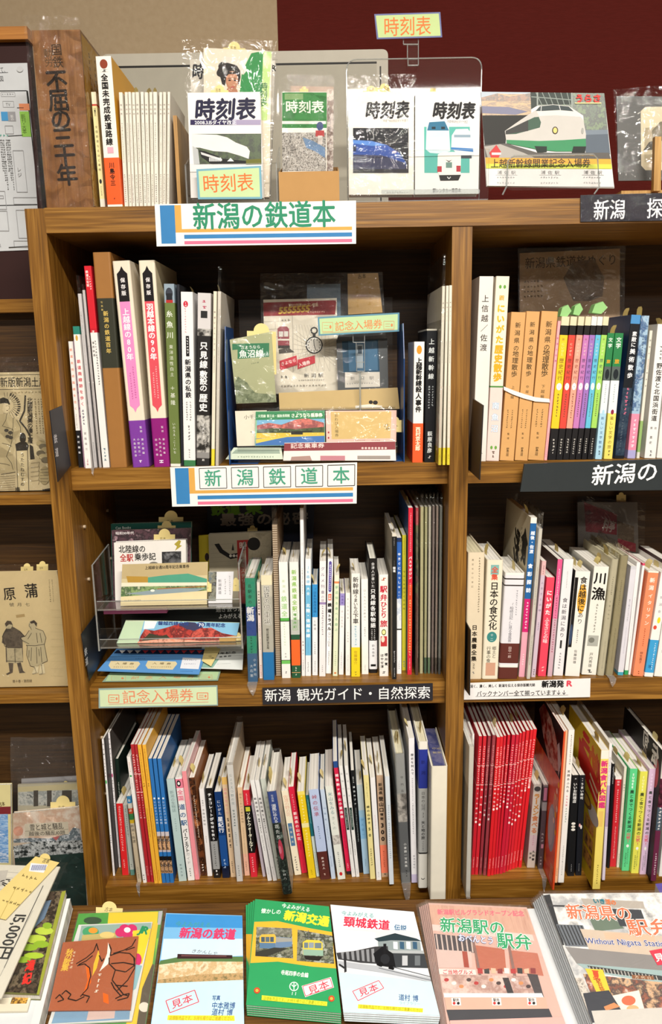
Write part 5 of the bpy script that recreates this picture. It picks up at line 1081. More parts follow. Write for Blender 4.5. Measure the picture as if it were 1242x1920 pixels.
STEAM = photo('hillside', ['2c3a1e', '3f5226', '1c2614', '5a6a34'], 70)
def d_2008(F):
    F.ptext('時刻表', 140, 640, 500, 632, 108, '1a1838', .035, shear=.12)
    F.prect(115, 697, 525, 728, '2c2450'); F.prect(360, 697, 525, 728, 'a49ab8')
    F.ptext('2008.3.15ダイヤ改正', 140, 713, 385, 713, 22, 'efeff4', .02)
    F.ppoly([(125, 780), (528, 778), (530, 955), (138, 957)], STEAM)
    F.ppoly([(125, 780), (270, 785), (330, 800), (380, 830), (445, 855), (462, 880), (455, 925), (400, 905), (330, 885), (250, 880), (170, 860), (128, 860)], 'e2e0de')
    F.ppoly([(128, 850), (160, 870), (170, 955), (136, 957)], 'b9bcbc')
    F.ppoly([(165, 875), (200, 880), (310, 925), (470, 940), (470, 955), (240, 957), (180, 915)], '1d1c1c')
    F.ppoly([(175, 885), (300, 925), (300, 938), (180, 900)], 'd0d0d0')
    for k in range(9): F.prect(225 + k * 8, 918, 230 + k * 8, 940, 'e6e6e6')
    F.ppoly([(330, 940), (350, 920), (370, 940)], 'e9e9e9')
    F.ppoly([(440, 930), (528, 925), (530, 955), (440, 957)], '6a6a2a')
card('timetable', 'white timetable with steam train photo, front of the left acrylic holder', 'timetable', upright(.012, 2, ZT1), K2, [(98, 540), (520, 535), (542, 1152), (118, 1152)], .014, 'eae6e2', d_2008, side=pages(), group='thick timetables facing out', slips=[((225, 505), (330, 505), (330, 545), (225, 545))])
def d_bride(F):
    F.ppoly([(470, 310), (520, 300), (590, 300), (560, 560), (400, 560), (415, 420), (440, 370)], '2f8a48')
    F.ppoly([(540, 302), (590, 302), (562, 700), (525, 700)], 'b9d48a')
    F.pvtext('時刻表', 543, 480, 540, 620, 40, '2c6a3a', .02)
    F.ppoly([(280, 380), (310, 330), (380, 335), (430, 370), (445, 410), (425, 435), (380, 420), (300, 400)], 'd8d0c4')
    F.ppoly([(268, 420), (290, 375), (330, 365), (385, 380), (405, 410), (408, 450), (395, 500), (385, 450), (345, 425), (325, 450), (318, 500), (300, 490), (290, 450), (272, 440)], '1f1a18')
    F.pell(300, 385, 22, 24, '241e1a'); F.pell(284, 425, 16, 20, '241e1a')
    F.pell(358, 470, 36, 56, 'b07a5c'); F.pell(358, 462, 30, 45, 'bd8868')
    F.ppoly([(322, 450), (335, 420), (380, 420), (396, 450), (380, 432), (340, 432)], '241e1a')
    for xx in (344, 375): F.pell(xx, 468, 8, 4.5, '1c1412'); F.pline([(xx - 9, 457), (xx + 9, 456)], 3, '3a2a22')
    F.pline([(362, 472), (366, 490), (360, 494)], 2.5, 'b98468'); F.pell(362, 508, 11, 4, 'b0504a')
    F.ppoly([(330, 515), (385, 515), (400, 560), (320, 560)], 'b07a5c')
card('timetable', 'timetable with a woman in bridal headdress on a green cover, second in the holder', 'timetable', upright(.034, 2, ZT1), K2, [(192, 278), (590, 298), (575, 1148), (195, 1148)], .012, 'd9cdb8', d_bride, side=pages(), group='thick timetables facing out', sleeve=[(60, 228), (620, 235), (585, 1140), (135, 1140)], slips=[((300, 258), (430, 262), (430, 300), (300, 300))])
def d_rear(F):
    F.ptext('時刻表', 125, 415, 340, 415, 76, '26262a', .03, shear=.1)
    F.ptext('R', 590, 395, 615, 395, 40, '2a2a2a', .03)
    F.prect(600, 570, 632, 700, '3a3e46')
card('timetable', 'pale timetable behind the bridal cover, only its edges showing', 'timetable', upright(.062, 2, ZT1), K2, [(112, 345), (610, 352), (580, 1134), (142, 1134)], .014, 'c4beb0', d_rear, side=pages(), group='thick timetables facing out')
def d_sign3(F, A, B_, size, c='e0743a'):
    F.ptext('時刻表', *A, *B_, size, c, .006)
def label_card(name, label, pl, crop, quad, border, fill, inset, draw, cat='sign', thick=.0012, group=None):
    def dr(F):
        x0 = [p for p in quad]
        c = ((quad[0][0] + quad[2][0]) / 2, (quad[0][1] + quad[2][1]) / 2)
        def ins(p): return (p[0] + (inset if p[0] < c[0] else -inset), p[1] + (inset if p[1] < c[1] else -inset))
        F.ppoly([ins(p) for p in quad], fill)
        draw(F)
    return card(name, label, cat, pl, crop, quad, thick, border, dr, group)
label_card('price_card', 'pale green card lettered in orange on the left acrylic holder', upright(-.0016), K2, [(150, 985), (527, 965), (534, 1158), (160, 1160)], '6fa6b8', 'c2d8a2', 12, lambda F: d_sign3(F, (185, 1072), (485, 1058), 96))

# kraft tray with green timetable
t = thing('card_tray', 'kraft cardboard tray holding the green timetable', 'tray', (at_y(*K2(808, 1165), 0.0).x, .05, ZT1))
a = at_y(*K2(634, 1168), .002); b = at_y(*K2(984, 1165), .002); zp = at_y(*K2(800, 998), .002).z
KR = paper('b98f5c', .8, .1); KRI = paper('8a6a44', .8, .1)
for nm, p0, p1 in (('front_panel', (a.x, .002, ZT1 + .0005), (b.x, .004, zp)), ('back_panel', (a.x, .110, ZT1 + .0005), (b.x, .112, zp + .03))):
    mb = MB(); mb.box(p0, p1, KR); mb.build(nm, t)
for xx in (a.x, b.x - .002):
    mb = MB(); mb.slab([(xx, .0042, ZT1 + .0005), (xx, .1098, ZT1 + .0005), (xx, .1098, zp + .03), (xx, .0042, zp)], (.002, 0, 0), KR); mb.build('side_panel', t)
mb = MB(); mb.box((a.x + .0022, .0042, ZT1 + .0003), (b.x - .0022, .1098, ZT1 + .0018), KRI); mb.build('bottom_panel', t)
CITY = photo('city_seen_from_above', ['2a2622', '9c948a', '4a443e', 'c9c2b8', '6a625a', '35302c', 'b0a698'], 240, (1, 1, 1), 8)
def d_green(F):
    F.prect(650, 538, 910, 745, '35803e'); F.prect(665, 545, 772, 580, '7da06a')
    F.ptext('時刻表', 668, 622, 895, 622, 62, 'e6eede', .02)
    F.prect(648, 705, 905, 722, 'ece9df'); F.prect(646, 748, 905, 772, 'ece9df')
    F.prect(645, 772, 905, 996, CITY)
    F.ppoly([(770, 800), (830, 820), (900, 860), (900, 920), (840, 880), (790, 860)], '6a86a8')
    F.pell(870, 735, 20, 26, '3a4a7a'); F.prect(845, 760, 895, 795, 'b03a3a'); F.prect(858, 790, 885, 840, 'd8cfc8')
card('timetable', 'green-topped timetable with city photo standing in the kraft tray', 'timetable', upright(.010, 1, ZT1), K2, [(648, 535), (912, 535), (908, 1148), (652, 1148)], .02, 'e9e4da', d_green, side=pages(), group='thick timetables facing out', sleeve=[(640, 440), (955, 438), (950, 1000), (650, 1000), crinkle()], slips=[((750, 490), (800, 490), (800, 540), (750, 540))])
card('timetable', 'second timetable in crinkled film behind the green-topped one in the kraft tray', 'timetable', upright(.045, 1, ZT1), K2, [(700, 500), (950, 505), (945, 1136), (705, 1136)], .02, 'b49a86', lambda F: F.prect(912, 520, 955, 1000, photo('film_clutter', ['8a6a54', 'd8ccc0', '6a4a3c', 'b9a490'], 90)), side=pages(), group='thick timetables facing out', sleeve=[(680, 430), (985, 440), (955, 990), (700, 990), crinkle()])

# right acrylic stand
t = thing('leaflet_stand', 'wide clear acrylic stand with rounded top holding two white timetables', 'stand', (at_y(*K3(480, 1150), 0.0).x, .04, ZT1))
pb = upright(.078)
A = [on_plane(*K3(*p), pb) for p in ((92, 340), (882, 340), (890, 1130), (100, 1130))]
za = (A[0].z + A[1].z) / 2
mb = MB(); acr_poly(mb, rnd_quad((A[0].x, .078, za), (A[1].x, .078, za), (A[1].x, .078, ZT1 + .001), (A[0].x, .078, ZT1 + .001), .018), (0, .002, 0))
rim = rnd_quad((A[0].x, .0785, za), (A[1].x, .0785, za), (A[1].x, .0785, ZT1 + .003), (A[0].x, .0785, ZT1 + .003), .018)
mb.build('back_panel', t)
mb = MB(); mb.tube(rim, .0011, acrylic_edge(), 6, True); mb.build('edge_rim', t)
zp = at_y(*K3(480, 875), .0).z
mb = MB(); acr_poly(mb, [(A[0].x, 0, ZT1 + .001), (A[1].x, 0, ZT1 + .001), (A[1].x, 0, zp), (A[0].x, 0, zp)], (0, .002, 0)); mb.build('front_panel', t)
mb = MB(); acr_poly(mb, [(A[0].x, .0025, ZT1 + .0005), (A[1].x, .0025, ZT1 + .0005), (A[1].x, .0775, ZT1 + .0005), (A[0].x, .0775, ZT1 + .0005)], (0, 0, .002)); mb.build('floor_plate', t)
mb = MB(); mb.slab(rnd_quad(*[on_plane(*K3(*p), upright(-.0008)) for p in ((295, 1105), (870, 1100), (870, 1128), (295, 1130))], .003), (0, .0006, 0), acrylic_edge()); mb.build('slot_strip', t)
def d_blue(F):
    F.ptext('時刻表', 205, 642, 462, 638, 88, '161416', .04, shear=.14)
    F.ptext('平成7年12月1日ダイヤ改正', 305, 704, 455, 702, 15, '55504a')
    F.prect(131, 745, 455, 1007, '17181e')
    for k in range(6): F.pline([(150, 760 + k * 12), (450, 800 + k * 16)], 2, '2c2e36')
    F.ppoly([(131, 815), (240, 820), (330, 845), (400, 890), (440, 945), (440, 970), (300, 985), (131, 985)], '2c4f9c')
    F.ppoly([(131, 815), (240, 822), (320, 845), (240, 850), (131, 835)], '5a8ad0')
    F.ppoly([(131, 900), (300, 905), (435, 950), (440, 985), (131, 1006)], '3a3c58')
    F.pell(372, 885, 12, 8, 'd0b0b8'); F.ppoly([(131, 850), (150, 850), (150, 880), (131, 880)], '14203c')
    F.prect(131, 985, 455, 1007, '2c2a30')
    F.ptiny(330, 1122, 460, 1120, 12, '77726a')
card('timetable', 'white timetable with blue bullet train photo, in the wide acrylic stand', 'timetable', upright(.010, 1.5, ZT1), K3, [(102, 535), (487, 533), (485, 1132), (108, 1134)], .02, 'e6e1d6', d_blue, side=pages(), group='thick timetables facing out', sleeve=[(95, 435), (498, 432), (490, 1140), (100, 1140)], slips=[((190, 500), (290, 500), (290, 536), (190, 536)), ((265, 478), (385, 512), (385, 536), (265, 536))])
def d_teal(F):
    F.ptext('時刻表', 597, 642, 845, 645, 86, '161416', .04, shear=.14)
    F.ptext('平成9年10月1日ダイヤ改正', 680, 707, 800, 710, 15, '55504a')
    F.ppoly([(545, 738), (812, 738), (810, 1007), (547, 1007)], '58b0a4')
    F.ppoly([(555, 870), (560, 730), (590, 705), (660, 703), (690, 735), (698, 880), (640, 895), (580, 890)], 'c9dbe0')
    F.ppoly([(563, 760), (575, 712), (665, 706), (690, 760)], '2f6f90'); F.prect(590, 738, 612, 752, '1a2a34'); F.prect(645, 738, 667, 752, '1a2a34')
    F.ppoly([(575, 800), (680, 800), (690, 875), (570, 875)], 'e2e6e6')
    F.ppoly([(703, 860), (706, 790), (730, 752), (800, 750), (828, 790), (832, 915), (760, 920)], 'd3dade'); F.prect(720, 785, 815, 800, '8aa0b0')
    F.ppoly([(703, 858), (830, 865), (832, 885), (703, 872)], '3a78b8'); F.prect(740, 905, 822, 922, '3a4048')
    F.ppoly([(622, 1000), (625, 900), (660, 885), (740, 885), (760, 905), (758, 1020), (635, 1020)], 'ece9e0')
    F.prect(672, 945, 708, 978, '6a8a80'); F.prect(622, 968, 648, 1002, 'b0303c'); F.prect(733, 965, 758, 1000, 'b0303c')
    F.ppoly([(670, 930), (690, 945), (708, 930), (690, 938)], '2a2a2a')
    F.ppoly([(632, 1020), (760, 1018), (745, 1050), (640, 1052)], '1e1c1c'); F.pline([(680, 1030), (690, 1042), (700, 1030)], 4, 'd8d8d8')
    F.ptext('駅レンタカー東日本', 595, 1110, 760, 1108, 22, '222222', .02)
card('timetable', 'white timetable with three train fronts on teal, in the wide acrylic stand', 'timetable', upright(.010, 1.5, ZT1), K3, [(494, 535), (872, 530), (862, 1128), (492, 1132)], .02, 'e2e0dd', d_teal, side=pages(), group='thick timetables facing out', slips=[((570, 505), (645, 505), (645, 535), (570, 535))])
# clip and its sign
t = thing('sign_clip', 'clear plastic clip on the rim of the wide acrylic stand', 'clip', on_plane(*K3(480, 380), upright(.078)))
def clip(t, pl, crop, x0, x1, y0, y1):
    P_ = lambda x, y: on_plane(*crop(x, y), pl)
    n = pl[1]
    w = x1 - x0
    for nm, (a0, b0, a1, b1) in (('jaw', (x0 - w * .3, y0, x1, y0 + (y1 - y0) * .3)), ('body', (x0 + w * .05, y0 + (y1 - y0) * .3, x1, y0 + (y1 - y0) * .78)), ('foot', (x0 + w * .1, y0 + (y1 - y0) * .78, x1, y1))):
        mb = MB()
        mb.slab([P_(a0, b1), P_(a1, b1), P_(a1, b0), P_(a0, b0)], -n * .006, acrylic(), side=acrylic_edge())
        for e in ((a0, b1, a0, b0), (a1, b1, a1, b0), (a0, b1, a1, b1)):
            mb.tube([P_(e[0], e[1]), P_(e[2], e[3])], .0008, acrylic_edge(), 5)
        mb.build(nm, t)
clip(t, upright(.068), K3, 445, 512, 205, 380)
label_card('sign_card', 'small green sign lettered in orange, clipped high before the maroon wall', upright(.064), K3, [(255, 82), (640, 70), (651, 217), (270, 228)], '3f4a86', 'b9cd8c', 9, lambda F: d_sign3(F, (308, 158), (588, 148), 90, 'd8722c'))

# ticket folder with the green and white train
TREES = photo('trees', ['1c2a18', '3a5230', '10160e', '56703c', '2a3a20'], 80)
AUTUMN = photo('autumn_marsh', ['8a6a3a', 'b08a4a', '6a4a2c', 'c4a468'], 60, (1, 1, 4))
def d_shink(F):
    F.prect(77, 247, 400, 400, AUTUMN)
    F.ppoly([(77, 247), (330, 248), (400, 250), (400, 262), (250, 262), (180, 258), (77, 285)], 'b9c4cf')
    F.ppoly([(77, 285), (180, 258), (260, 280), (398, 255), (398, 305), (77, 305)], photo('autumn_trees', ['5a3a22', '8a5a2c', '3a2c1c', 'a8743a'], 90))
    F.ppoly([(80, 340), (250, 345), (380, 375), (300, 395), (80, 385)], '7f7f96')
    F.ppoly([(398, 248), (872, 258), (892, 500), (745, 500), (735, 400), (690, 370), (580, 340), (440, 335), (398, 360)], TREES)
    F.ppoly([(395, 250), (660, 254), (665, 330), (450, 330), (400, 360)], '3a423e')
    for k in range(6): F.pline([(430 + k * 40, 252), (470 + k * 36, 335)], 4, '8a948e', False)
    F.pline([(440, 252), (440, 335)], 8, '98a09a'); F.pline([(660, 254), (662, 360)], 8, '98a09a'); F.pline([(400, 280), (660, 300)], 5, '8a948e')
    F.ppoly([(82, 400), (420, 398), (240, 520), (235, 580), (100, 590)], '262522')
    F.ppoly([(745, 495), (892, 492), (908, 650), (750, 640)], '5a6470'); F.ppoly([(745, 495), (892, 492), (894, 520), (748, 525)], '77828e')
    F.ppoly([(98, 590), (240, 580), (440, 640), (900, 640), (912, 680), (104, 672)], '5c5854')
    F.ppoly([(98, 600), (200, 585), (350, 640), (420, 672), (120, 672)], 'a8a39c')
    F.ppoly([(230, 500), (330, 430), (430, 365), (445, 340), (540, 330), (640, 340), (690, 372), (735, 430), (752, 520), (750, 570), (600, 580), (450, 585), (240, 575)], 'c4c0ba')
    F.ppoly([(430, 365), (445, 340), (540, 330), (640, 340), (690, 372), (720, 410), (560, 400), (450, 405)], 'd8d5d0')
    F.ppoly([(428, 372), (455, 342), (540, 333), (640, 343), (672, 374), (580, 366), (470, 372)], '3a4446'); F.pline([(465, 342), (462, 374)], 4, 'd0d0d0'); F.pline([(578, 335), (588, 368)], 4, 'd0d0d0')
    F.ppoly([(235, 500), (420, 412), (448, 410), (462, 445), (455, 478), (300, 520), (235, 522)], '3f5a4a'); F.ppoly([(235, 500), (380, 430), (380, 500), (235, 522)], '3a3a38')
    F.ppoly([(240, 558), (450, 565), (600, 560), (750, 550), (752, 600), (700, 632), (560, 632), (440, 620), (242, 580)], '3c8a5c'); F.ppoly([(420, 598), (500, 600), (500, 635), (440, 640)], '1e2a24'); F.ppoly([(670, 600), (752, 600), (745, 640), (660, 640)], '1e2420')
    F.pell(553, 497, 19, 24, '2a241c'); F.pell(553, 497, 13, 18, 'e8c878'); F.pell(729, 500, 8, 20, 'a0a09a')
    F.ppoly([(130, 640), (175, 590), (205, 635), (190, 672), (140, 672)], 'c23a3a'); F.prect(145, 640, 205, 655, 'e9d8d4')
    F.ptext('うらさ', 680, 292, 850, 292, 48, 'c83a34', .06); F.prect(680, 318, 850, 326, 'd8cf9a')
    F.ppoly([(104, 672), (912, 682), (918, 745), (108, 742)], 'e9a63a'); F.ppoly([(108, 712), (916, 715), (918, 745), (109, 742)], 'c9cf4a')
    F.ptext('上越新幹線開業記念入場券', 138, 710, 780, 708, 52, '33280f', .015)
    F.ppoly([(110, 744), (918, 747), (933, 862), (115, 854)], 'dcd9d6')
    for x in (180, 460, 735): F.ptext('浦佐駅', x, 768, x + 120, 770, 22, '4a4a4a'); F.pline([(x - 10, 785), (x + 130, 786)], 1.5, '777'); F.ptiny(x, 800, x + 120, 801, 14, '888'); F.ptiny(x, 835, x + 120, 836, 14, '999')
card('ticket_folder', 'souvenir ticket folder with a green and white bullet train photo', 'ticket', upright(.022, 6, ZT1), K4, [(77, 247), (870, 257), (935, 868), (112, 856)], .003, 'd6d3d0', d_shink, group='souvenir tickets facing out')
t = thing('display_easel', 'low clear acrylic easel carrying the bullet train ticket folder', 'easel', (at_y(*K4(540, 900), .01).x, .03, ZT1))
pe = upright(.008)
P_ = lambda x, y, p=pe: on_plane(*K4(x, y), p)
mb = MB(); mb.slab(rnd_quad(P_(248, 662), P_(832, 655), P_(838, 872), P_(238, 880), .012), (0, .002, 0), acrylic(), side=acrylic_edge()); mb.build('lip', t)
mb = MB(); mb.tube([P_(215, 910), P_(240, 860), P_(250, 690), P_(290, 660), P_(800, 650), P_(828, 680), P_(838, 860), P_(805, 905)], .0014, acrylic_edge(), 6); mb.build('edge_rim', t)
x0, x1 = P_(225, 905).x, P_(820, 905).x
mb = MB(); acr_poly(mb, [(x0, .0105, ZT1 + .0005), (x1, .0105, ZT1 + .0005), (x1, .09, ZT1 + .0005), (x0, .09, ZT1 + .0005)], (0, 0, .002)); mb.build('floor_plate', t)

# grey album sheet with an old photograph on a little wooden easel
def d_album(F):
    F.ppoly([(1135, 345), (1400, 340), (1400, 752), (1135, 752), (1108, 722), (1105, 372)], 'cfc3a6')
    F.ppoly([(1125, 480), (1250, 470), (1400, 470), (1400, 640), (1130, 640)], 'a3977c'); F.ppoly([(1175, 500), (1230, 440), (1400, 420), (1400, 640), (1200, 630)], '77705e')
    F.ppoly([(1125, 600), (1250, 560), (1400, 560), (1400, 700), (1130, 700)], 'b9ad90'); F.ppoly([(1120, 625), (1160, 570), (1200, 560), (1190, 620)], '4a463c')
    for y in (390, 430, 660, 700): F.pline([(1085, y), (1100, y - 10)], 5, 'c4c2ba', False)
t_al = card('album_sheet', 'dark grey album sheet with an old sepia photograph in film', 'album sheet', upright(.06, 6, ZT1), K4, [(948, 275), (1420, 280), (1440, 815), (962, 820)], .002, '4a4946', d_album, sleeve=[(925, 235), (1420, 190), (1440, 800), (960, 815)])
t = thing('wooden_easel', 'small pale wooden easel before the grey album sheet', 'easel', (at_y(*K4(1220, 880), .0).x, .04, ZT1))
W_EA = wood('easel_wood', '8a6230', 'b08444', 'c89e5c', 'z')
P_ = lambda x, y, Y=.03: at_y(*K4(x, y), Y)
for (xa, xb_) in ((1188, 1235), (1500, 1547)):
    mb = MB(); mb.slab([P_(xa, 885), P_(xb_ , 885), P_(xb_ + 3, 535), P_(xa + 10, 535)], (0, .01, 0), W_EA); mb.build('post', t, bevel=.001)
z0 = ZT1 + .0005
mb = MB(); mb.box((P_(1040, 880, .0).x, .041, z0), (P_(1640, 880, .0).x, .085, z0 + .018), W_EA); mb.build('base_bar', t, bevel=.001)
# wooden bookend after the slim timetables
t = thing('wooden_bookend', 'thin wooden bookend after the row of slim timetables', 'bookend', (at_y(*K(985, 1115), .03).x, .1, ZT1))
xa = at_y(*K(985, 1115), .03).x
mb = MB(); mb.slab([(xa, .03, ZT1 + .0005), (xa, .16, ZT1 + .0005), (xa, .16, at_y(*K(975, 640), .03).z), (xa, .03, at_y(*K(975, 640), .03).z)], (.006, 0, 0), W_EA); mb.build('upright', t, bevel=.001)

# ---- signs fixed to the boards
def stripes(F, boxed):
    pass
S1 = Crop(280, 360, 3.0)
def d_shelf1(F):
    q = F.quad
    def at(u, v):
        a = (q[0][0] + (q[1][0] - q[0][0]) * u, q[0][1] + (q[1][1] - q[0][1]) * u)
        b = (q[3][0] + (q[2][0] - q[3][0]) * u, q[3][1] + (q[2][1] - q[3][1]) * u)
        return (a[0] + (b[0] - a[0]) * v, a[1] + (b[1] - a[1]) * v)
    def R(u0, v0, u1, v1, c): F.ppoly([at(u0, v0), at(u1, v0), at(u1, v1), at(u0, v1)], c)
    R(.025, .03, .098, .94, '3a7fb8'); R(.098, .03, .13, .68, 'd8a452'); R(.13, .60, .98, .68, 'd8a452')
    R(.14, .735, .98, .83, '3a7fb8'); R(.14, .885, .98, .96, 'df7292')
    return at
def sign_a(F):
    at = d_shelf1(F)
    F.ptext('新潟の鉄道本', *at(.185, .31), *at(.90, .29), 46, '2f8a68', .018)
def sign_b(F):
    at = d_shelf1(F)
    for k, c in enumerate('新潟鉄道本'):
        u = .155 + .172 * k
        a, b = at(u, .05), at(u + .14, .56)
        F.pline([at(u, .05), at(u + .145, .05), at(u + .145, .56), at(u, .56), at(u, .05)], 1.2, '2a2a2a')
        F.ptext(c, *at(u + .025, .30), *at(u + .12, .30), 33, '4a9c80', .012)
def shelf_sign(name, label, quad, Y, draw, hexc='eceae8', thick=.0008):
    mb = MB(); pl = upright(Y)
    F, q = sheet(mb, pl, quad, thick, paper(hexc), FULL)
    F.quad = quad; draw(F)
    o = mb.build(name, origin=(q[2] + q[3]) / 2)
    if 'crinkled' in label:
        sb = MB(); wrinkle_sheet(sb, [p + pl[1] * .002 for p in q], pl[1], crinkle(), 24, 6, .0012, 9); sb.build('clear_sleeve', o)
    return tag(o, label, 'sign')
shelf_sign('shelf_sign', 'white striped shelf sign with large green lettering on the top board', [(290, 383), (668, 376), (668, 457), (294, 462)], -.0042, sign_a)
shelf_sign('shelf_sign', 'white striped shelf sign with five boxed green characters under second row', [(319, 876), (670, 867), (669, 944), (323, 950)], .014, sign_b)
GLARE = photo('dark_laminate', ['24222a', '2c2a32', '1c1b20'], 20)
def sign_c(F):
    F.ppoly([(1091, 367), (1300, 361), (1300, 412), (1091, 415)], '2c2a34')
    F.ptext('新潟', 1113, 394, 1174, 392, 34, 'e9e9ec', .008); F.ptext('探索', 1213, 391, 1275, 389, 34, 'e9e9ec', .008)
shelf_sign('shelf_sign', 'crinkled dark laminated sign with white lettering at right on the top board', [(1089, 366), (1302, 360), (1302, 413), (1089, 416)], -.0042, sign_c, '26242c')
def sign_d(F):
    F.ptext('新潟の', 1110, 894, 1236, 887, 40, 'eceeee', .014, shear=.1); F.ptext('本', 1246, 887, 1290, 885, 40, 'eceeee', .014, shear=.1)
mb = MB(); pl = upright(-.006)
q = [on_plane(*p, pl) for p in ((984, 870), (1330, 858), (1330, 918), (976, 922))]
mb.slab([q[3], q[2], q[1], q[0]], (0, .006, 0), paper('2f3436', .35))
F = PFace(mb, pl, q[0], (q[1] - q[0]), -Vector((0, 0, 1)), FULL); sign_d(F)
tag(mb.build('shelf_sign', origin=(q[2] + q[3]) / 2, bevel=.002), 'charcoal plastic sign board with white italic characters on second shelf', 'sign')
def ticket_icon(F, x0, y0, x1, y1, c):
    F.pline([(x0, y0), (x1, y0), (x1, y1), (x0, y1), (x0, y0)], 1.5, c)
    F.pline([(x0 + (x1 - x0) * .15, y0 + (y1 - y0) * .35), (x0 + (x1 - x0) * .6, y0 + (y1 - y0) * .35)], 1.2, c); F.pline([(x0 + (x1 - x0) * .15, y0 + (y1 - y0) * .65), (x0 + (x1 - x0) * .6, y0 + (y1 - y0) * .65)], 1.2, c)
    F.pell(x0 + (x1 - x0) * .78, (y0 + y1) / 2, (x1 - x0) * .1, (y1 - y0) * .2, c)
def sign_e(F):
    F.ppoly([(187, 1294), (406, 1288), (407, 1321), (188, 1325)], 'cfe0b8')
    F.ptext('記念入場券', 229, 1307, 363, 1303, 26, 'e08a66', .006)
    ticket_icon(F, 204, 1303, 223, 1317, 'e08a66'); ticket_icon(F, 370, 1299, 390, 1311, 'e08a66'); F.pline([(204, 1320), (391, 1316)], 1, 'e0a088')
shelf_sign('shelf_sign', 'pale green laminated card with orange ticket lettering on third board', [(185, 1291), (408, 1285), (409, 1323), (185, 1328)], .014, sign_e, '8fa8a4')
def sign_f(F): F.ptext('新潟 観光ガイド・自然探索', 496, 1304, 808, 1298, 26, 'eeeeee', .006)
shelf_sign('shelf_sign', 'long black strip with white lettering on the third board', [(492, 1290), (812, 1281), (812, 1313), (493, 1321)], .014, sign_f, '24242c')
def sign_g(F):
    F.ptext('深く、濃く、美しく 新潟を伝える保存版観光誌', 882, 1287, 1004, 1284, 6.6, '2a2a2a', .03)
    F.ptext('新潟発', 1016, 1283, 1058, 1282, 14, '1c1c1c', .05); F.ptext('R', 1063, 1281, 1074, 1281, 15, 'd84a5c', .06)
    F.ptext('バックナンバー全て揃っています↓↓', 894, 1301, 1064, 1298, 11.5, '1f1f1f', .012); F.pline([(892, 1306), (1066, 1303)], .6, '444')
shelf_sign('shelf_sign', 'white paper notice with black handwriting-like lettering, right bay third board', [(873, 1281), (1108, 1272), (1107, 1307), (868, 1312)], .014, sign_g, 'e9e7e6')

# ---- section plates jutting out of the rows
def at_x(px, py, X):
    d = ray(px, py); return CAM + d * ((X - CAM.x) / d.x)
def plate(label, X, pts, thick, lettering):
    mb = MB(); q = [at_x(*p, X) for p in pts]
    mb.slab(q, (thick, 0, 0), paper('1b1d22', .4))
    ob = mb.build('section_plate', origin=q[-1])
    tag(ob, label, 'divider plate', 'black section plates')
    mb2 = MB(); c = sum((p for p in q), Vector()) / len(q)
    return ob, q
def plate_thing(label, side, X, pts, words):
    q = [at_x(*p, X) for p in pts]
    th = .0015
    mb = MB()
    order = q if side < 0 else q[::-1]
    mb.slab(order, (-side * -th if side < 0 else th, 0, 0), paper('1b1d22', .4)) if False else mb.slab(q, (th * (1 if side > 0 else -1), 0, 0), paper('1b1d22', .4))
    # lettering near the outer edge, on the face seen from the middle of the shop
    n = Vector((1, 0, 0)) if side < 0 else Vector((-1, 0, 0))
    ux = Vector((0, 1, 0)) if side < 0 else Vector((0, -1, 0))
    yf = min(p.y for p in q); zt_, zb_ = max(p.z for p in q if p.y < yf + .03), min(p.z for p in q)
    F = Face(mb, Vector((X, yf, zt_)), ux, Vector((0, 0, -1)), n, 3)
    H = zt_ - zb_
    if words: F.vtext(words, .014 * (1 if side < 0 else -1), H * .3, H * .68, .016, 'd9d9dc', .01)
    return tag(mb.build('section_plate', origin=(X, (q[0].y + q[1].y) / 2, zb_)), label, 'divider plate', 'black section plates')
L1, L2, L3 = Crop(0, 560, 4.8), Crop(0, 900, 4.364), Crop(0, 1320, 4.364)
plate_thing('black section plate at the start of the second row, by the outer post', -1, -.4495, [L1(450, 1010), L1(560, 962), L1(640, 1500), L1(525, 1650)], '鉄道')
plate_thing('dark navy section plate beside the acrylic ticket trays in the third row', -1, -.4495, [L2(668, 1262), L2(835, 1030), L2(890, 1370), L2(735, 1640)], '鉄道')
plate_thing('black section plate by the divider at the second row of the right bay', 1, .2425, [C2(88, 1065), C2(150, 1105), C2(128, 1560), C2(52, 1490)], '')
plate_thing('black section plate by the divider at the third row of the right bay', 1, .2425, [G(92, 862), G(130, 930), G(125, 1310), G(85, 1255)], '')
# blue bookends in the second row
def bookend(label, X, g, fs):
    t = thing('metal_bookend', label, 'bookend', (X, .1, Z2))
    zt_ = g
    mb = MB(); mb.slab([(X, .03, Z2 + .0005), (X, .16, Z2 + .0005), (X, .16, zt_), (X, .05, zt_), (X, .03, zt_ - .06)], (.0015, 0, 0), paper('1f4a86', .35)); mb.build('upright', t)
    xf = (X + .0018, X + .05) if fs > 0 else (X - .05, X - .0003)
    mb = MB(); mb.box((xf[0], .04, Z2 + .0004), (xf[1], .15, Z2 + .0014), paper('1f4a86', .35)); mb.build('foot_plate', t)
bookend('blue metal bookend closing the left group of second-row books', at_y(*A2(1102, 1380), .03).x + .012, at_y(*A2(1110, 560), .03).z, 1)
bookend('blue metal bookend in front of the detective paperback, second row', at_y(*B2(952, 1000), .03).x - .010, at_y(*B2(948, 350), .03).z, -1)

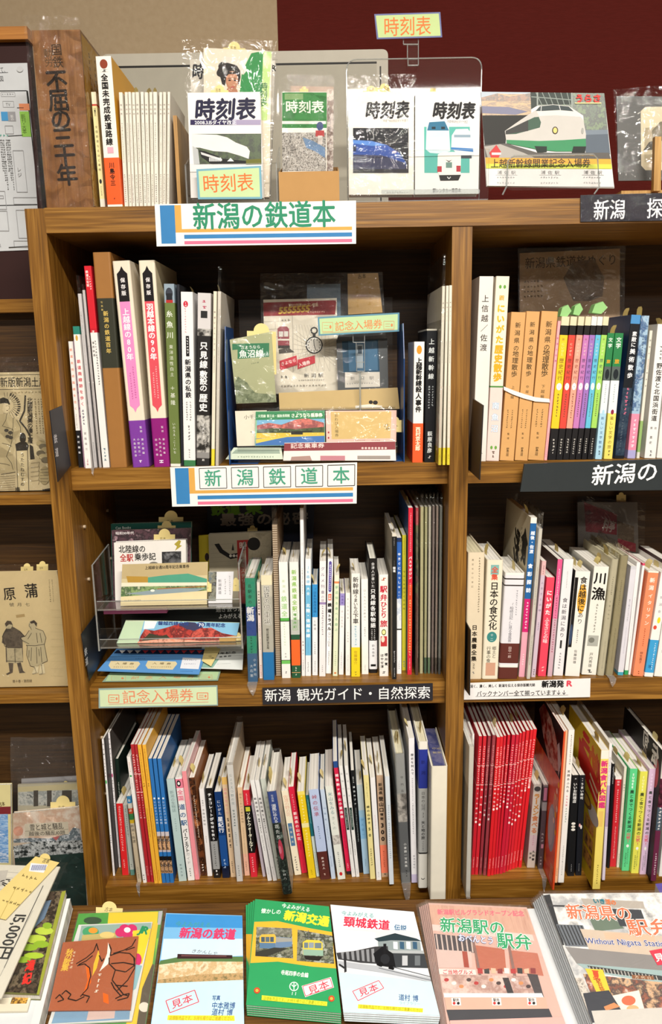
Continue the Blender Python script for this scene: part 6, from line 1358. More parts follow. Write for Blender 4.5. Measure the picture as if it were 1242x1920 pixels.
# ------------------------------------------------------------------ second row: the ticket display between the blue bookends
t = thing('ticket_stand', 'stepped clear acrylic stand for railway tickets in the second row', 'stand', (at_y(*B2(600, 950), .05).x, .09, Z2))
xa, xb_ = at_y(*B2(120, 950), .05).x, at_y(*B2(893, 950), .05).x
zs1 = at_y(*B2(500, 952), .05).z; zs2 = at_y(*B2(500, 770), .10).z
for nm, y0, y1, z0, z1 in (('front_panel', .046, .048, Z2 + .002, zs1 + .004), ('middle_panel', .094, .096, Z2 + .002, zs2 + .004), ('back_panel', .150, .152, Z2 + .002, zs2 + .20)):
    mb = MB(); acr_poly(mb, [(xa, y0, z0), (xb_, y0, z0), (xb_, y0, z1), (xa, y0, z1)], (0, y1 - y0, 0)); mb.build(nm, t)
for y0, y1, z in ((.0485, .0935, zs1 - .002), (.0965, .1495, zs2 - .002)):
    mb = MB(); acr_poly(mb, [(xa, y0, z), (xb_, y0, z), (xb_, y1, z), (xa, y1, z)], (0, 0, .0015)); mb.build('step_plate', t)
# back: crinkled bag with the striped train ticket card
def d_5555(F):
    F.ppoly([(243, 252), (598, 240), (592, 310), (245, 318)], '8a2226')
    F.ptext('第1322列車Vセブン記念', 365, 266, 510, 262, 17, 'e9d6b0', .01)
    F.ptext('5555555', 318, 290, 470, 278, 40, 'd8b24a', .05, shear=.2)
    F.ptiny(460, 298, 550, 296, 10, 'd8b8a0')
    for y in (345, 382, 420): F.pline([(246, y), (375, y - 4)], 1.2, '8a8478', False)
    F.pline([(384, 315), (388, 590)], 1.6, '77726a'); F.pline([(300, 345), (302, 380)], 1.2, '8a8478')
    F.ptiny(332, 338, 380, 336, 14, '6a6458')
    for k in range(14): F.pline([(390 + k * 13, 360), (390 + (k * 29) % 200, 585)], .9, '9a9488', False)
    for k in range(8): F.pline([(390, 375 + k * 26), (590, 560 - k * 20)], .9, '9a9488', False)
    F.k += 1
    F.ppoly([(312, 378), (325, 368), (358, 368), (368, 380), (370, 465), (315, 468)], '8a3a44'); F.prect(318, 392, 340, 418, 'c9c4bc'); F.prect(344, 391, 364, 417, 'c9c4bc'); F.prect(314, 428, 369, 436, 'd9d2c6'); F.prect(315, 460, 372, 474, '2a2624')
    F.ppoly([(318, 480), (365, 470), (395, 492), (320, 500)], '4a4640')
    F.pell(490, 458, 42, 42, '2a2a2a', 28); F.pell(490, 458, 36, 36, 'dcd8ce', 28); F.pell(490, 388, 18, 18, '2a2a2a'); F.pell(490, 388, 11, 11, 'd6cfc0'); F.prect(483, 405, 497, 420, '2a2a2a')
    for k in range(12): F.pell(490 + 29 * math.sin(k * math.pi / 6), 458 - 29 * math.cos(k * math.pi / 6), 2.6, 3.6, '2a2a2a', 6, False)
    F.k += 1; F.pline([(490, 458), (488, 432)], 3, '1a1a1a'); F.pline([(490, 458), (498, 484)], 3, '1a1a1a')
    F.ppoly([(322, 535), (405, 508), (408, 555), (325, 580)], 'c03040'); F.ppoly([(408, 530), (494, 508), (495, 545), (410, 575)], 'c03040')
    F.ptext('さよなら', 328, 552, 402, 530, 18, 'f0dcd8', .02); F.ptext('入場券', 414, 556, 470, 540, 20, 'f0dcd8', .03)
    F.ptext('新潟駅', 440, 606, 535, 604, 20, '3a3a3a'); F.ptiny(415, 628, 545, 627, 10, '77726a'); F.ptiny(330, 612, 375, 611, 18, '4a4a4a'); F.ptiny(330, 655, 560, 654, 14, '8a8478')
BAG = clear('bag_film', gloss=0.06, rough=0.05, bump=0.8, scale=30, haze=0.03)
card('ticket_card', 'big commemorative ticket card with stopwatch and dark red banner, in crinkled bag', 'ticket', upright(.118, 3, Z2), B2, [(243, 238), (600, 230), (606, 690), (252, 695)], .003, 'd6cfbe', d_5555, group='souvenir tickets of the second row', sleeve=[(228, 112), (822, 104), (850, 690), (240, 700), BAG])
card('ticket_card', 'small slate blue card behind the stopwatch ticket card', 'ticket', upright(.132, 3, Z2), B2, [(455, 165), (618, 160), (620, 400), (455, 400)], .002, '5f7486', None, group='souvenir tickets of the second row')
def d_env(F):
    F.ptext('古本', 702, 125, 742, 122, 24, '5a4a2c', .02); F.ptiny(700, 170, 700, 290, 20, 'a8823a'); F.ptiny(760, 150, 760, 280, 22, 'a8823a')
card('envelope', 'tan paper envelope at the back of the ticket display', 'envelope', upright(.125, 3, Z2), B2, [(652, 112), (800, 108), (822, 300), (655, 310)], .002, 'b08c50', d_env)
def d_coin(F):
    F.ppoly([(625, 440), (800, 432), (808, 590), (632, 592)], '2f4f66'); F.ppoly([(655, 440), (795, 436), (800, 580), (660, 585)], '4a6f8c')
    F.ppoly([(640, 590), (808, 588), (810, 660), (640, 665)], 'cfcac0'); F.ptext('新潟駅', 665, 620, 780, 617, 18, '6a6a6a'); F.ptiny(650, 645, 780, 644, 11, '888')
    F.prect(697, 455, 727, 570, 'a8b4bc'); F.prect(702, 462, 722, 500, '3a4a58')
card('ticket_case', 'clear case with a slate blue ticket, before the dark red banner card', 'ticket', upright(.104, 3, Z2), B2, [(598, 432), (845, 425), (850, 672), (606, 680)], .008, '55585a', d_coin, group='souvenir tickets of the second row', sleeve=[(590, 425), (850, 418), (852, 672), (600, 682), film()])
t = thing('sign_clip', 'clear plastic clip in front of the slate blue ticket case', 'clip', on_plane(*B2(712, 590), upright(.085)))
clip(t, upright(.084), B2, 692, 735, 385, 585)
mb = MB(); p = on_plane(*B2(712, 585), upright(.087)); mb.box((p.x - .008, .082, Z2 + .0025), (p.x + .008, .092, Z2 + .004), acrylic()); mb.tube([(p.x, .087, Z2 + .004), (p.x, .087, p.z)], .0018, acrylic_edge(), 6); mb.build('stem', t)
def d_kinen(F):
    F.ptext('記念入場券', 590, 368, 822, 354, 46, 'd98a56', .008); ticket_icon(F, 530, 348, 580, 392, 'd98a56'); ticket_icon(F, 828, 342, 878, 380, 'd98a56'); F.pline([(530, 398), (880, 384)], 2, 'd9a080')
label_card('sign_card', 'pale green sign lettered in orange on a clip among the tickets', upright(.078), B2, [(507, 322), (904, 300), (903, 392), (512, 413)], '5f8fa4', 'bcd8a4', 8, d_kinen)
def d_uonuma(F):
    F.ppoly([(92, 452), (272, 448), (272, 515), (118, 525), (118, 480), (93, 482)], '3a7a56')
    F.ptext('さようなら', 132, 470, 230, 466, 18, 'e6ece2', .01); F.ptext('魚沼線', 125, 502, 245, 498, 38, 'eef2ea', .02); F.ptiny(185, 545, 228, 544, 9, '5a6a50')
    m = photo('ink_trees', ['4a523a', '6a7456', '8f9778', '3a422c'], 70)
    F.ppoly([(95, 660), (120, 610), (140, 625), (165, 640), (180, 665), (205, 690), (260, 695), (303, 700), (304, 735), (110, 740)], m)
card('ticket_folder', 'olive green ticket folder with dark tree drawing and green title plate', 'ticket', upright(.060, 5, zs1 - .01), B2, [(80, 432), (283, 392), (306, 735), (112, 742)], .002, 'a9ab84', d_uonuma, group='souvenir tickets of the second row', slips=[((163, 388), (304, 392), (306, 600), (166, 600))], sleeve=[(88, 425), (308, 392), (312, 735), (108, 742), film()])
def d_beige(F):
    F.pell(765, 735, 10, 9, '2a2422'); F.pell(787, 737, 12, 10, '2a2422'); F.ppoly([(690, 752), (760, 745), (820, 752), (820, 762), (690, 765)], 'e4dccb')
card('long_booklet', 'long beige booklet lying across behind the green ticket', 'booklet', upright(.090, 8, zs1), B2, [(318, 690), (895, 664), (905, 768), (322, 775)], .004, 'bfa46e', d_beige)
def d_small(F):
    F.ptext('小千', 148, 808, 200, 806, 22, '4a463c'); F.ptiny(180, 880, 200, 879, 14, '6a665c')
card('ticket_card', 'cream paper ticket half hidden by the colourful mountain ticket', 'ticket', upright(.0555, 8, zs1), B2, [(106, 778), (260, 774), (262, 945), (116, 948)], .001, 'dcd4c0', d_small, group='souvenir tickets of the second row')
HILL = photo('red_hills', ['c05a54', '8a4a4a', 'd8786a', '7a5a54'], 60)
def d_valley(F):
    F.ppoly([(207, 782), (540, 778), (541, 818), (206, 822)], '3f8a5c'); F.ptext('只見線 第三会・越後長岡館', 218, 803, 372, 800, 15, 'e6efe0', .02); F.ptext('さようなら乗車券', 378, 800, 530, 797, 21, 'eef2e2', .03)
    F.ppoly([(212, 822), (540, 815), (540, 850), (212, 850)], '7fb4d4')
    F.ppoly([(212, 848), (270, 835), (330, 845), (400, 820), (450, 812), (538, 835), (540, 880), (212, 880)], HILL)
    F.ppoly([(212, 868), (300, 860), (400, 866), (540, 855), (540, 885), (212, 890)], photo('dark_firs', ['2a3a26', '4a5a34', '1c2a1a'], 120))
    F.ppoly([(210, 885), (540, 882), (540, 912), (400, 912), (300, 918), (208, 940)], 'd8bc4a'); F.ppoly([(208, 912), (330, 905), (540, 898), (541, 942), (205, 945)], '4a78b4'); F.ppoly([(208, 935), (300, 915), (380, 900), (300, 905), (208, 915)], 'e0c858')
    F.pline([(340, 880), (480, 876)], 5, '2a2622'); F.prect(378, 876, 435, 892, '2a2a24')
card('ticket_card', 'colourful ticket of red hills and blue river under a green title bar', 'ticket', upright(.0515, 8, zs1), B2, [(206, 780), (541, 776), (543, 943), (203, 948)], .001, '8fc09c', d_valley, group='souvenir tickets of the second row', sleeve=[(190, 760), (900, 755), (890, 935), (190, 950), film()])
def d_tan(F):
    F.ppoly([(570, 782), (865, 780), (860, 910), (575, 915)], 'd0b478'); F.pvtext('おわび入場券', 597, 790, 600, 905, 18, '5a4a30'); F.ptext('古本', 838, 840, 850, 870, 26, '5a4a30'); F.pell(560, 882, 4, 5, 'a03a4a'); F.pell(560, 908, 4, 5, 'a03a4a')
    F.ptiny(690, 920, 740, 919, 8, '77726a'); F.ptiny(770, 920, 810, 919, 8, '77726a')
card('ticket_card', 'tan ticket with pink edge and round tab beside the mountain ticket', 'ticket', upright(.0515, 8, zs1), B2, [(546, 777), (890, 774), (888, 928), (549, 934)], .001, 'e3bdb0', d_tan, group='souvenir tickets of the second row', slips=[((860, 820), (915, 822), (915, 880), (860, 880))])
# tickets lying flat at the front edge
LP = (Vector((0, .03, Z2 + .003)), Vector((0, -math.sin(math.radians(24)), math.cos(math.radians(24)))))
def flat_pl(y, z, deg): a = math.radians(deg); return (Vector((0, y, z)), Vector((0, -math.sin(a), math.cos(a))))
def d_mar(F):
    F.ppoly([(345, 935), (884, 926), (885, 965), (343, 972)], '7a1e28'); F.ptext('記念乗車券', 375, 948, 540, 945, 26, 'e6d0c8', .01)
    for k in range(8): F.pell(725 + k * 16, 958, 6, 5, 'd8b8b0', 10, False)
    F.k += 1; F.ppoly([(380, 1000), (470, 995), (480, 1020), (375, 1020)], '9a7a70'); F.prect(520, 995, 640, 1018, 'b0707a'); F.prect(700, 995, 860, 1012, '8a8078')
card('ticket_card', 'maroon-headed ticket lying at the very front of the second row', 'ticket', flat_pl(.032, Z2 + .0035, 66), B2, [(346, 934), (884, 926), (887, 1020), (340, 1020)], .001, 'd3c6bd', d_mar, group='souvenir tickets of the second row', dz=.002)
card('ticket_card', 'pale grey-green ticket lying by the blue bookend at the front', 'ticket', flat_pl(.036, Z2 + .003, 62), B2, [(100, 955), (330, 955), (340, 1012), (60, 1012)], .001, 'b9c4ae', lambda F: (F.ppoly([(110, 965), (320, 965), (325, 985), (90, 985)], '8a9a8a'), F.ptiny(120, 1000, 300, 1000, 12, '6a7a6a')), group='souvenir tickets of the second row')
# paper strap round the three ochre volumes
mb = MB()
S = [at_y(*C2(x, y), .0195) for x, y in ((276, 990), (330, 1012), (400, 1036), (470, 1056), (556, 1066), (558, 1088), (470, 1082), (395, 1062), (330, 1038), (278, 1012))]
mb.slab(S[::-1], (0, .0004, 0), paper('e9e6e2', .5))
tag(mb.build('paper_strap', origin=S[0]), 'white paper strap round the three ochre volumes', 'strap')
# browned booklet in a crinkled bag behind the rainbow series
def d_brown(F):
    F.ptext('新潟県鉄道旅めぐり', 405, 240, 970, 215, 66, '3a2c20', .005)
    for y in (350, 380, 410, 440): F.ptiny(400, y, 520, y, 18, '55422f')
    F.ppoly([(640, 330), (700, 230), (830, 215), (890, 330), (880, 440), (800, 470), (700, 470)], photo('brown_map', ['5a4634', '7a624a', '4a3828'], 30))
card('booklet', 'browned booklet in a crinkled clear bag behind the rainbow history series', 'booklet', upright(.175, 4, Z2), C2, [(375, 178), (985, 150), (985, 740), (375, 740)], .006, 'b0906c', d_brown, sleeve=[(362, 150), (1015, 135), (1010, 740), (365, 740), clear('bag_heavy', gloss=.12, rough=.05, bump=1.0, scale=22, haze=.05)])
# green paper ornament on the series
mb = MB()
GP = paper('8fc07a', .7)
for (x0, y0, w) in ((620, 540, 70), (700, 530, 60), (815, 520, 95)):
    q = [at_y(*C2(*p), .06) for p in ((x0, y0 + 20), (x0 + w * .6, y0 + 28), (x0 + w, y0 - 10), (x0 + w * .7, y0 - 48), (x0 + w * .2, y0 - 30))]
    mb.slab(q, (0, .02, .0), GP)
tag(mb.build('paper_ornament', origin=at_y(*C2(750, 545), .06)), 'folded leaf green paper on top of the rainbow series', 'paper')

# ------------------------------------------------------------------ third row: acrylic ticket trays and face-out books
D3 = Crop(150, 900, 3.45)
def bot(pl, crop, p, z):           # a bottom corner set down on height z
    q = on_plane(*crop(*p), pl); p0, n = pl
    return Vector((q.x, p0.y - n.z / n.y * (z - p0.z), z))
t = thing('acrylic_tray', 'two-tier clear acrylic tray of railway tickets in the third row', 'tray', (at_y(*D3(600, 1080), .05).x, .09, Z3))
xl, xr = at_y(*D3(128, 1080), .05).x, at_y(*D3(1050, 1080), .05).x
zu = at_y(*D3(600, 835), .045).z; zlw = at_y(*D3(600, 1080), .045).z; ztop = at_y(*D3(170, 545), .045).z
for xx in (xl, xr):
    mb = MB(); acr_poly(mb, [(xx, .04, zlw - .004), (xx, .15, zlw - .004), (xx, .15, ztop + .012), (xx, .04, ztop)], (.003, 0, 0))
    mb.tube([(xx + .0015, .04, zlw - .003), (xx + .0015, .04, ztop), (xx + .0015, .15, ztop + .012)], .0013, acrylic_edge(), 5); mb.build('side_panel', t)
mb = MB(); acr_poly(mb, [(xl + .004, .146, Z3 + .0005), (xr - .001, .146, Z3 + .0005), (xr - .001, .146, zlw - .0005), (xl + .004, .146, zlw - .0005)], (0, .003, 0)); mb.build('rear_support', t)
for z in (zu, zlw):
    mb = MB(); acr_poly(mb, [(xl + .0035, .045, z), (xr - .0005, .045, z), (xr - .0005, .149, z), (xl + .0035, .149, z)], (0, 0, .002)); mb.build('tier_plate', t)
    mb = MB(); acr_poly(mb, [(xl + .0035, .042, z), (xr - .0005, .042, z), (xr - .0005, .042, z + .018), (xl + .0035, .042, z + .018)], (0, .002, 0))
    mb.tube([(xl + .004, .0425, z + .018), (xr - .001, .0425, z + .018)], .001, acrylic_edge(), 5); mb.build('front_lip', t)
def d_teal3(F):
    F.ppoly([(202, 285), (718, 272), (716, 310), (204, 325)], '1f5a50'); F.ptext('Can Books', 230, 310, 330, 306, 22, 'd8e2dc', .02)
card('book', 'dark teal hardback at the back of the acrylic tray', 'book', upright(.128, 4, zu), D3, [(200, 284), (722, 270), bot(upright(.128, 4, zu), D3, (716, 800), zu + .0035), bot(upright(.128, 4, zu), D3, (212, 800), zu + .0035)], .010, '20594e', d_teal3, side=pages(), group='face-out books of the third row', slips=[((502, 245), (662, 245), (662, 290), (502, 290))])
def d_cherry(F):
    F.ppoly([(205, 325), (716, 312), (714, 800), (212, 800)], photo('cherry_dark', ['1a1618', '5a4048', '2a2226', 'a88890'], 60)); F.ptext('昭和30年代', 230, 345, 350, 342, 20, 'd8d0d0', .02)
card('book', 'dark blossom-patterned hardback in front of the teal one', 'book', upright(.112, 4, zu), D3, [(205, 325), (718, 312), bot(upright(.112, 4, zu), D3, (712, 800), zu + .0035), bot(upright(.112, 4, zu), D3, (216, 800), zu + .0035)], .010, '2a2226', d_cherry, side=pages(), group='face-out books of the third row', slips=[((495, 300), (612, 300), (612, 335), (495, 335))])
def d_hokuriku(F):
    F.ptext('北陸線の', 250, 448, 425, 445, 50, '262422', .02); F.ptext('全駅', 258, 504, 345, 502, 52, 'b0302c', .02); F.ptext('乗歩記', 352, 498, 492, 494, 50, '262422', .02)
    F.ppoly([(610, 415), (640, 388), (655, 395), (645, 420), (660, 425), (615, 458), (628, 430)], 'a8983c')
    F.ppoly([(530, 465), (655, 460), (656, 790), (535, 795)], photo('grey_hills', ['3a3a3c', '6a6a6c', '1c1c1e', '8a8a8c'], 30)); F.pell(478, 548, 32, 20, '77736c')
card('book', 'white face-out book with black and red title over the tickets', 'book', upright(.092, 4, zu), D3, [(220, 405), (685, 386), bot(upright(.092, 4, zu), D3, (690, 800), zu + .0035), bot(upright(.092, 4, zu), D3, (230, 800), zu + .0035)], .014, 'e6e2dc', d_hokuriku, side=pages(), group='face-out books of the third row', slips=[((467, 360), (606, 360), (606, 400), (467, 400))])
MEADOW = photo('riverside', ['5a7a4a', '8fa870', '3f5a3a', 'c4c8a8'], 80)
def d_joetsu(F):
    F.ppoly([(274, 546), (826, 532), (824, 615), (270, 640)], 'b9a67c'); F.ptext('上越線全通50周年記念乗車券', 420, 568, 708, 558, 24, '2f2a20', .02)
    F.ppoly([(440, 630), (560, 615), (700, 605), (822, 640), (822, 665), (440, 665)], '4f9a80'); F.ppoly([(300, 622), (440, 625), (440, 662), (310, 662)], 'b08a3a')
    F.ppoly([(268, 665), (822, 662), (822, 688), (266, 690)], 'e2dcc4'); F.ppoly([(266, 690), (820, 682), (820, 720), (262, 760)], MEADOW)
    F.ppoly([(300, 735), (560, 700), (820, 700), (740, 725), (480, 750)], '8a9aa0'); F.pline([(500, 705), (810, 688)], 5, 'a86a3a'); F.pell(470, 715, 14, 8, 'e9e6da')
    F.ppoly([(264, 755), (560, 735), (820, 715), (821, 788), (262, 800)], 'dccda2'); F.ptiny(290, 780, 400, 777, 10, '5a5040')
card('ticket_card', 'beige landscape ticket folder on the upper acrylic tier', 'ticket', upright(.060, 10, zu), D3, [(274, 546), (828, 530), bot(upright(.060, 10, zu), D3, (822, 786), zu + .003), bot(upright(.060, 10, zu), D3, (262, 800), zu + .003)], .002, 'cbbd94', d_joetsu, group='souvenir tickets of the third row', dz=.0, slips=[((800, 670), (850, 672), (850, 725), (800, 725))])
def d_minik(F):
    F.ppoly([(832, 595), (885, 594), (880, 782), (830, 782)], photo('town_view', ['5a6a7a', '8a8a7a', '3a3a3a', 'b0b8c0'], 90)); F.pvtext('新潟鉄道', 905, 640, 905, 740, 22, '4a4a50'); F.ptiny(940, 640, 940, 740, 14, '888'); F.ptiny(970, 620, 970, 740, 12, '999')
card('ticket_card', 'small white ticket with town photo beside the beige folder', 'ticket', upright(.066, 10, zu), D3, [(832, 594), (995, 592), bot(upright(.066, 10, zu), D3, (985, 785), zu + .003), bot(upright(.066, 10, zu), D3, (830, 786), zu + .003)], .002, 'dfdee2', d_minik, group='souvenir tickets of the third row', slips=[((985, 645), (1030, 645), (1030, 720), (985, 720))])
mb = MB()
mb.box((xl + .012, .052, zu - .010), (xl + .13, .13, zu - .0005), paper('7a3a5c')); 
tag(mb.build('booklet', origin=(xl + .06, .09, zu - .01)), 'plum booklet lying under the upper acrylic tier', 'booklet')
def d_sugi(F): F.ptext('過ぎ去った', 878, 838, 1055, 832, 36, 'd8d6d2', .01); F.ptext('よみがえる', 895, 882, 1050, 878, 34, 'd8d6d2', .01)
card('book', 'black book with white title lines behind the lower ticket tier', 'book', upright(.112, 3, zlw), D3, [(270, 870), (1038, 800), bot(upright(.112, 3, zlw), D3, (1030, 1060), zlw + .0035), bot(upright(.112, 3, zlw), D3, (270, 1060), zlw + .0035)], .010, '1d1f1d', d_sugi, side=pages(), group='face-out books of the third row')
AUT = photo('red_mountain', ['8a2a26', 'b83a30', '5a1c1c', 'd0584a', '7a3028'], 50)
def d_banetsu(F):
    F.ppoly([(298, 905), (420, 908), (372, 1070), (238, 1070)], 'b9cfae'); F.ppoly([(300, 905), (1030, 922), (1030, 930), (300, 914)], 'c4d2b4')
    F.ppoly([(415, 912), (1032, 924), (1012, 1060), (372, 1068)], '7fb4d2'); F.ppoly([(420, 912), (500, 914), (480, 960), (410, 965)], 'dce6ea')
    F.ppoly([(392, 1010), (420, 965), (480, 975), (560, 955), (640, 930), (700, 918), (745, 922), (800, 958), (850, 955), (920, 990), (1020, 1010), (1012, 1060), (374, 1066)], AUT)
    F.ppoly([(640, 935), (700, 918), (745, 922), (790, 955), (740, 975), (690, 965)], '3a3a5a')
    F.ppoly([(400, 1040), (450, 990), (520, 1010), (560, 1000), (600, 1040), (390, 1060)], '3a3a2a'); F.ppoly([(374, 1045), (560, 1025), (780, 1040), (1012, 1035), (1010, 1060), (374, 1068)], photo('autumn_leaf', ['d8784a', 'e8a890', '8a4a2c'], 110)); F.ppoly([(900, 1020), (1020, 1005), (1014, 1055), (905, 1050)], 'b08a4a')
    F.ptext('磐越西線全線', 505, 925, 705, 930, 26, '2a3f7a', .03); F.pell(785, 935, 26, 17, '2a3f7a'); F.ptext('70', 768, 936, 803, 936, 26, 'f0f2f6', .02); F.ptext('周年記念', 815, 936, 942, 940, 26, '2a3f7a', .03)
card('ticket_card', 'red mountain ticket folder with blue anniversary lettering on the lower tier', 'ticket', upright(.060, 16, zlw), D3, [(298, 905), (1034, 922), bot(upright(.060, 16, zlw), D3, (1008, 1074), zlw + .003), bot(upright(.060, 16, zlw), D3, (236, 1072), zlw + .003)], .002, '9fb4a0', d_banetsu, group='souvenir tickets of the third row', slips=[((1000, 1000), (1048, 1000), (1048, 1040), (1000, 1040))])
def d_bluet(F):
    F.ppoly([(240, 1100), (820, 1098), (800, 1130), (215, 1125)], '1c2c4a')
    for k in range(11):
        c = 'e2e0e0' if k < 3 else 'c23a44'
        F.ppoly([(255 + k * 50, 1102), (295 + k * 50, 1102), (272 + k * 50, 1122)], c, False)
    F.k += 1; F.ppoly([(212, 1122), (800, 1130), (770, 1262), (118, 1240)], '5a92cc'); F.ptiny(360, 1155, 430, 1158, 12, '2a4a7a')
    for x in (180, 420): F.ppoly([(x + 20, 1170), (x + 200, 1175), (x + 210, 1190), (x + 180, 1228), (x + 20, 1222), (x + 5, 1200)], 'd8c9a0'); F.ptext('入場券', x + 50, 1186, x + 170, 1190, 22, '5a4a2c', .01); F.ptiny(x + 40, 1208, x + 170, 1212, 12, '77663c')
    F.ppoly([(665, 1150), (785, 1155), (768, 1225), (648, 1220)], 'e2e4ea'); F.ptiny(680, 1165, 760, 1168, 12, '4a4a6a'); F.ptiny(675, 1190, 750, 1192, 12, '6a6a8a'); F.ptiny(650, 1238, 735, 1240, 9, '2a4a7a')
bp = flat_pl(.018, Z3 + .006, 14)
card('ticket_card', 'blue ticket strip with pennant border lying at the front of the third board', 'ticket', bp, D3, [(238, 1100), (825, 1100), (772, 1264), (115, 1241)], .0015, '5a92cc', d_bluet, group='souvenir tickets of the third row', dz=.003, slips=[((812, 1090), (912, 1100), (850, 1215), (790, 1180), 1)])
def d_whitet(F):
    F.ptext('70周年記念', 830, 1125, 1012, 1115, 26, '222', .03); F.ptext('乗車券', 900, 1145, 980, 1138, 18, '222', .02); F.ptiny(890, 1190, 975, 1187, 9, '888'); F.ppoly([(790, 1165), (900, 1160), (860, 1215), (790, 1215)], '8ab0a0')
card('ticket_card', 'white ticket with black lettering under the tan slip, third row front', 'ticket', flat_pl(.018, Z3 + .004, 14), D3, [(790, 1072), (1062, 1060), (1052, 1228), (782, 1220)], .001, 'dfe2de', d_whitet, group='souvenir tickets of the third row', dz=.001)
def d_lam(F):
    F.ppoly([(195, 1248), (900, 1240), (885, 1290), (165, 1300)], 'b4cfa0'); F.ptext('記念入場券', 330, 1280, 745, 1272, 40, 'd98a60', .005); ticket_icon(F, 205, 1268, 295, 1298, 'd98a60'); ticket_icon(F, 770, 1262, 855, 1292, 'd98a60')
card('sign_card', 'pale green laminated card lying flat under the blue ticket strip', 'sign', flat_pl(.02, Z3 + .0005, 4), D3, [(200, 1244), (912, 1236), (894, 1300), (145, 1308)], .0006, '8fa894', d_lam, dz=.0012)
# face-out magazines leaning at the back
def d_strong(F):
    F.ptext('鉄道', 845, 190, 1040, 180, 90, '7ab83a', .05); F.ptext('東', 1060, 178, 1200, 172, 100, '7ab83a', .05)
    F.ptext('最強の秘密', 905, 258, 1480, 245, 86, 'b9b6b0', .035)
card('magazine', 'navy magazine with green and grey lettering standing behind the spiral notebook', 'magazine', upright(.235, 3, Z3), D3, [(822, 100), (1520, 70), (1500, 700), (830, 700)], .008, '181c30', d_strong, side=pages())
card('magazine', 'bright yellow magazine edge peeking out beside the grey one', 'magazine', upright(.21, 3, Z3), D3, [(768, 360), (860, 352), (862, 700), (776, 700)], .006, 'c9b42c', lambda F: F.pell(822, 498, 14, 26, '3a2a2a'))
def d_grey(F):
    for y in range(6): F.pline([(845, 420 + y * 28), (1010, 410 + y * 28)], 1.2, '8a8478', False)
    F.k += 1; F.ppoly([(870, 415), (900, 410), (925, 450), (970, 480), (1030, 470), (1030, 500), (975, 512), (905, 470)], '1f1d1c')
    for k in range(3): F.pell(975 + k * 22, 490, 9, 9, 'd8d2c6')
    F.ppoly([(990, 410), (998, 455), (982, 455)], '2a2826')
    F.ppoly([(1016, 390), (1090, 386), (1085, 800), (1030, 800)], 'a8302c'); F.ptext('時', 1030, 425, 1080, 423, 50, 'd8ccc0', .02); F.pvtext('鉄道ミステリー', 1050, 470, 1060, 700, 30, 'd0c0b4', .02)
    F.pell(1125, 413, 42, 42, '26231f', 24); F.pvtext('懐かし', 1125, 385, 1125, 440, 18, 'b8aa90')
    F.ppoly([(1095, 345), (1235, 340), (1238, 800), (1092, 800)], photo('aged_timetable', ['b0a488', 'c0b498', '9a8e74'], 60)); F.pell(1125, 413, 42, 42, '26231f', 24)
card('magazine', 'greyish timetable magazine with a red column, behind the ticket trays', 'magazine', upright(.185, 3, Z3), D3, [(832, 350), (1242, 332), (1236, 800), (842, 800)], .012, 'b0a68e', d_grey, side=pages(), slips=[((1080, 318), (1145, 316), (1145, 352), (1080, 352))])
# red poster magazine at the back of the right bay, third row
def d_redp(F):
    F.ppoly([(790, 190), (980, 260), (980, 380), (800, 360)], photo('red_calligraphy', ['6a1c26', '8a2a34', '4a1018'], 40)); F.ptext('料亭', 900, 320, 970, 335, 70, 'a89a90', .02)
    F.ppoly([(985, 300), (1080, 330), (1080, 430), (985, 430)], '6a5a4a'); F.ppoly([(985, 400), (1090, 430), (1090, 480), (985, 460)], 'a03a48')
card('magazine', 'grey and dark red magazine in clear film at the back, right bay third row', 'magazine', upright(.235, 3, Z3), G, [(752, 190), (1100, 190), (1110, 700), (760, 700)], .006, '77706a', d_redp, sleeve=[(750, 150), (1146, 195), (1130, 700), (756, 700), film()], slips=[((985, 150), (1040, 150), (1040, 195), (985, 195))])

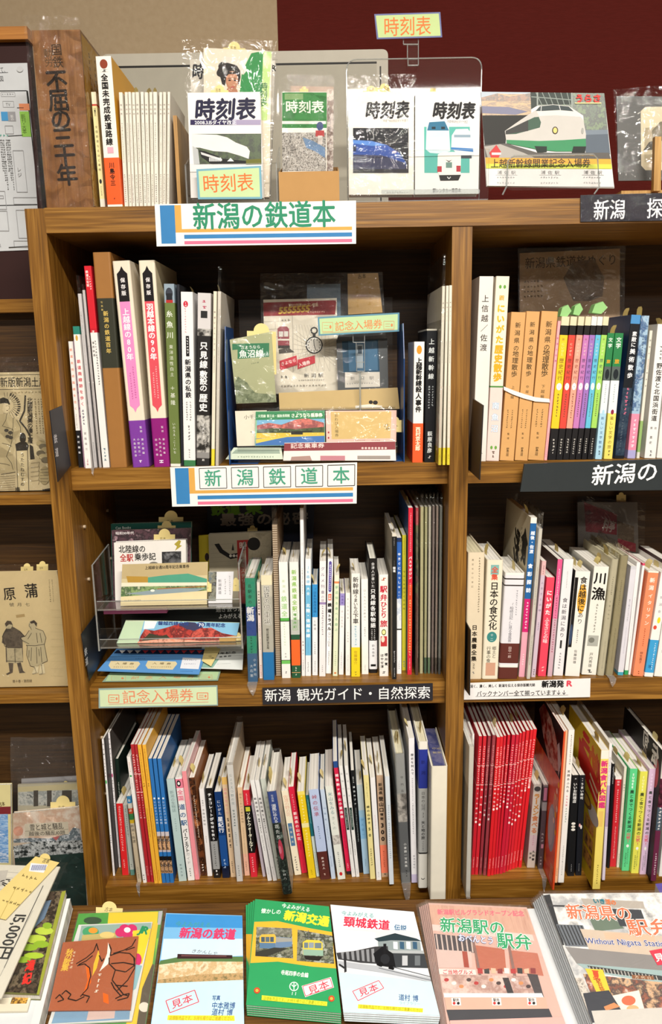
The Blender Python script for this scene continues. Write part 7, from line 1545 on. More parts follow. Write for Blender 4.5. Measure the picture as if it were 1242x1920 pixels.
# ------------------------------------------------------------------ notice board and rack on the left
def pt(px_, py_, pl, x):           # the point of plane pl at a given x, at the height seen at (px_, py_)
    q = on_plane(px_, py_, pl); return Vector((x, q.y, q.z))
nb = thing('notice_board', 'dark notice board with an orange-brown wooden top frame left of the carton', 'notice board', (-0.95, .16, ZL0 + .01))
bpz = at_y(20, 55, .14).z; bpz2 = at_y(20, 79, .14).z; bxr = at_y(52, 70, .14).x
mb = MB(); mb.box((-1.5, .14, ZL0 + .004), (bxr, .16, bpz2 - .0005), paper('2f1310', .7)); mb.build('board', nb)
mb = MB(); mb.box((-1.5, .128, bpz2), (bxr + .004, .16, bpz), wood('board_frame_wood', '7a4a1a', 'a86c2a', 'c08238', 'x')); mb.build('frame_rail', nb, bevel=.002)
pl = upright(.1385)
def d_map(F):
    c = K
    F.crop = K
    F.pline([(-80, 505), (148, 503), (218, 1135), (-20, 1140)], 4, '1f1f1f'); F.pline([(152, 503), (236, 1138)], 5, '2a2a2a')
    F.ptext('て、', 0, 388, 42, 386, 26, '333'); F.pline([(-20, 405), (45, 402)], 2, '333'); F.ptext('図', -5, 438, 20, 436, 24, '333')
    def bx(x0, y0, x1, y1, col=None, lw=2):
        if col: F.ppoly([(x0, y0), (x1, y0), (x1 + (y1 - y0) * .1, y1), (x0 + (y1 - y0) * .1, y1)], col)
        else: F.pline([(x0, y0), (x1, y0), (x1 + (y1 - y0) * .1, y1), (x0 + (y1 - y0) * .1, y1), (x0, y0)], lw, '9a9a9c')
    bx(5, 512, 82, 535); F.ptiny(12, 523, 78, 522, 10, '777'); bx(15, 562, 75, 595); F.ptext('TV', 32, 580, 58, 579, 18, '777')
    bx(105, 575, 162, 612, 'd98a62'); bx(108, 618, 160, 758, '8fc256'); F.pvtext('新刊・古本', 128, 635, 138, 740, 20, '3a4a20'); F.pline([(95, 598), (132, 598)], 2.5, '222')
    bx(5, 620, 42, 670, '4a94c8'); bx(42, 620, 85, 672, '98989c'); F.pvtext('新古', 66, 640, 70, 665, 14, 'ddd'); bx(28, 698, 72, 742); F.pline([(45, 755), (128, 750)], 2.5, '222')
    F.ptiny(0, 752, 45, 750, 14, '55a090')
    for k in range(6): F.ptiny(2 + k * 11, 775, 22 + k * 11, 960 + (k % 3) * 50, 9, '4a4a4a')
    bx(72, 835, 130, 1065); F.pvtext('レジ', 105, 925, 112, 985, 20, '888'); bx(75, 1095, 205, 1132); bx(90, 1165, 160, 1320); bx(-30, 1060, 28, 1160); bx(-30, 1170, 40, 1280); bx(-30, 1085, 20, 1100); bx(78, 1335, 160, 1370)
    F.pline([(50, 1372), (222, 1362)], 3, '3a3a3a'); F.pell(112, 385, 18, 16, 'c4c6c8'); F.ptext('」', -2, 1355, 12, 1352, 24, '333')
card('map_poster', 'white shop floor plan with green orange and blue boxes pinned to the notice board', 'poster', pl, FULL, [(-260, 124), (51, 118), (76, 468), (-240, 480)], .0006, 'c9cccf', d_map)

def pb(pl, x, z):                  # the point of an upright plane at a given x and height
    p0, n = pl; return Vector((x, p0.y - n.z / n.y * (z - p0.z), z))
RP = lambda Y, tilt, z: upright(Y, tilt, z)
XR = XL0 - .0015
def d_ukiyo(F):
    F.crop = L1
    F.pline([(-200, 690), (380, 683)], 4, '2a241c'); F.pline([(-200, 822), (390, 812)], 4, '2a241c')
    F.ptext('新版新潟土産', 0, 752, 420, 750, 82, '2a241c', .01)
    F.ptiny(100, 845, 370, 842, 26, '8a7a58')
    m = '2f2a22'
    for k in range(17):
        a = math.radians(-100 + k * 13); F.pline([(60 + 60 * math.cos(a), 960 + 60 * math.sin(a)), (60 + 128 * math.cos(a), 970 + 128 * math.sin(a))], 4, '6a5f4a', False)
    for k in range(12):
        a = math.radians(-70 + k * 10); F.pline([(60 + 100 * math.cos(a), 970 + 100 * math.sin(a)), (60 + 126 * math.cos(a), 970 + 126 * math.sin(a))], 9, m, False)
    F.k += 1
    F.ppoly([(0, 900), (30, 888), (75, 905), (92, 950), (70, 960), (40, 940), (0, 945)], m)
    F.ppoly([(38, 940), (75, 945), (88, 985), (75, 1025), (40, 1030), (20, 1000)], 'cfc09a'); F.pline([(78, 960), (88, 985), (76, 1000)], 2.5, m); F.pline([(52, 965), (70, 962)], 3, m); F.pell(66, 1006, 7, 4, '5a3a30')
    F.ppoly([(0, 1040), (60, 1035), (120, 1070), (200, 1120), (215, 1220), (150, 1250), (120, 1400), (140, 1560), (0, 1570)], 'b3a47e')
    for (x0, y0, x1, y1) in ((60, 1035, 20, 1150), (120, 1070, 90, 1240), (30, 1150, 120, 1180), (120, 1180, 60, 1420), (20, 1300, 110, 1330), (60, 1420, 120, 1540), (150, 1090, 190, 1210), (0, 1480, 90, 1500), (10, 1580, 140, 1560)): F.pline([(x0, y0), ((x0 + x1) / 2 + 14, (y0 + y1) / 2), (x1, y1)], 3.5, m)
    for (x, y) in ((60, 1185), (95, 1205), (70, 1240), (100, 1250)): F.pell(x, y, 20, 15, '4a443a')
    F.pline([(230, 870), (222, 1010), (180, 1100), (230, 1160), (270, 1230), (285, 1300)], 13, '3a342a')
    F.pvtext('北国新潟美の湊土産', 270, 890, 275, 1300, 46, m, .01)
    for x in (325, 355, 380): F.ptiny(x, 900, x + 5, 1230, 18, '77694c')
    F.pell(208, 1255, 28, 48, m); F.ppoly([(140, 1310), (180, 1290), (240, 1290), (262, 1320), (250, 1370), (150, 1375)], m); F.ppoly([(268, 1310), (300, 1330), (315, 1440), (275, 1445)], m)
    F.ppoly([(150, 1370), (250, 1365), (262, 1740), (165, 1740)], 'c4b58e'); F.pline([(150, 1370), (165, 1740)], 4, m); F.pline([(250, 1365), (262, 1740)], 4, m); F.pvtext('うたたねむすめ', 205, 1385, 205, 1690, 34, m, .01)
    for k in range(6): F.pell(370 + (k % 3) * 22, 1300 + k * 30, 40, 26, '6a604a' if k % 2 else 'a3946e')
    for k in range(7): F.pline([(0, 1600 + k * 20), (140, 1590 + k * 20)], 2.5, '6a604a', False)
    for k in range(5): F.pline([(280, 1480 + k * 40), (360, 1470 + k * 40), (350, 1510 + k * 40)], 2.5, '6a604a', False)
    F.k += 1; F.pell(405, 1590, 48, 80, 'a3946e'); 
    for k in range(5): F.pline([(365, 1540 + k * 26), (440, 1530 + k * 30)], 3, m, False)
    F.k += 1; F.ppoly([(385, 1715), (455, 1705), (458, 1735), (388, 1738)], '2a241c'); F.ptext('梅', 140, 1715, 185, 1712, 40, m, .01)
pl = RP(.05, 4, ZL1)
card('woodblock_booklet', 'sepia woodblock-style booklet with parasol figure and bold brush header', 'booklet', pl, FULL, [pt(*L1(0, 663), pl, -.70), pt(*L1(365, 658), pl, XR), pb(pl, XR, ZL1 + .0025), pb(pl, -.70, ZL1 + .0025)], .006, 'c2b28c', d_ukiyo, side=pages(), group='face-out stock on the left rack', sleeve=[pt(*L1(0, 520), pl, -.702), L1(352, 520), pb(pl, XR - .006, ZL1 + .002), pb(pl, -.702, ZL1 + .002), crinkle()])
def d_kanbara(F):
    F.crop = L2
    F.ptext('原', 25, 935, 130, 925, 105, '2c2620', .012); F.ptext('蒲', 200, 910, 310, 900, 115, '2c2620', .015)
    F.ptext('號月七', 75, 1020, 245, 1018, 30, '3a342a'); F.ptiny(405, 815, 412, 1000, 14, '77694c'); F.ptiny(430, 815, 436, 1010, 12, '8a7c5c')
    m = '3a332b'; W1 = photo('ink_wash_dark', ['4a4138', '6a5e50', '35302a'], 60); W2 = photo('ink_wash_pale', ['b0a484', 'c4b794', '8f846a'], 60)
    F.ppoly([(130, 1105), (200, 1095), (205, 1118), (135, 1128)], 'b39a6a')
    # left figure
    F.ppoly([(50, 1215), (80, 1195), (115, 1205), (165, 1235), (205, 1280), (185, 1300), (190, 1480), (150, 1500), (50, 1490), (45, 1350), (15, 1330), (25, 1260)], W1)
    F.pell(72, 1185, 32, 34, W2); F.ppoly([(40, 1175), (60, 1150), (90, 1155), (105, 1185), (75, 1180), (50, 1200)], '55493c'); F.pline([(100, 1180), (104, 1198), (94, 1210)], 3, m)
    F.ppoly([(55, 1370), (180, 1370), (190, 1490), (125, 1500), (60, 1490)], W2); F.pline([(60, 1372), (180, 1372)], 4, m); F.pline([(122, 1380), (125, 1495)], 4, m); F.pline([(55, 1480), (190, 1485)], 4, m)
    F.ppoly([(70, 1495), (110, 1498), (105, 1575), (60, 1595), (50, 1585), (80, 1570)], W1); F.ppoly([(140, 1498), (170, 1490), (190, 1560), (210, 1575), (160, 1580)], W1)
    F.pline([(50, 1220), (20, 1280), (40, 1360), (60, 1360)], 4, m); F.pline([(165, 1240), (205, 1280), (170, 1300)], 4, m)
    # right figure
    F.ppoly([(240, 1230), (290, 1210), (350, 1230), (378, 1290), (365, 1340), (390, 1480), (350, 1500), (290, 1530), (250, 1520), (220, 1430), (225, 1350), (180, 1310), (170, 1290), (210, 1280)], 'c2b591')
    F.pell(270, 1185, 34, 38, W2); F.ppoly([(245, 1160), (280, 1145), (305, 1170), (300, 1200), (280, 1170), (255, 1175)], '4a4036'); F.pline([(243, 1175), (240, 1195), (252, 1205), (258, 1225)], 3, m)
    for P_ in ([(240, 1230), (210, 1275), (170, 1290), (185, 1312), (240, 1340)], [(290, 1210), (355, 1235), (378, 1290), (365, 1345)], [(215, 1352), (290, 1355), (365, 1342)], [(225, 1355), (220, 1430), (250, 1520), (290, 1530)], [(365, 1345), (390, 1480), (345, 1500)], [(260, 1370), (255, 1480)], [(300, 1365), (305, 1500)], [(335, 1365), (345, 1490)], [(260, 1250), (230, 1300)], [(300, 1250), (310, 1330)], [(330, 1250), (345, 1330)], [(240, 1390), (238, 1450)], [(320, 1380), (325, 1440)]): F.pline(P_, 3.4, m)
    F.ppoly([(285, 1525), (320, 1520), (315, 1575), (275, 1588), (265, 1580)], W2); F.ppoly([(335, 1505), (362, 1500), (372, 1580), (330, 1590), (320, 1580)], W2); F.pline([(285, 1528), (300, 1575), (268, 1585)], 3, m); F.pline([(340, 1505), (352, 1580), (325, 1588)], 3, m)
    F.ptext('第十巻・第四號', 105, 1645, 265, 1640, 24, '4a4034')
    for k in range(10): F.pline([(420, 1060 + k * 60), (520, 1062 + k * 60)], 1, 'b0a07a', False)
pl = RP(.05, 4, ZL2)
card('magazine', 'yellowed magazine with two ink-drawn figures facing each other on the left rack', 'magazine', pl, FULL, [pt(*L2(0, 750), pl, -.668), L2(466, 742), pb(pl, XR - .001, ZL2 + .0025), pb(pl, -.668, ZL2 + .0025)], .005, 'd8c496', d_kanbara, side=pages(), group='face-out stock on the left rack', sleeve=[pt(*L2(0, 688), pl, -.67), L2(462, 684), pb(pl, XR, ZL2 + .002), pb(pl, -.670, ZL2 + .002), film()], slips=[(L2(160, 715), L2(262, 712), L2(262, 750), L2(160, 752)), (L2(290, 695), L2(385, 692), L2(385, 745), L2(290, 748))])
SNOWC = photo('snowy_castle', ['e8d8c4', 'd8b49a', 'f0e4d4', 'c9a088'], 25)
def d_snow(F):
    F.crop = L3
    F.ppoly([(110, 890), (650, 842), (670, 1130), (105, 1130)], SNOWC)
    F.ppoly([(110, 1105), (250, 1095), (400, 1100), (560, 1060), (600, 1010), (650, 1020), (668, 1125), (110, 1135)], photo('snow_trees', ['3a4a50', 'd8dce0', '5a6a72', '9aa4a8'], 90))
    F.ppoly([(108, 1165), (300, 1125), (680, 1115), (690, 1225), (120, 1270)], photo('snow_wall', ['121a1a', '1e2a2a', 'e0e4e4', '2a3434'], 130, lo=.25, hi=.75)); F.ppoly([(120, 1260), (690, 1215), (715, 1700), (150, 1700)], photo('dark_green_field', ['1c302a', '24403a', '16241f'], 12))
    F.pell(150, 1040, 40, 40, 'd8a088'); F.ppoly([(430, 1090), (490, 1080), (460, 1118)], 'c46a6a')
    F.ppoly([(203, 980), (557, 962), (566, 1065), (205, 1085)], 'dcd2bc'); F.pline([(205, 1042), (560, 1024)], 2.5, '8a7c64')
    F.ptext('雪と城と騒乱', 240, 1010, 522, 996, 50, '3a2f28', .005); F.ptext('越後の騒乱10題', 236, 1062, 535, 1050, 34, '3a2f28', .003)
pl = RP(.045, 6, ZL3)
card('book', 'snow landscape book with a cream title plate on the left rack', 'book', pl, FULL, [L3(104, 895), pt(*L3(660, 838), pl, XR - .001), pb(pl, XR - .001, ZL3 + .002), pb(pl, on_plane(*L3(110, 1690), pl).x, ZL3 + .002)], .008, 'd8c4ac', d_snow, side=pages(), group='face-out stock on the left rack', sleeve=[L3(106, 870), pt(*L3(650, 820), pl, XR), pb(pl, XR, ZL3 + .003), pb(pl, on_plane(*L3(116, 1690), pl).x, ZL3 + .003), crinkle()], slips=[(L3(400, 820), L3(605, 818), L3(605, 865), L3(400, 868))])
pl = RP(.075, 5, ZL3)
def d_pale(F):
    F.crop = L3
    F.ppoly([(145, 680), (630, 650), (640, 715), (150, 735)], 'cfc49c'); F.ppoly([(150, 720), (640, 700), (640, 830), (150, 830)], photo('pale_winter_print', ['b9bcb8', '9aa09e', 'd3d3cc', '5a6060'], 80))
    for x in (275, 385, 508): F.ppoly([(x, 708), (x + 38 if x < 500 else x + 80, 706), (x + 38 if x < 500 else x + 80, 835), (x, 838)], '55504a')
card('postcard_set', 'pale postcard set with grey winter scenes behind the snow landscape book', 'postcards', pl, FULL, [L3(145, 660), pt(*L3(628, 640), pl, XR - .001), pb(pl, XR - .001, ZL3 + .002), pb(pl, on_plane(*L3(150, 1600), pl).x, ZL3 + .002)], .004, 'c4bda6', d_pale, group='face-out stock on the left rack', sleeve=[L3(140, 600), pt(*L3(625, 570), pl, XR), pb(pl, XR, ZL3 + .003), pb(pl, on_plane(*L3(145, 1600), pl).x, ZL3 + .003), film()], slips=[(L3(500, 655), L3(560, 652), L3(560, 690), L3(500, 692))])
pl = RP(.095, 5, ZL3)
card('album_sheet', 'grey board in a tall crinkled bag at the back of the rack', 'album sheet', pl, FULL, [L3(175, 615), pt(*L3(625, 585), pl, XR - .001), pb(pl, XR - .001, ZL3 + .002), pb(pl, on_plane(*L3(180, 1600), pl).x, ZL3 + .002)], .003, 'b0aeb0', lambda F: (setattr(F, 'crop', L3), F.ppoly([(390, 640), (625, 630), (628, 670), (392, 680)], '77726e')), group='face-out stock on the left rack', sleeve=[L3(88, 270), pt(*L3(590, 262), pl, XR), pb(pl, XR, ZL3 + .003), pb(pl, on_plane(*L3(110, 1600), pl).x, ZL3 + .003), BAG])
def d_blueb(F):
    F.crop = L3
    F.ppoly([(-300, 850), (100, 838), (100, 900), (-300, 915)], '7a2a30'); F.ppoly([(-300, 910), (65, 900), (70, 1300), (-300, 1310)], photo('blue_snow_ridge', ['2a5a9a', 'a9c4e0', '4a84c0', 'e0e8f0', '3a6aa8'], 24, (1, 1, 5)))
    F.ptext('古本', -10, 822, 40, 815, 34, '5a4a2c', .02)
pl = RP(.04, 6, ZL3)
card('book', 'blue striped mountain book with a maroon band cut off by the picture edge', 'book', pl, FULL, [L3(-500, 670), L3(86, 660), pb(pl, on_plane(*L3(90, 1660), pl).x, ZL3 + .002), pb(pl, on_plane(*L3(-500, 1670), pl).x, ZL3 + .002)], .008, 'd8cc94', d_blueb, side=pages(), group='face-out stock on the left rack')

# ------------------------------------------------------------------ sloping table in front
T1, T2, T3 = Crop(0, 1560, 2.5875), Crop(440, 1640, 2.957), Crop(760, 1640, 2.577)
def tp(h): return (Vector((0, -0.258, 0.552)) + TP[1] * h, TP[1])
def pile(n, thick, gap, top_h, quad, crop, shift, mk, under):
    """copies under the top one; each a thing of its own"""
    for i in range(n):
        h = top_h - (n - i) * (thick + gap)
        d = shift(n - i)
        if not isinstance(d, list): d = [d] * 4
        under(i, tp(h), [(x + a, y + b) for (x, y), (a, b) in zip(quad, d)], thick)
    mk(tp(top_h), quad, thick)
def stamp(F, pts, mid0, mid1, c='d03a50'):
    F.pline(pts + [pts[0]], 3.2, c); F.ptext('見本', *mid0, *mid1, abs(mid1[0] - mid0[0]) * .34, c, .01)
# blue booklets
def d_blue_b(F):
    F.ppoly([(808, 398), (1182, 408), (1183, 470), (800, 465)], '3f8fd0'); F.ppoly([(800, 462), (1184, 466), (1186, 520), (794, 520)], '78b4e0'); F.ppoly([(794, 518), (1186, 518), (1187, 600), (780, 620)], 'c9dfee')
    F.ptext('今よみがえる', 852, 446, 1025, 452, 26, '4a9a9a', .01); F.ptext('新潟の鉄道', 872, 488, 1145, 497, 50, 'd0406a', .04)
    F.ppoly([(778, 625), (860, 608), (1000, 605), (1190, 605), (1190, 640), (900, 640), (770, 650)], '5a7a4a'); F.ppoly([(862, 592), (1128, 598), (1128, 615), (860, 615)], '3a2426'); F.ppoly([(880, 596), (1100, 600), (1100, 606), (880, 604)], '6a4446')
    F.ptext('きかんしゃ', 930, 577, 1060, 588, 18, '6a6a6a', shear=.2)
    F.ppoly([(772, 645), (900, 628), (1188, 630), (1190, 690), (1000, 700), (860, 715), (765, 722)], photo('rice_field', ['d8c49a', 'c9a878', 'e6d8b8', 'b8946a'], 70)); F.ppoly([(766, 718), (960, 692), (1190, 684), (1190, 720), (762, 735)], photo('field_edge', ['4a5a3a', 'c4a070', '6a6a44'], 120))
    F.ppoly([(762, 735), (1190, 718), (1197, 990), (726, 990)], 'bfe0e8')
    stamp(F, [(805, 820), (945, 768), (965, 825), (825, 878)], (832, 842), (936, 802))
    F.ptext('写真', 1030, 806, 1070, 806, 20, '2a4a8a', .02); F.ptext('中本雅博', 1028, 842, 1142, 844, 28, '2a4a8a', .01); F.ptext('道村 博', 1028, 874, 1130, 878, 28, '2a4a8a', .01)
    F.ppoly([(815, 890), (1138, 892), (1140, 918), (812, 914)], 'e6d83a'); F.ptext('店頭販売品です。お持ち帰りはご遠慮ください', 822, 904, 1132, 906, 17, 'b09a20', .01)
bq = [(806, 393), (1176, 405), (1186, 1010), (722, 1010)]
pile(2, .0045, .0006, .016, bq, T1, lambda k: [(0, 4 * k), (-3 * k, 4 * k), (-5 * k, 4 * k), (0, 4 * k)],
     lambda pl, q, th: card('booklet', 'blue booklet with a dark train crossing golden fields, top of its pile', 'booklet', pl, T1, q, th, '78b4e0', d_blue_b, side=pages(), group='booklets on the sloping table'),
     lambda i, pl, q, th: card('booklet', 'blue booklet in the pile under the golden field one, %s' % ['lowest', 'second'][i], 'booklet', pl, T1, q, th, '6aa8d8', None, side=pages(), group='booklets on the sloping table'))
# green booklets
TRAM = photo('tram_background', ['5a6a44', '8a8a7a', '3a4030', 'b0b4a8', '6a7a54'], 70)
def d_green_b(F):
    F.ptext('今よみがえる', 262, 170, 420, 195, 26, 'e2f0e6', .02); F.ptext('懐かしの', 148, 200, 258, 207, 28, 'e2f0e6', .02); F.ptext('新潟交通', 275, 222, 526, 262, 56, 'f0e23a', .05)
    F.ppoly([(110, 262), (240, 258), (420, 298), (548, 320), (565, 520), (430, 510), (240, 482), (88, 490)], 'e9b23a')
    F.ppoly([(122, 290), (318, 300), (326, 465), (115, 452)], TRAM); F.ppoly([(350, 305), (545, 340), (553, 495), (345, 478)], TRAM)
    F.ppoly([(125, 290), (318, 298), (318, 330), (230, 345), (124, 330)], photo('tree_shade', ['4a4a40', '7a7a6e', 'b9b9b0'], 90))
    F.ppoly([(138, 345), (150, 332), (222, 330), (230, 345), (228, 410), (140, 405)], 'd8b24a'); F.ppoly([(138, 378), (228, 380), (228, 412), (140, 408)], '5a7a9a'); F.prect(148, 346, 168, 374, '4a5a66'); F.prect(172, 346, 194, 374, '5a6a76'); F.prect(198, 346, 218, 374, '4a5a66')
    F.ppoly([(230, 345), (320, 352), (318, 400), (228, 410)], '6a84a4'); F.ppoly([(230, 348), (320, 354), (320, 372), (230, 376)], '9a9a94')
    F.ppoly([(118, 430), (220, 405), (300, 410), (180, 455), (116, 452)], '3a3a34')
    F.ppoly([(378, 375), (400, 362), (470, 365), (488, 378), (492, 450), (380, 445)], 'd8c24a'); F.ppoly([(380, 415), (492, 420), (492, 452), (382, 448)], '8fae9a'); F.prect(386, 378, 408, 408, '6a7a84'); F.prect(412, 378, 440, 408, '8a96a0'); F.prect(445, 380, 482, 410, '6a7a84')
    F.ppoly([(385, 450), (490, 455), (470, 480), (395, 472)], '2a2622'); F.pline([(375, 345), (500, 352)], 3, '4a4a4a'); F.pline([(410, 310), (412, 360)], 3, '6a6a6a')
    F.ptext('寺尾四季の会編', 258, 543, 410, 560, 24, 'e6efe8', .02)
    F.pell(330, 622, 26, 26, 'e2efe6'); F.pell(330, 622, 21, 21, '2f9a5e'); F.pline([(330, 602), (330, 642)], 4, 'e2efe6'); F.pline([(316, 612), (330, 625), (344, 612)], 4, 'e2efe6'); F.ptext('11', 318, 660, 342, 662, 20, 'e2efe6')
    F.ppoly([(372, 620), (535, 570), (552, 628), (392, 682)], 'e9efe9'); stamp(F, [(378, 622), (530, 576), (546, 626), (394, 676)], (408, 648), (524, 606))
    for x, y in ((125, 645), (538, 690)): F.pell(x, y, 17, 17, 'd8482c'); F.pell(x, y, 9, 9, 'c4b04a')
    F.ppoly([(152, 672), (515, 708), (513, 732), (150, 698)], 'e6e23a'); F.ptext('店頭販売品です。お持ち帰りはご遠慮ください', 160, 688, 508, 718, 17, '8a9a20', .01)
gq = [(115, 135), (524, 176), (592, 768), (64, 722)]
pile(4, .005, .0006, .032, gq, T2, lambda k: [(-13 * k, 8 * k), (-2 * k, 5 * k), (0, 12 * k), (1 * k, 12 * k)],
     lambda pl, q, th: card('booklet', 'bright green booklet with two tram photos, top of its pile', 'booklet', pl, T2, q, th, '2f9a5e', d_green_b, side=pages('f0f0ec'), group='booklets on the sloping table'),
     lambda i, pl, q, th: card('booklet', 'green booklet beneath the tram one, %s from the table' % ORD[i], 'booklet', pl, T2, q, th, '2f9a5e', lambda F: F.ppoly([(q[0][0] - 18, 330), (q[0][0] + 60, 330), (q[3][0] + 50, 560), (q[3][0] + 16, 560)], 'e9b23a'), side=pages('f0f0ec'), group='booklets on the sloping table'))
# white booklets
def d_white_b(F):
    F.ppoly([(538, 168), (990, 206), (1010, 320), (552, 300)], 'd6e2ea')
    F.ptext('今よみがえる', 592, 212, 775, 228, 26, '6aa49a', .01); F.ptext('頸城鉄道', 605, 258, 862, 282, 56, 'd0344c', .03); F.ptext('伝説', 885, 292, 955, 298, 34, '2a5f8a', .02)
    F.ppoly([(552, 300), (1010, 310), (1100, 600), (580, 570)], 'd3d6da')
    F.ppoly([(550, 300), (780, 320), (790, 430), (560, 440)], 'dfe1e4')
    F.ppoly([(775, 355), (890, 325), (1010, 355), (1040, 370), (870, 365), (800, 372)], '2a3a40'); F.ppoly([(795, 372), (870, 366), (1030, 372), (1035, 425), (800, 420)], '8a9698')
    for k in range(4): F.ppoly([(880 + k * 36, 372), (904 + k * 36, 374), (906 + k * 36, 415), (882 + k * 36, 412)], ['dfe4e6', '3a5a74'][k % 2])
    F.ppoly([(850, 425), (1060, 425), (1080, 520), (890, 515)], '3a3e42'); F.ppoly([(860, 420), (1050, 422), (1065, 440), (860, 436)], 'a9aeb0'); F.prect(930, 450, 960, 505, 'b9bcc0'); F.prect(1000, 450, 1030, 505, '6a7074')
    F.ppoly([(565, 435), (660, 425), (780, 400), (850, 398), (860, 500), (700, 490), (575, 470)], '3a3a3c')
    for k in range(7): F.ppoly([(590 + k * 28, 432 - k * 3), (606 + k * 28, 430 - k * 3), (610 + k * 28, 470 + k * 3), (596 + k * 28, 468 + k * 3)], '8a8c90')
    F.ppoly([(770, 440), (820, 400), (880, 440), (895, 520), (790, 505)], '16171a'); F.prect(826, 385, 842, 440, '1a1b1e'); F.pell(835, 470, 26, 28, '26282c'); F.pell(870, 520, 16, 16, '0f1012'); F.pell(810, 500, 14, 14, '0f1012')
    F.ppoly([(570, 480), (800, 510), (930, 545), (1090, 575), (1096, 600), (820, 545), (580, 510)], 'aeb2b8'); F.pline([(800, 520), (1095, 590)], 3, '5a5e64'); F.pline([(880, 515), (1092, 570)], 3, '5a5e64'); F.ppoly([(605, 440), (618, 440), (622, 540), (610, 545)], '2a2a2c'); F.pline([(580, 500), (610, 520)], 8, '2a2a2c')
    F.ppoly([(578, 545), (1098, 598), (1140, 785), (600, 765)], 'c3dde2')
    stamp(F, [(655, 650), (800, 590), (828, 632), (685, 702)], (690, 662), (796, 622))
    F.ptext('道村 博', 910, 682, 1020, 690, 30, '2a4f8a', .01); F.ptext('ライブラリー', 912, 714, 1030, 720, 16, '8fb0b8')
    F.ppoly([(686, 722), (1046, 745), (1044, 768), (684, 745)], 'e9e03a'); F.ptext('店頭販売品です。お持ち帰りはご遠慮ください', 694, 734, 1038, 756, 17, '9a8f20', .01)
wq = [(532, 166), (995, 206), (1140, 790), (604, 766)]
pile(3, .0045, .0008, .034, wq, T2, lambda k: [(2 * k, 12 * k), (0, 12 * k), (-3 * k, 12 * k), (2 * k, 12 * k)],
     lambda pl, q, th: card('booklet', 'pale booklet with a monochrome steam train at a station, top of its pile', 'booklet', pl, T2, q, th, 'd9e4e8', d_white_b, side=pages('eef2f2'), group='booklets on the sloping table'),
     lambda i, pl, q, th: card('booklet', 'pale booklet beneath the steam train one, %s from the table' % ORD[i], 'booklet', pl, T2, q, th, 'd0e0e4', None, side=pages('eef2f2'), group='booklets on the sloping table'))
card('white_sheet', 'pale grey sheet on the table between the two filmed booklet piles', 'sheet', tp(.0012), T3, [(560, 165), (790, 160), (1010, 800), (640, 800)], .0008, 'cfd2d4')
# pink station booklets in film
SHOPF = photo('shop_counter', ['c4a49a', 'd8beb4', 'a8847a', 'e6d6d0'], 26)
def d_pink_b(F):
    F.ppoly([(110, 145), (585, 165), (630, 290), (130, 250)], photo('pink_planks', ['c49a88', 'd0a894', 'b88c7a'], 12, (8, 1, 1)))
    F.ptext('新潟駅ビルグランドオープン記念', 155, 180, 575, 188, 28, 'e06a7c', .03)
    F.ppoly([(130, 240), (615, 290), (625, 320), (135, 270)], 'd8c4bc'); F.ppoly([(140, 285), (330, 305), (350, 380), (150, 360)], '4a4448')
    for k in range(8): F.pline([(150 + k * 24, 288 + k * 2), (160 + k * 24, 362 + k * 2)], 6, 'c9b4ac', False)
    F.k += 1; F.ppoly([(330, 340), (480, 360), (490, 470), (345, 455)], 'b56a54'); F.ppoly([(500, 365), (640, 380), (670, 490), (510, 470)], 'b8705c'); F.ppoly([(150, 362), (320, 372), (325, 450), (160, 450)], 'cdb4ac'); F.ppoly([(275, 370), (300, 372), (310, 450), (285, 448)], 'a0483a')
    for (x0, x1) in ((320, 332), (487, 500)): F.ppoly([(x0, 300), (x1, 302), (x1 + 80, 700), (x0 + 76, 700)], '8a6a62')
    F.ppoly([(160, 455), (340, 460), (345, 485), (165, 482)], 'e0d2cc'); F.ptext('ご当地グルメ', 180, 470, 330, 473, 20, 'c04040', .02)
    for k in range(9): F.ppoly([(350 + k * 32, 452 + (k % 2) * 6), (374 + k * 32, 454), (376 + k * 32, 480), (352 + k * 32, 478)], ['b03a3a', '3a3a3a', 'd8b49a', '8a3a3a', 'e6dcd4'][k % 5])
    F.k += 1; F.ppoly([(170, 485), (640, 492), (650, 580), (185, 580)], SHOPF)
    for k in range(12): F.pell(200 + k * 36, 510 + (k % 3) * 16, 12, 9, ['b03a3a', 'e6dcd4', 'c98a5a', '4a3a3a'][k % 4], 10, False)
    F.k += 1; F.ppoly([(470, 500), (500, 500), (550, 650), (520, 655)], '3a3436'); F.ppoly([(590, 480), (640, 485), (690, 660), (650, 640)], '4a4446')
    F.ppoly([(185, 575), (660, 575), (672, 600), (190, 600)], 'd8dadc'); F.ppoly([(190, 595), (680, 595), (690, 652), (200, 655)], 'd0a896'); F.ppoly([(200, 655), (695, 650), (720, 710), (215, 712)], '4a4a4e')
    for x in (245, 440, 610): F.ppoly([(x - 22, 598), (x + 22, 598), (x + 26, 634), (x - 18, 634)], 'e9e2de'); F.ptext('駅弁', x - 14, 608, x + 16, 608, 14, '2a2a2a', .02); F.pell(x - 8, 624, 7, 7, 'c03a3a'); F.pell(x + 12, 624, 7, 7, '2a2a2a')
    F.ppoly([(216, 708), (780, 690), (800, 800), (225, 800)], 'd8a8a0')
    F.ptext('新潟駅の', 168, 244, 482, 262, 70, 'e6efe6', .06); F.ptext('新潟駅の', 168, 244, 482, 262, 70, '3f9a6a', .02)
    F.ptext('おべんとう', 255, 306, 430, 322, 36, '5a7ab0', .05); F.ptext('おべんとう', 255, 306, 430, 322, 36, 'e6e2ea', .01); F.ptext('駅弁', 442, 320, 612, 330, 72, 'e6efe6', .06); F.ptext('駅弁', 442, 320, 612, 330, 72, '3f9a6a', .02)
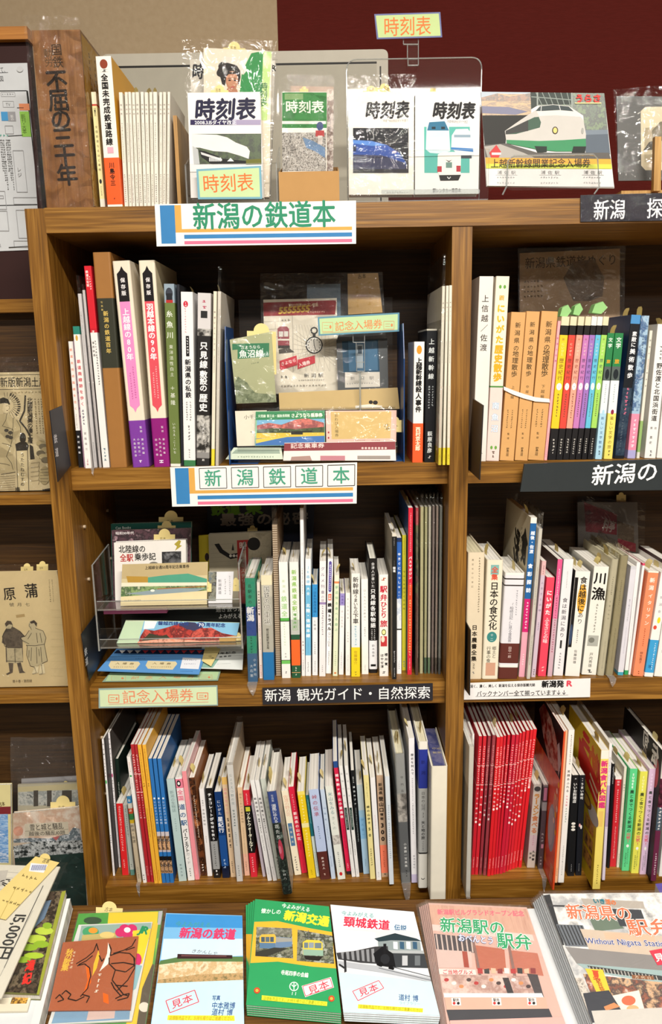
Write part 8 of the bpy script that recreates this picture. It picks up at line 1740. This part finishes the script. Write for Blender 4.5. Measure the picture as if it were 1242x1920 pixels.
pq = [(112, 136), (588, 158), (800, 800), (215, 800)]
GLF = clear('glossy_film', gloss=.05, rough=.04, bump=.35, scale=9, haze=.03)
pile(5, .003, .0018, .032, pq, T3, lambda k: [(-9 * k, 4 * k), (-4 * k, 4 * k), (0, 4 * k), (-5 * k, 4 * k)],
     lambda pl, q, th: card('booklet', 'rosy station lunch booklet with green title in clear film, top of its pile', 'booklet', pl, T3, q, th, 'd0aca0', d_pink_b, group='booklets on the sloping table', sleeve=[(95, 124), (606, 150), (822, 810), (195, 810), GLF]),
     lambda i, pl, q, th: card('booklet', 'rosy filmed booklet beneath the station lunch one, %s from the table' % ORD[i], 'booklet', pl, T3, q, th, 'c9a094', None, group='booklets on the sloping table', sleeve=[(q[0][0] - 16, q[0][1] - 10), (q[1][0] + 4, q[1][1] - 8), (q[2][0] + 12, q[2][1]), (q[3][0] - 18, q[3][1]), GLF]))
# right-hand pile of prefecture booklets in film
def d_pref(F):
    F.ppoly([(672, 95), (1300, 90), (1420, 800), (940, 800)], photo('station_shop', ['d8dadc', 'a9aaac', 'eceae6', '77787a'], 16))
    F.ppoly([(668, 100), (700, 95), (770, 340), (745, 345)], '2a2c30'); F.pline([(700, 150), (880, 155)], 8, '3a3a3e'); F.ppoly([(730, 240), (860, 245), (900, 350), (775, 345)], '6a7078')
    for k in range(8): F.pline([(738 + k * 16, 245), (780 + k * 16, 340)], 5, '2a2c30', False)
    F.k += 1; F.ppoly([(850, 115), (1150, 130), (1160, 165), (870, 155)], 'b0a89e'); F.ppoly([(890, 210), (1000, 200), (1060, 260), (920, 275)], '6a7a6a'); F.ppoly([(1000, 165), (1140, 170), (1170, 250), (1040, 250)], '3a3e44')
    F.ppoly([(845, 262), (1280, 300), (1300, 420), (900, 385)], 'c9b8a6'); F.ppoly([(960, 280), (1200, 290), (1210, 325), (970, 310)], 'd8b49a'); F.ppoly([(775, 350), (1300, 400), (1320, 470), (830, 430)], '8a8684'); F.ppoly([(830, 430), (1320, 470), (1330, 540), (890, 470)], '9ab0b0')
    F.ppoly([(880, 440), (1240, 490), (1260, 515), (900, 465)], '3a3a3a')
    for k in range(20): F.pline([(890 + k * 17, 444 + k * 2.4), (898 + k * 17, 466 + k * 2.4)], 3, 'c9c4bc', False)
    F.k += 1; F.ppoly([(1095, 485), (1200, 492), (1205, 510), (1098, 504)], '8a5a3a'); F.ptext('万代口', 1110, 495, 1190, 502, 12, 'e6d8c0')
    F.ppoly([(860, 480), (1320, 530), (1340, 660), (930, 660)], photo('stall', ['e0d6ca', 'a8644a', '4a4444', 'd8b08a', '8a8a84'], 45)); F.ppoly([(820, 500), (860, 500), (930, 660), (880, 660)], photo('crowd_dark', ['2a2a2c', 'd8cfc4', '4a3a36'], 110))
    F.ppoly([(870, 455), (955, 460), (1000, 590), (940, 600)], 'ecc23a'); F.ptext('夏', 905, 485, 940, 488, 40, 'c84a20', .03); F.pvtext('駅弁祭り', 930, 505, 965, 585, 20, 'a8501c', .02)
    F.ppoly([(985, 590), (1130, 560), (1165, 680), (1050, 700)], 'ecdfcc'); F.pell(1080, 610, 34, 24, 'd86a4a'); F.pell(1100, 650, 30, 18, 'e0a87a'); F.ppoly([(860, 575), (985, 560), (1060, 680), (900, 720)], '3a3c44'); F.ppoly([(960, 640), (1010, 620), (1040, 640), (970, 660)], 'c98a5a')
    F.ppoly([(900, 660), (1340, 640), (1420, 800), (940, 800)], 'c4bfb8'); F.ppoly([(1180, 370), (1290, 350), (1320, 430), (1220, 440)], 'd0344c'); F.ptext('見本', 1205, 405, 1300, 392, 34, 'f0e6e2', .02)
    F.ptext('いき', 908, 128, 968, 132, 26, '2f7a8a', .04); F.ptext('活の', 968, 132, 1020, 138, 26, 'e07a4a', .04)
    F.ptext('新潟県の', 778, 180, 1095, 190, 72, 'f3ece4', .06); F.ptext('新潟県の', 778, 180, 1095, 190, 72, 'e8785a', .02); F.ptext('駅弁', 1070, 258, 1290, 255, 76, 'f3ece4', .06); F.ptext('駅弁', 1070, 258, 1290, 255, 76, 'e8785a', .02)
    F.ptext('Without Niigata Station', 870, 320, 1270, 336, 34, 'e9e9f2', .05); F.ptext('Without Niigata Station', 870, 320, 1270, 336, 34, '2c3a7a', .01)
rq = [(666, 92), (1310, 86), (1440, 810), (940, 810)]
pile(6, .003, .0020, .036, rq, T3, lambda k: (-8 * k, 7 * k),
     lambda pl, q, th: card('booklet', 'large booklet with orange title over station shop photos, top of its pile', 'booklet', pl, T3, q, th, 'cfcfcd', d_pref, group='booklets on the sloping table', sleeve=[(645, 80), (1330, 76), (1460, 820), (920, 820), GLF]),
     lambda i, pl, q, th: card('booklet', 'filmed booklet beneath the orange-titled one, %s from the table' % ORD[i], 'booklet', pl, T3, q, th, ['b9bcc0', 'a8acb0'][i % 2], None, group='booklets on the sloping table', sleeve=[(q[0][0] - 16, q[0][1] - 10), (q[1][0] + 4, q[1][1] - 8), (q[2][0] + 12, q[2][1]), (q[3][0] - 18, q[3][1]), GLF]))
# picture magazines and the brown booklet, left of the blue booklets
def d_kids(F):
    F.ppoly([(360, 398), (530, 392), (500, 1000), (190, 1000)], '4a9a3c'); F.ppoly([(528, 392), (768, 386), (760, 470), (520, 470)], 'e6c42c'); F.ppoly([(700, 460), (768, 440), (690, 1000), (600, 1000)], 'e0bc34')
    F.ppoly([(770, 385), (825, 380), (790, 450), (765, 450)], 'b0b0b4'); F.pell(450, 430, 44, 18, '2a4a2c')
    F.ppoly([(760, 520), (785, 500), (780, 640), (750, 650)], '8fc83a'); F.ppoly([(690, 760), (740, 640), (760, 650), (720, 960), (660, 960)], '5a5040'); F.pell(700, 850, 26, 24, 'd8cfc0')
card('magazine', 'green and yellow picture magazine in film beneath the cartoon sheet', 'magazine', tp(.010), T1, [(382, 396), (790, 382), (692, 1010), (230, 1010)], .006, '5a9a44', d_kids, side=pages(), group='booklets on the sloping table', sleeve=[(379, 388), (812, 372), (698, 1015), (228, 1015), GLF], slips=[((463, 352), (594, 358), (590, 398), (462, 395))])
def d_cartoon(F):
    F.ppoly([(395, 455), (735, 440), (728, 520), (380, 530)], '8fa8a0'); F.pell(440, 485, 40, 26, '4a9a6a'); F.pell(452, 478, 22, 14, 'e8943a'); F.ppoly([(400, 500), (560, 488), (570, 530), (392, 540)], 'b9a86a'); F.pell(520, 500, 36, 16, 'd8c07a')
    for (x, y) in ((605, 470), (640, 470), (618, 495), (645, 492), (585, 488)): F.pell(x, y, 26, 22, 'c8356a')
    F.pell(618, 476, 16, 13, 'e9dfe2'); F.pell(655, 490, 12, 10, 'e9dfe2')
    F.ppoly([(645, 480), (735, 470), (690, 640), (640, 640)], 'e6c83a'); F.ptext('JR', 676, 470, 724, 480, 44, '2f8a5a', .05)
    F.pell(668, 620, 20, 30, 'c8356a'); F.ppoly([(640, 640), (690, 650), (660, 760), (632, 780)], '8ab0b8'); F.ppoly([(270, 868), (632, 862), (628, 910), (250, 930)], '7a9ab4'); F.ppoly([(430, 870), (560, 866), (555, 905), (420, 915)], 'c9b0a8')
card('picture_sheet', 'colourful cartoon sheet with magenta flowers under the brown booklet', 'sheet', tp(.016), T1, [(382, 450), (740, 436), (640, 915), (232, 935)], .003, 'cfd0cc', d_cartoon, group='booklets on the sloping table')
def d_dance(F):
    F.pvtext('秋の歌集', 342, 570, 312, 670, 30, 'e0b84a', .02); F.ptiny(365, 580, 340, 660, 14, 'd8c0a0')
    F.ppoly([(478, 572), (484, 600), (470, 660), (448, 700), (455, 640)], 'e8b83a'); F.ppoly([(525, 535), (537, 580), (525, 640), (482, 678), (505, 630), (520, 590)], 'ece6da')
    F.ppoly([(415, 640), (440, 670), (442, 730), (400, 800), (425, 720)], 'e8661f'); F.ppoly([(500, 780), (525, 790), (528, 835), (502, 825)], 'e8661f')
    m = '2a1c16'
    for P_ in ([(470, 540), (455, 580), (420, 610), (370, 640)], [(470, 545), (478, 575)], [(380, 645), (420, 625), (450, 600)], [(375, 650), (410, 640), (435, 660), (440, 700), (425, 760), (390, 800)],
               [(530, 545), (540, 570), (535, 600)], [(535, 600), (580, 585), (630, 590), (655, 615), (650, 650), (610, 680), (560, 670), (530, 640), (530, 610)], [(660, 520), (640, 555), (600, 575), (550, 590)], [(655, 560), (610, 575)],
               [(650, 610), (655, 660), (620, 720), (570, 770)], [(560, 670), (545, 720), (600, 790), (620, 795)], [(540, 730), (555, 760), (590, 800)], [(560, 810), (600, 790), (628, 785), (620, 805), (570, 818)],
               [(560, 745), (620, 750)], [(300, 790), (320, 770), (345, 790), (330, 810), (370, 820), (410, 800)], [(270, 810), (290, 790), (310, 815), (280, 825)], [(420, 830), (435, 800), (400, 790)], [(540, 640), (600, 635), (650, 645)], [(482, 600), (495, 630), (505, 615)]):
        F.pline(P_, 4.2, m)
    F.ptiny(478, 690, 470, 800, 20, 'e0d2c0')
card('booklet', 'terracotta brown booklet with loose line-drawn dancers lying on the cartoon sheet', 'booklet', tp(.0205), T1, [(306, 535), (672, 505), (634, 862), (234, 867)], .002, 'a85f3f', d_dance, group='booklets on the sloping table', sleeve=[(298, 528), (680, 498), (640, 905), (226, 905), film()])
# thick books and papers in the lower left corner
def d_thick(F):
    F.ppoly([(300, 330), (338, 325), (190, 930), (150, 930)], 'dcdcd8')
def d_fern(F):
    F.ppoly([(175, 295), (318, 284), (250, 560), (186, 785), (-80, 770)], photo('fern_shade', ['2a2218', '5a4a3a', '1c1812', '7a6a54', '3a3a20'], 60))
    F.ppoly([(300, 290), (320, 284), (240, 600), (192, 790), (178, 788), (230, 560)], '9aa03a'); F.ppoly([(200, 340), (250, 330), (215, 420), (150, 480)], '6a8098')
    for (x, y, rx, ry) in ((215, 480, 46, 20), (175, 520, 52, 22), (140, 560, 46, 18), (200, 545, 40, 18), (165, 600, 50, 16), (110, 620, 40, 16), (230, 455, 24, 16), (130, 520, 30, 14)): F.pell(x, y, rx, ry, ['a8c43a', '8fb030', 'b8cc4a'][(x + y) % 3], 9)
    F.ptext('滝', 125, 650, 170, 645, 46, 'd8342c', .04); F.ptext('紀', 110, 715, 155, 708, 46, 'd8342c', .04)
card('book', 'thick pale book under the fern magazine in the lower left corner', 'book', tp(.030), T1, [(190, 335), (342, 322), (170, 1010), (-160, 1010)], .026, 'cfd3d4', d_thick, side=pages(), group='booklets on the sloping table')
card('magazine', 'fern-covered magazine with red title in the lower left corner', 'magazine', tp(.044), T1, [(168, 292), (320, 284), (190, 792), (-140, 780)], .012, '6a6a3a', d_fern, side=pages(), group='booklets on the sloping table', sleeve=[(160, 285), (322, 278), (192, 796), (-140, 790), film()])
card('booklet', 'cream booklet with small food photo at the bottom left edge', 'booklet', tp(.035), T1, [(-100, 808), (150, 800), (132, 868), (-100, 872)], .004, 'd9d0ba', lambda F: F.ppoly([(60, 800), (140, 798), (128, 832), (50, 834)], photo('food_small', ['5a2a1a', 'd8a84a', '3a1c14', 'e6c48a'], 110)), group='booklets on the sloping table')
def d_news(F):
    F.ptext('15,000円', 105, 400, 5, 620, 60, '3a3a38', .02)
    for k in range(4): F.pline([(-30, 190 + k * 30), (110, 200 + k * 26)], 2, 'a9a69e', False)
    F.k += 1; F.ppoly([(-30, 190), (40, 185), (20, 260), (-30, 270)], 'b9b4aa'); F.ptext('心', 10, 260, 40, 225, 46, '2a2a28', .02); F.pline([(210, 260), (20, 660)], 3, '3a3a38'); F.pline([(160, 380), (0, 700)], 1.5, '8a8880')
card('price_list', 'large cream price list with bold digits leaning over the lower left corner', 'paper', tp(.062), T1, [(-260, 150), (292, 168), (6, 808), (-520, 780)], .003, 'd3cebf', d_news, sleeve=[(-260, 140), (330, 150), (40, 830), (-520, 800), film()])
def d_slip(F):
    F.ppoly([(150, 150), (232, 158), (212, 198), (140, 190)], 'e2e2e6')
    for k in range(12): F.pline([(158 + k * 6, 160), (152 + k * 6, 186)], 2.6, '3a4a8a', False)
    F.k += 1; F.ptext('古本', 208, 138, 240, 145, 20, '4a4030', .01)
    F.ptiny(105, 215, 190, 228, 18, '6a5a34'); F.ptiny(60, 275, 170, 290, 18, '6a5a34'); F.ptiny(10, 335, 100, 350, 16, '6a5a34'); F.pline([(78, 270), (0, 420)], 2, 'b09a54')
mb = MB()
F, q = sheet(mb, tp(.0665), [(172, 118), (288, 148), (28, 425), (-110, 395)], .0005, paper('dcc67e', .7), T1)
d_slip(F)
tab = [on_plane(*T1(218 + 26 * math.cos(a), 128 - 24 * math.sin(a)), tp(.0665)) for a in [math.pi * k / 10 - .2 for k in range(11)]]
mb.slab(tab, -TP[1] * .0005, paper('dcc67e', .7))
tag(mb.build('price_slip', origin=(q[2] + q[3]) / 2), 'yellow slip with barcode and handwriting lying on the cream price list', 'slip')
# violet-topped box cut off at the right edge of the table
mb = MB()
bz = [at_y(*J2(1155, 1800), -.02), at_y(*J2(1420, 1780), -.02)]
q = [on_plane(*J2(*p), (Vector((0, -.03, .60)), Vector((0, -.26, .966)))) for p in ((1160, 1805), (1440, 1775), (1480, 1905), (1225, 1935))]
mb.slab([q[3], q[2], q[1], q[0]], (0, 0, -.05), paper('5a4f9a', .4), side=paper('e2dfd8'))
tag(mb.build('box', origin=(q[3] + q[2]) / 2 - Vector((0, 0, .05))), 'violet-topped white box cut off at the right picture edge', 'box')
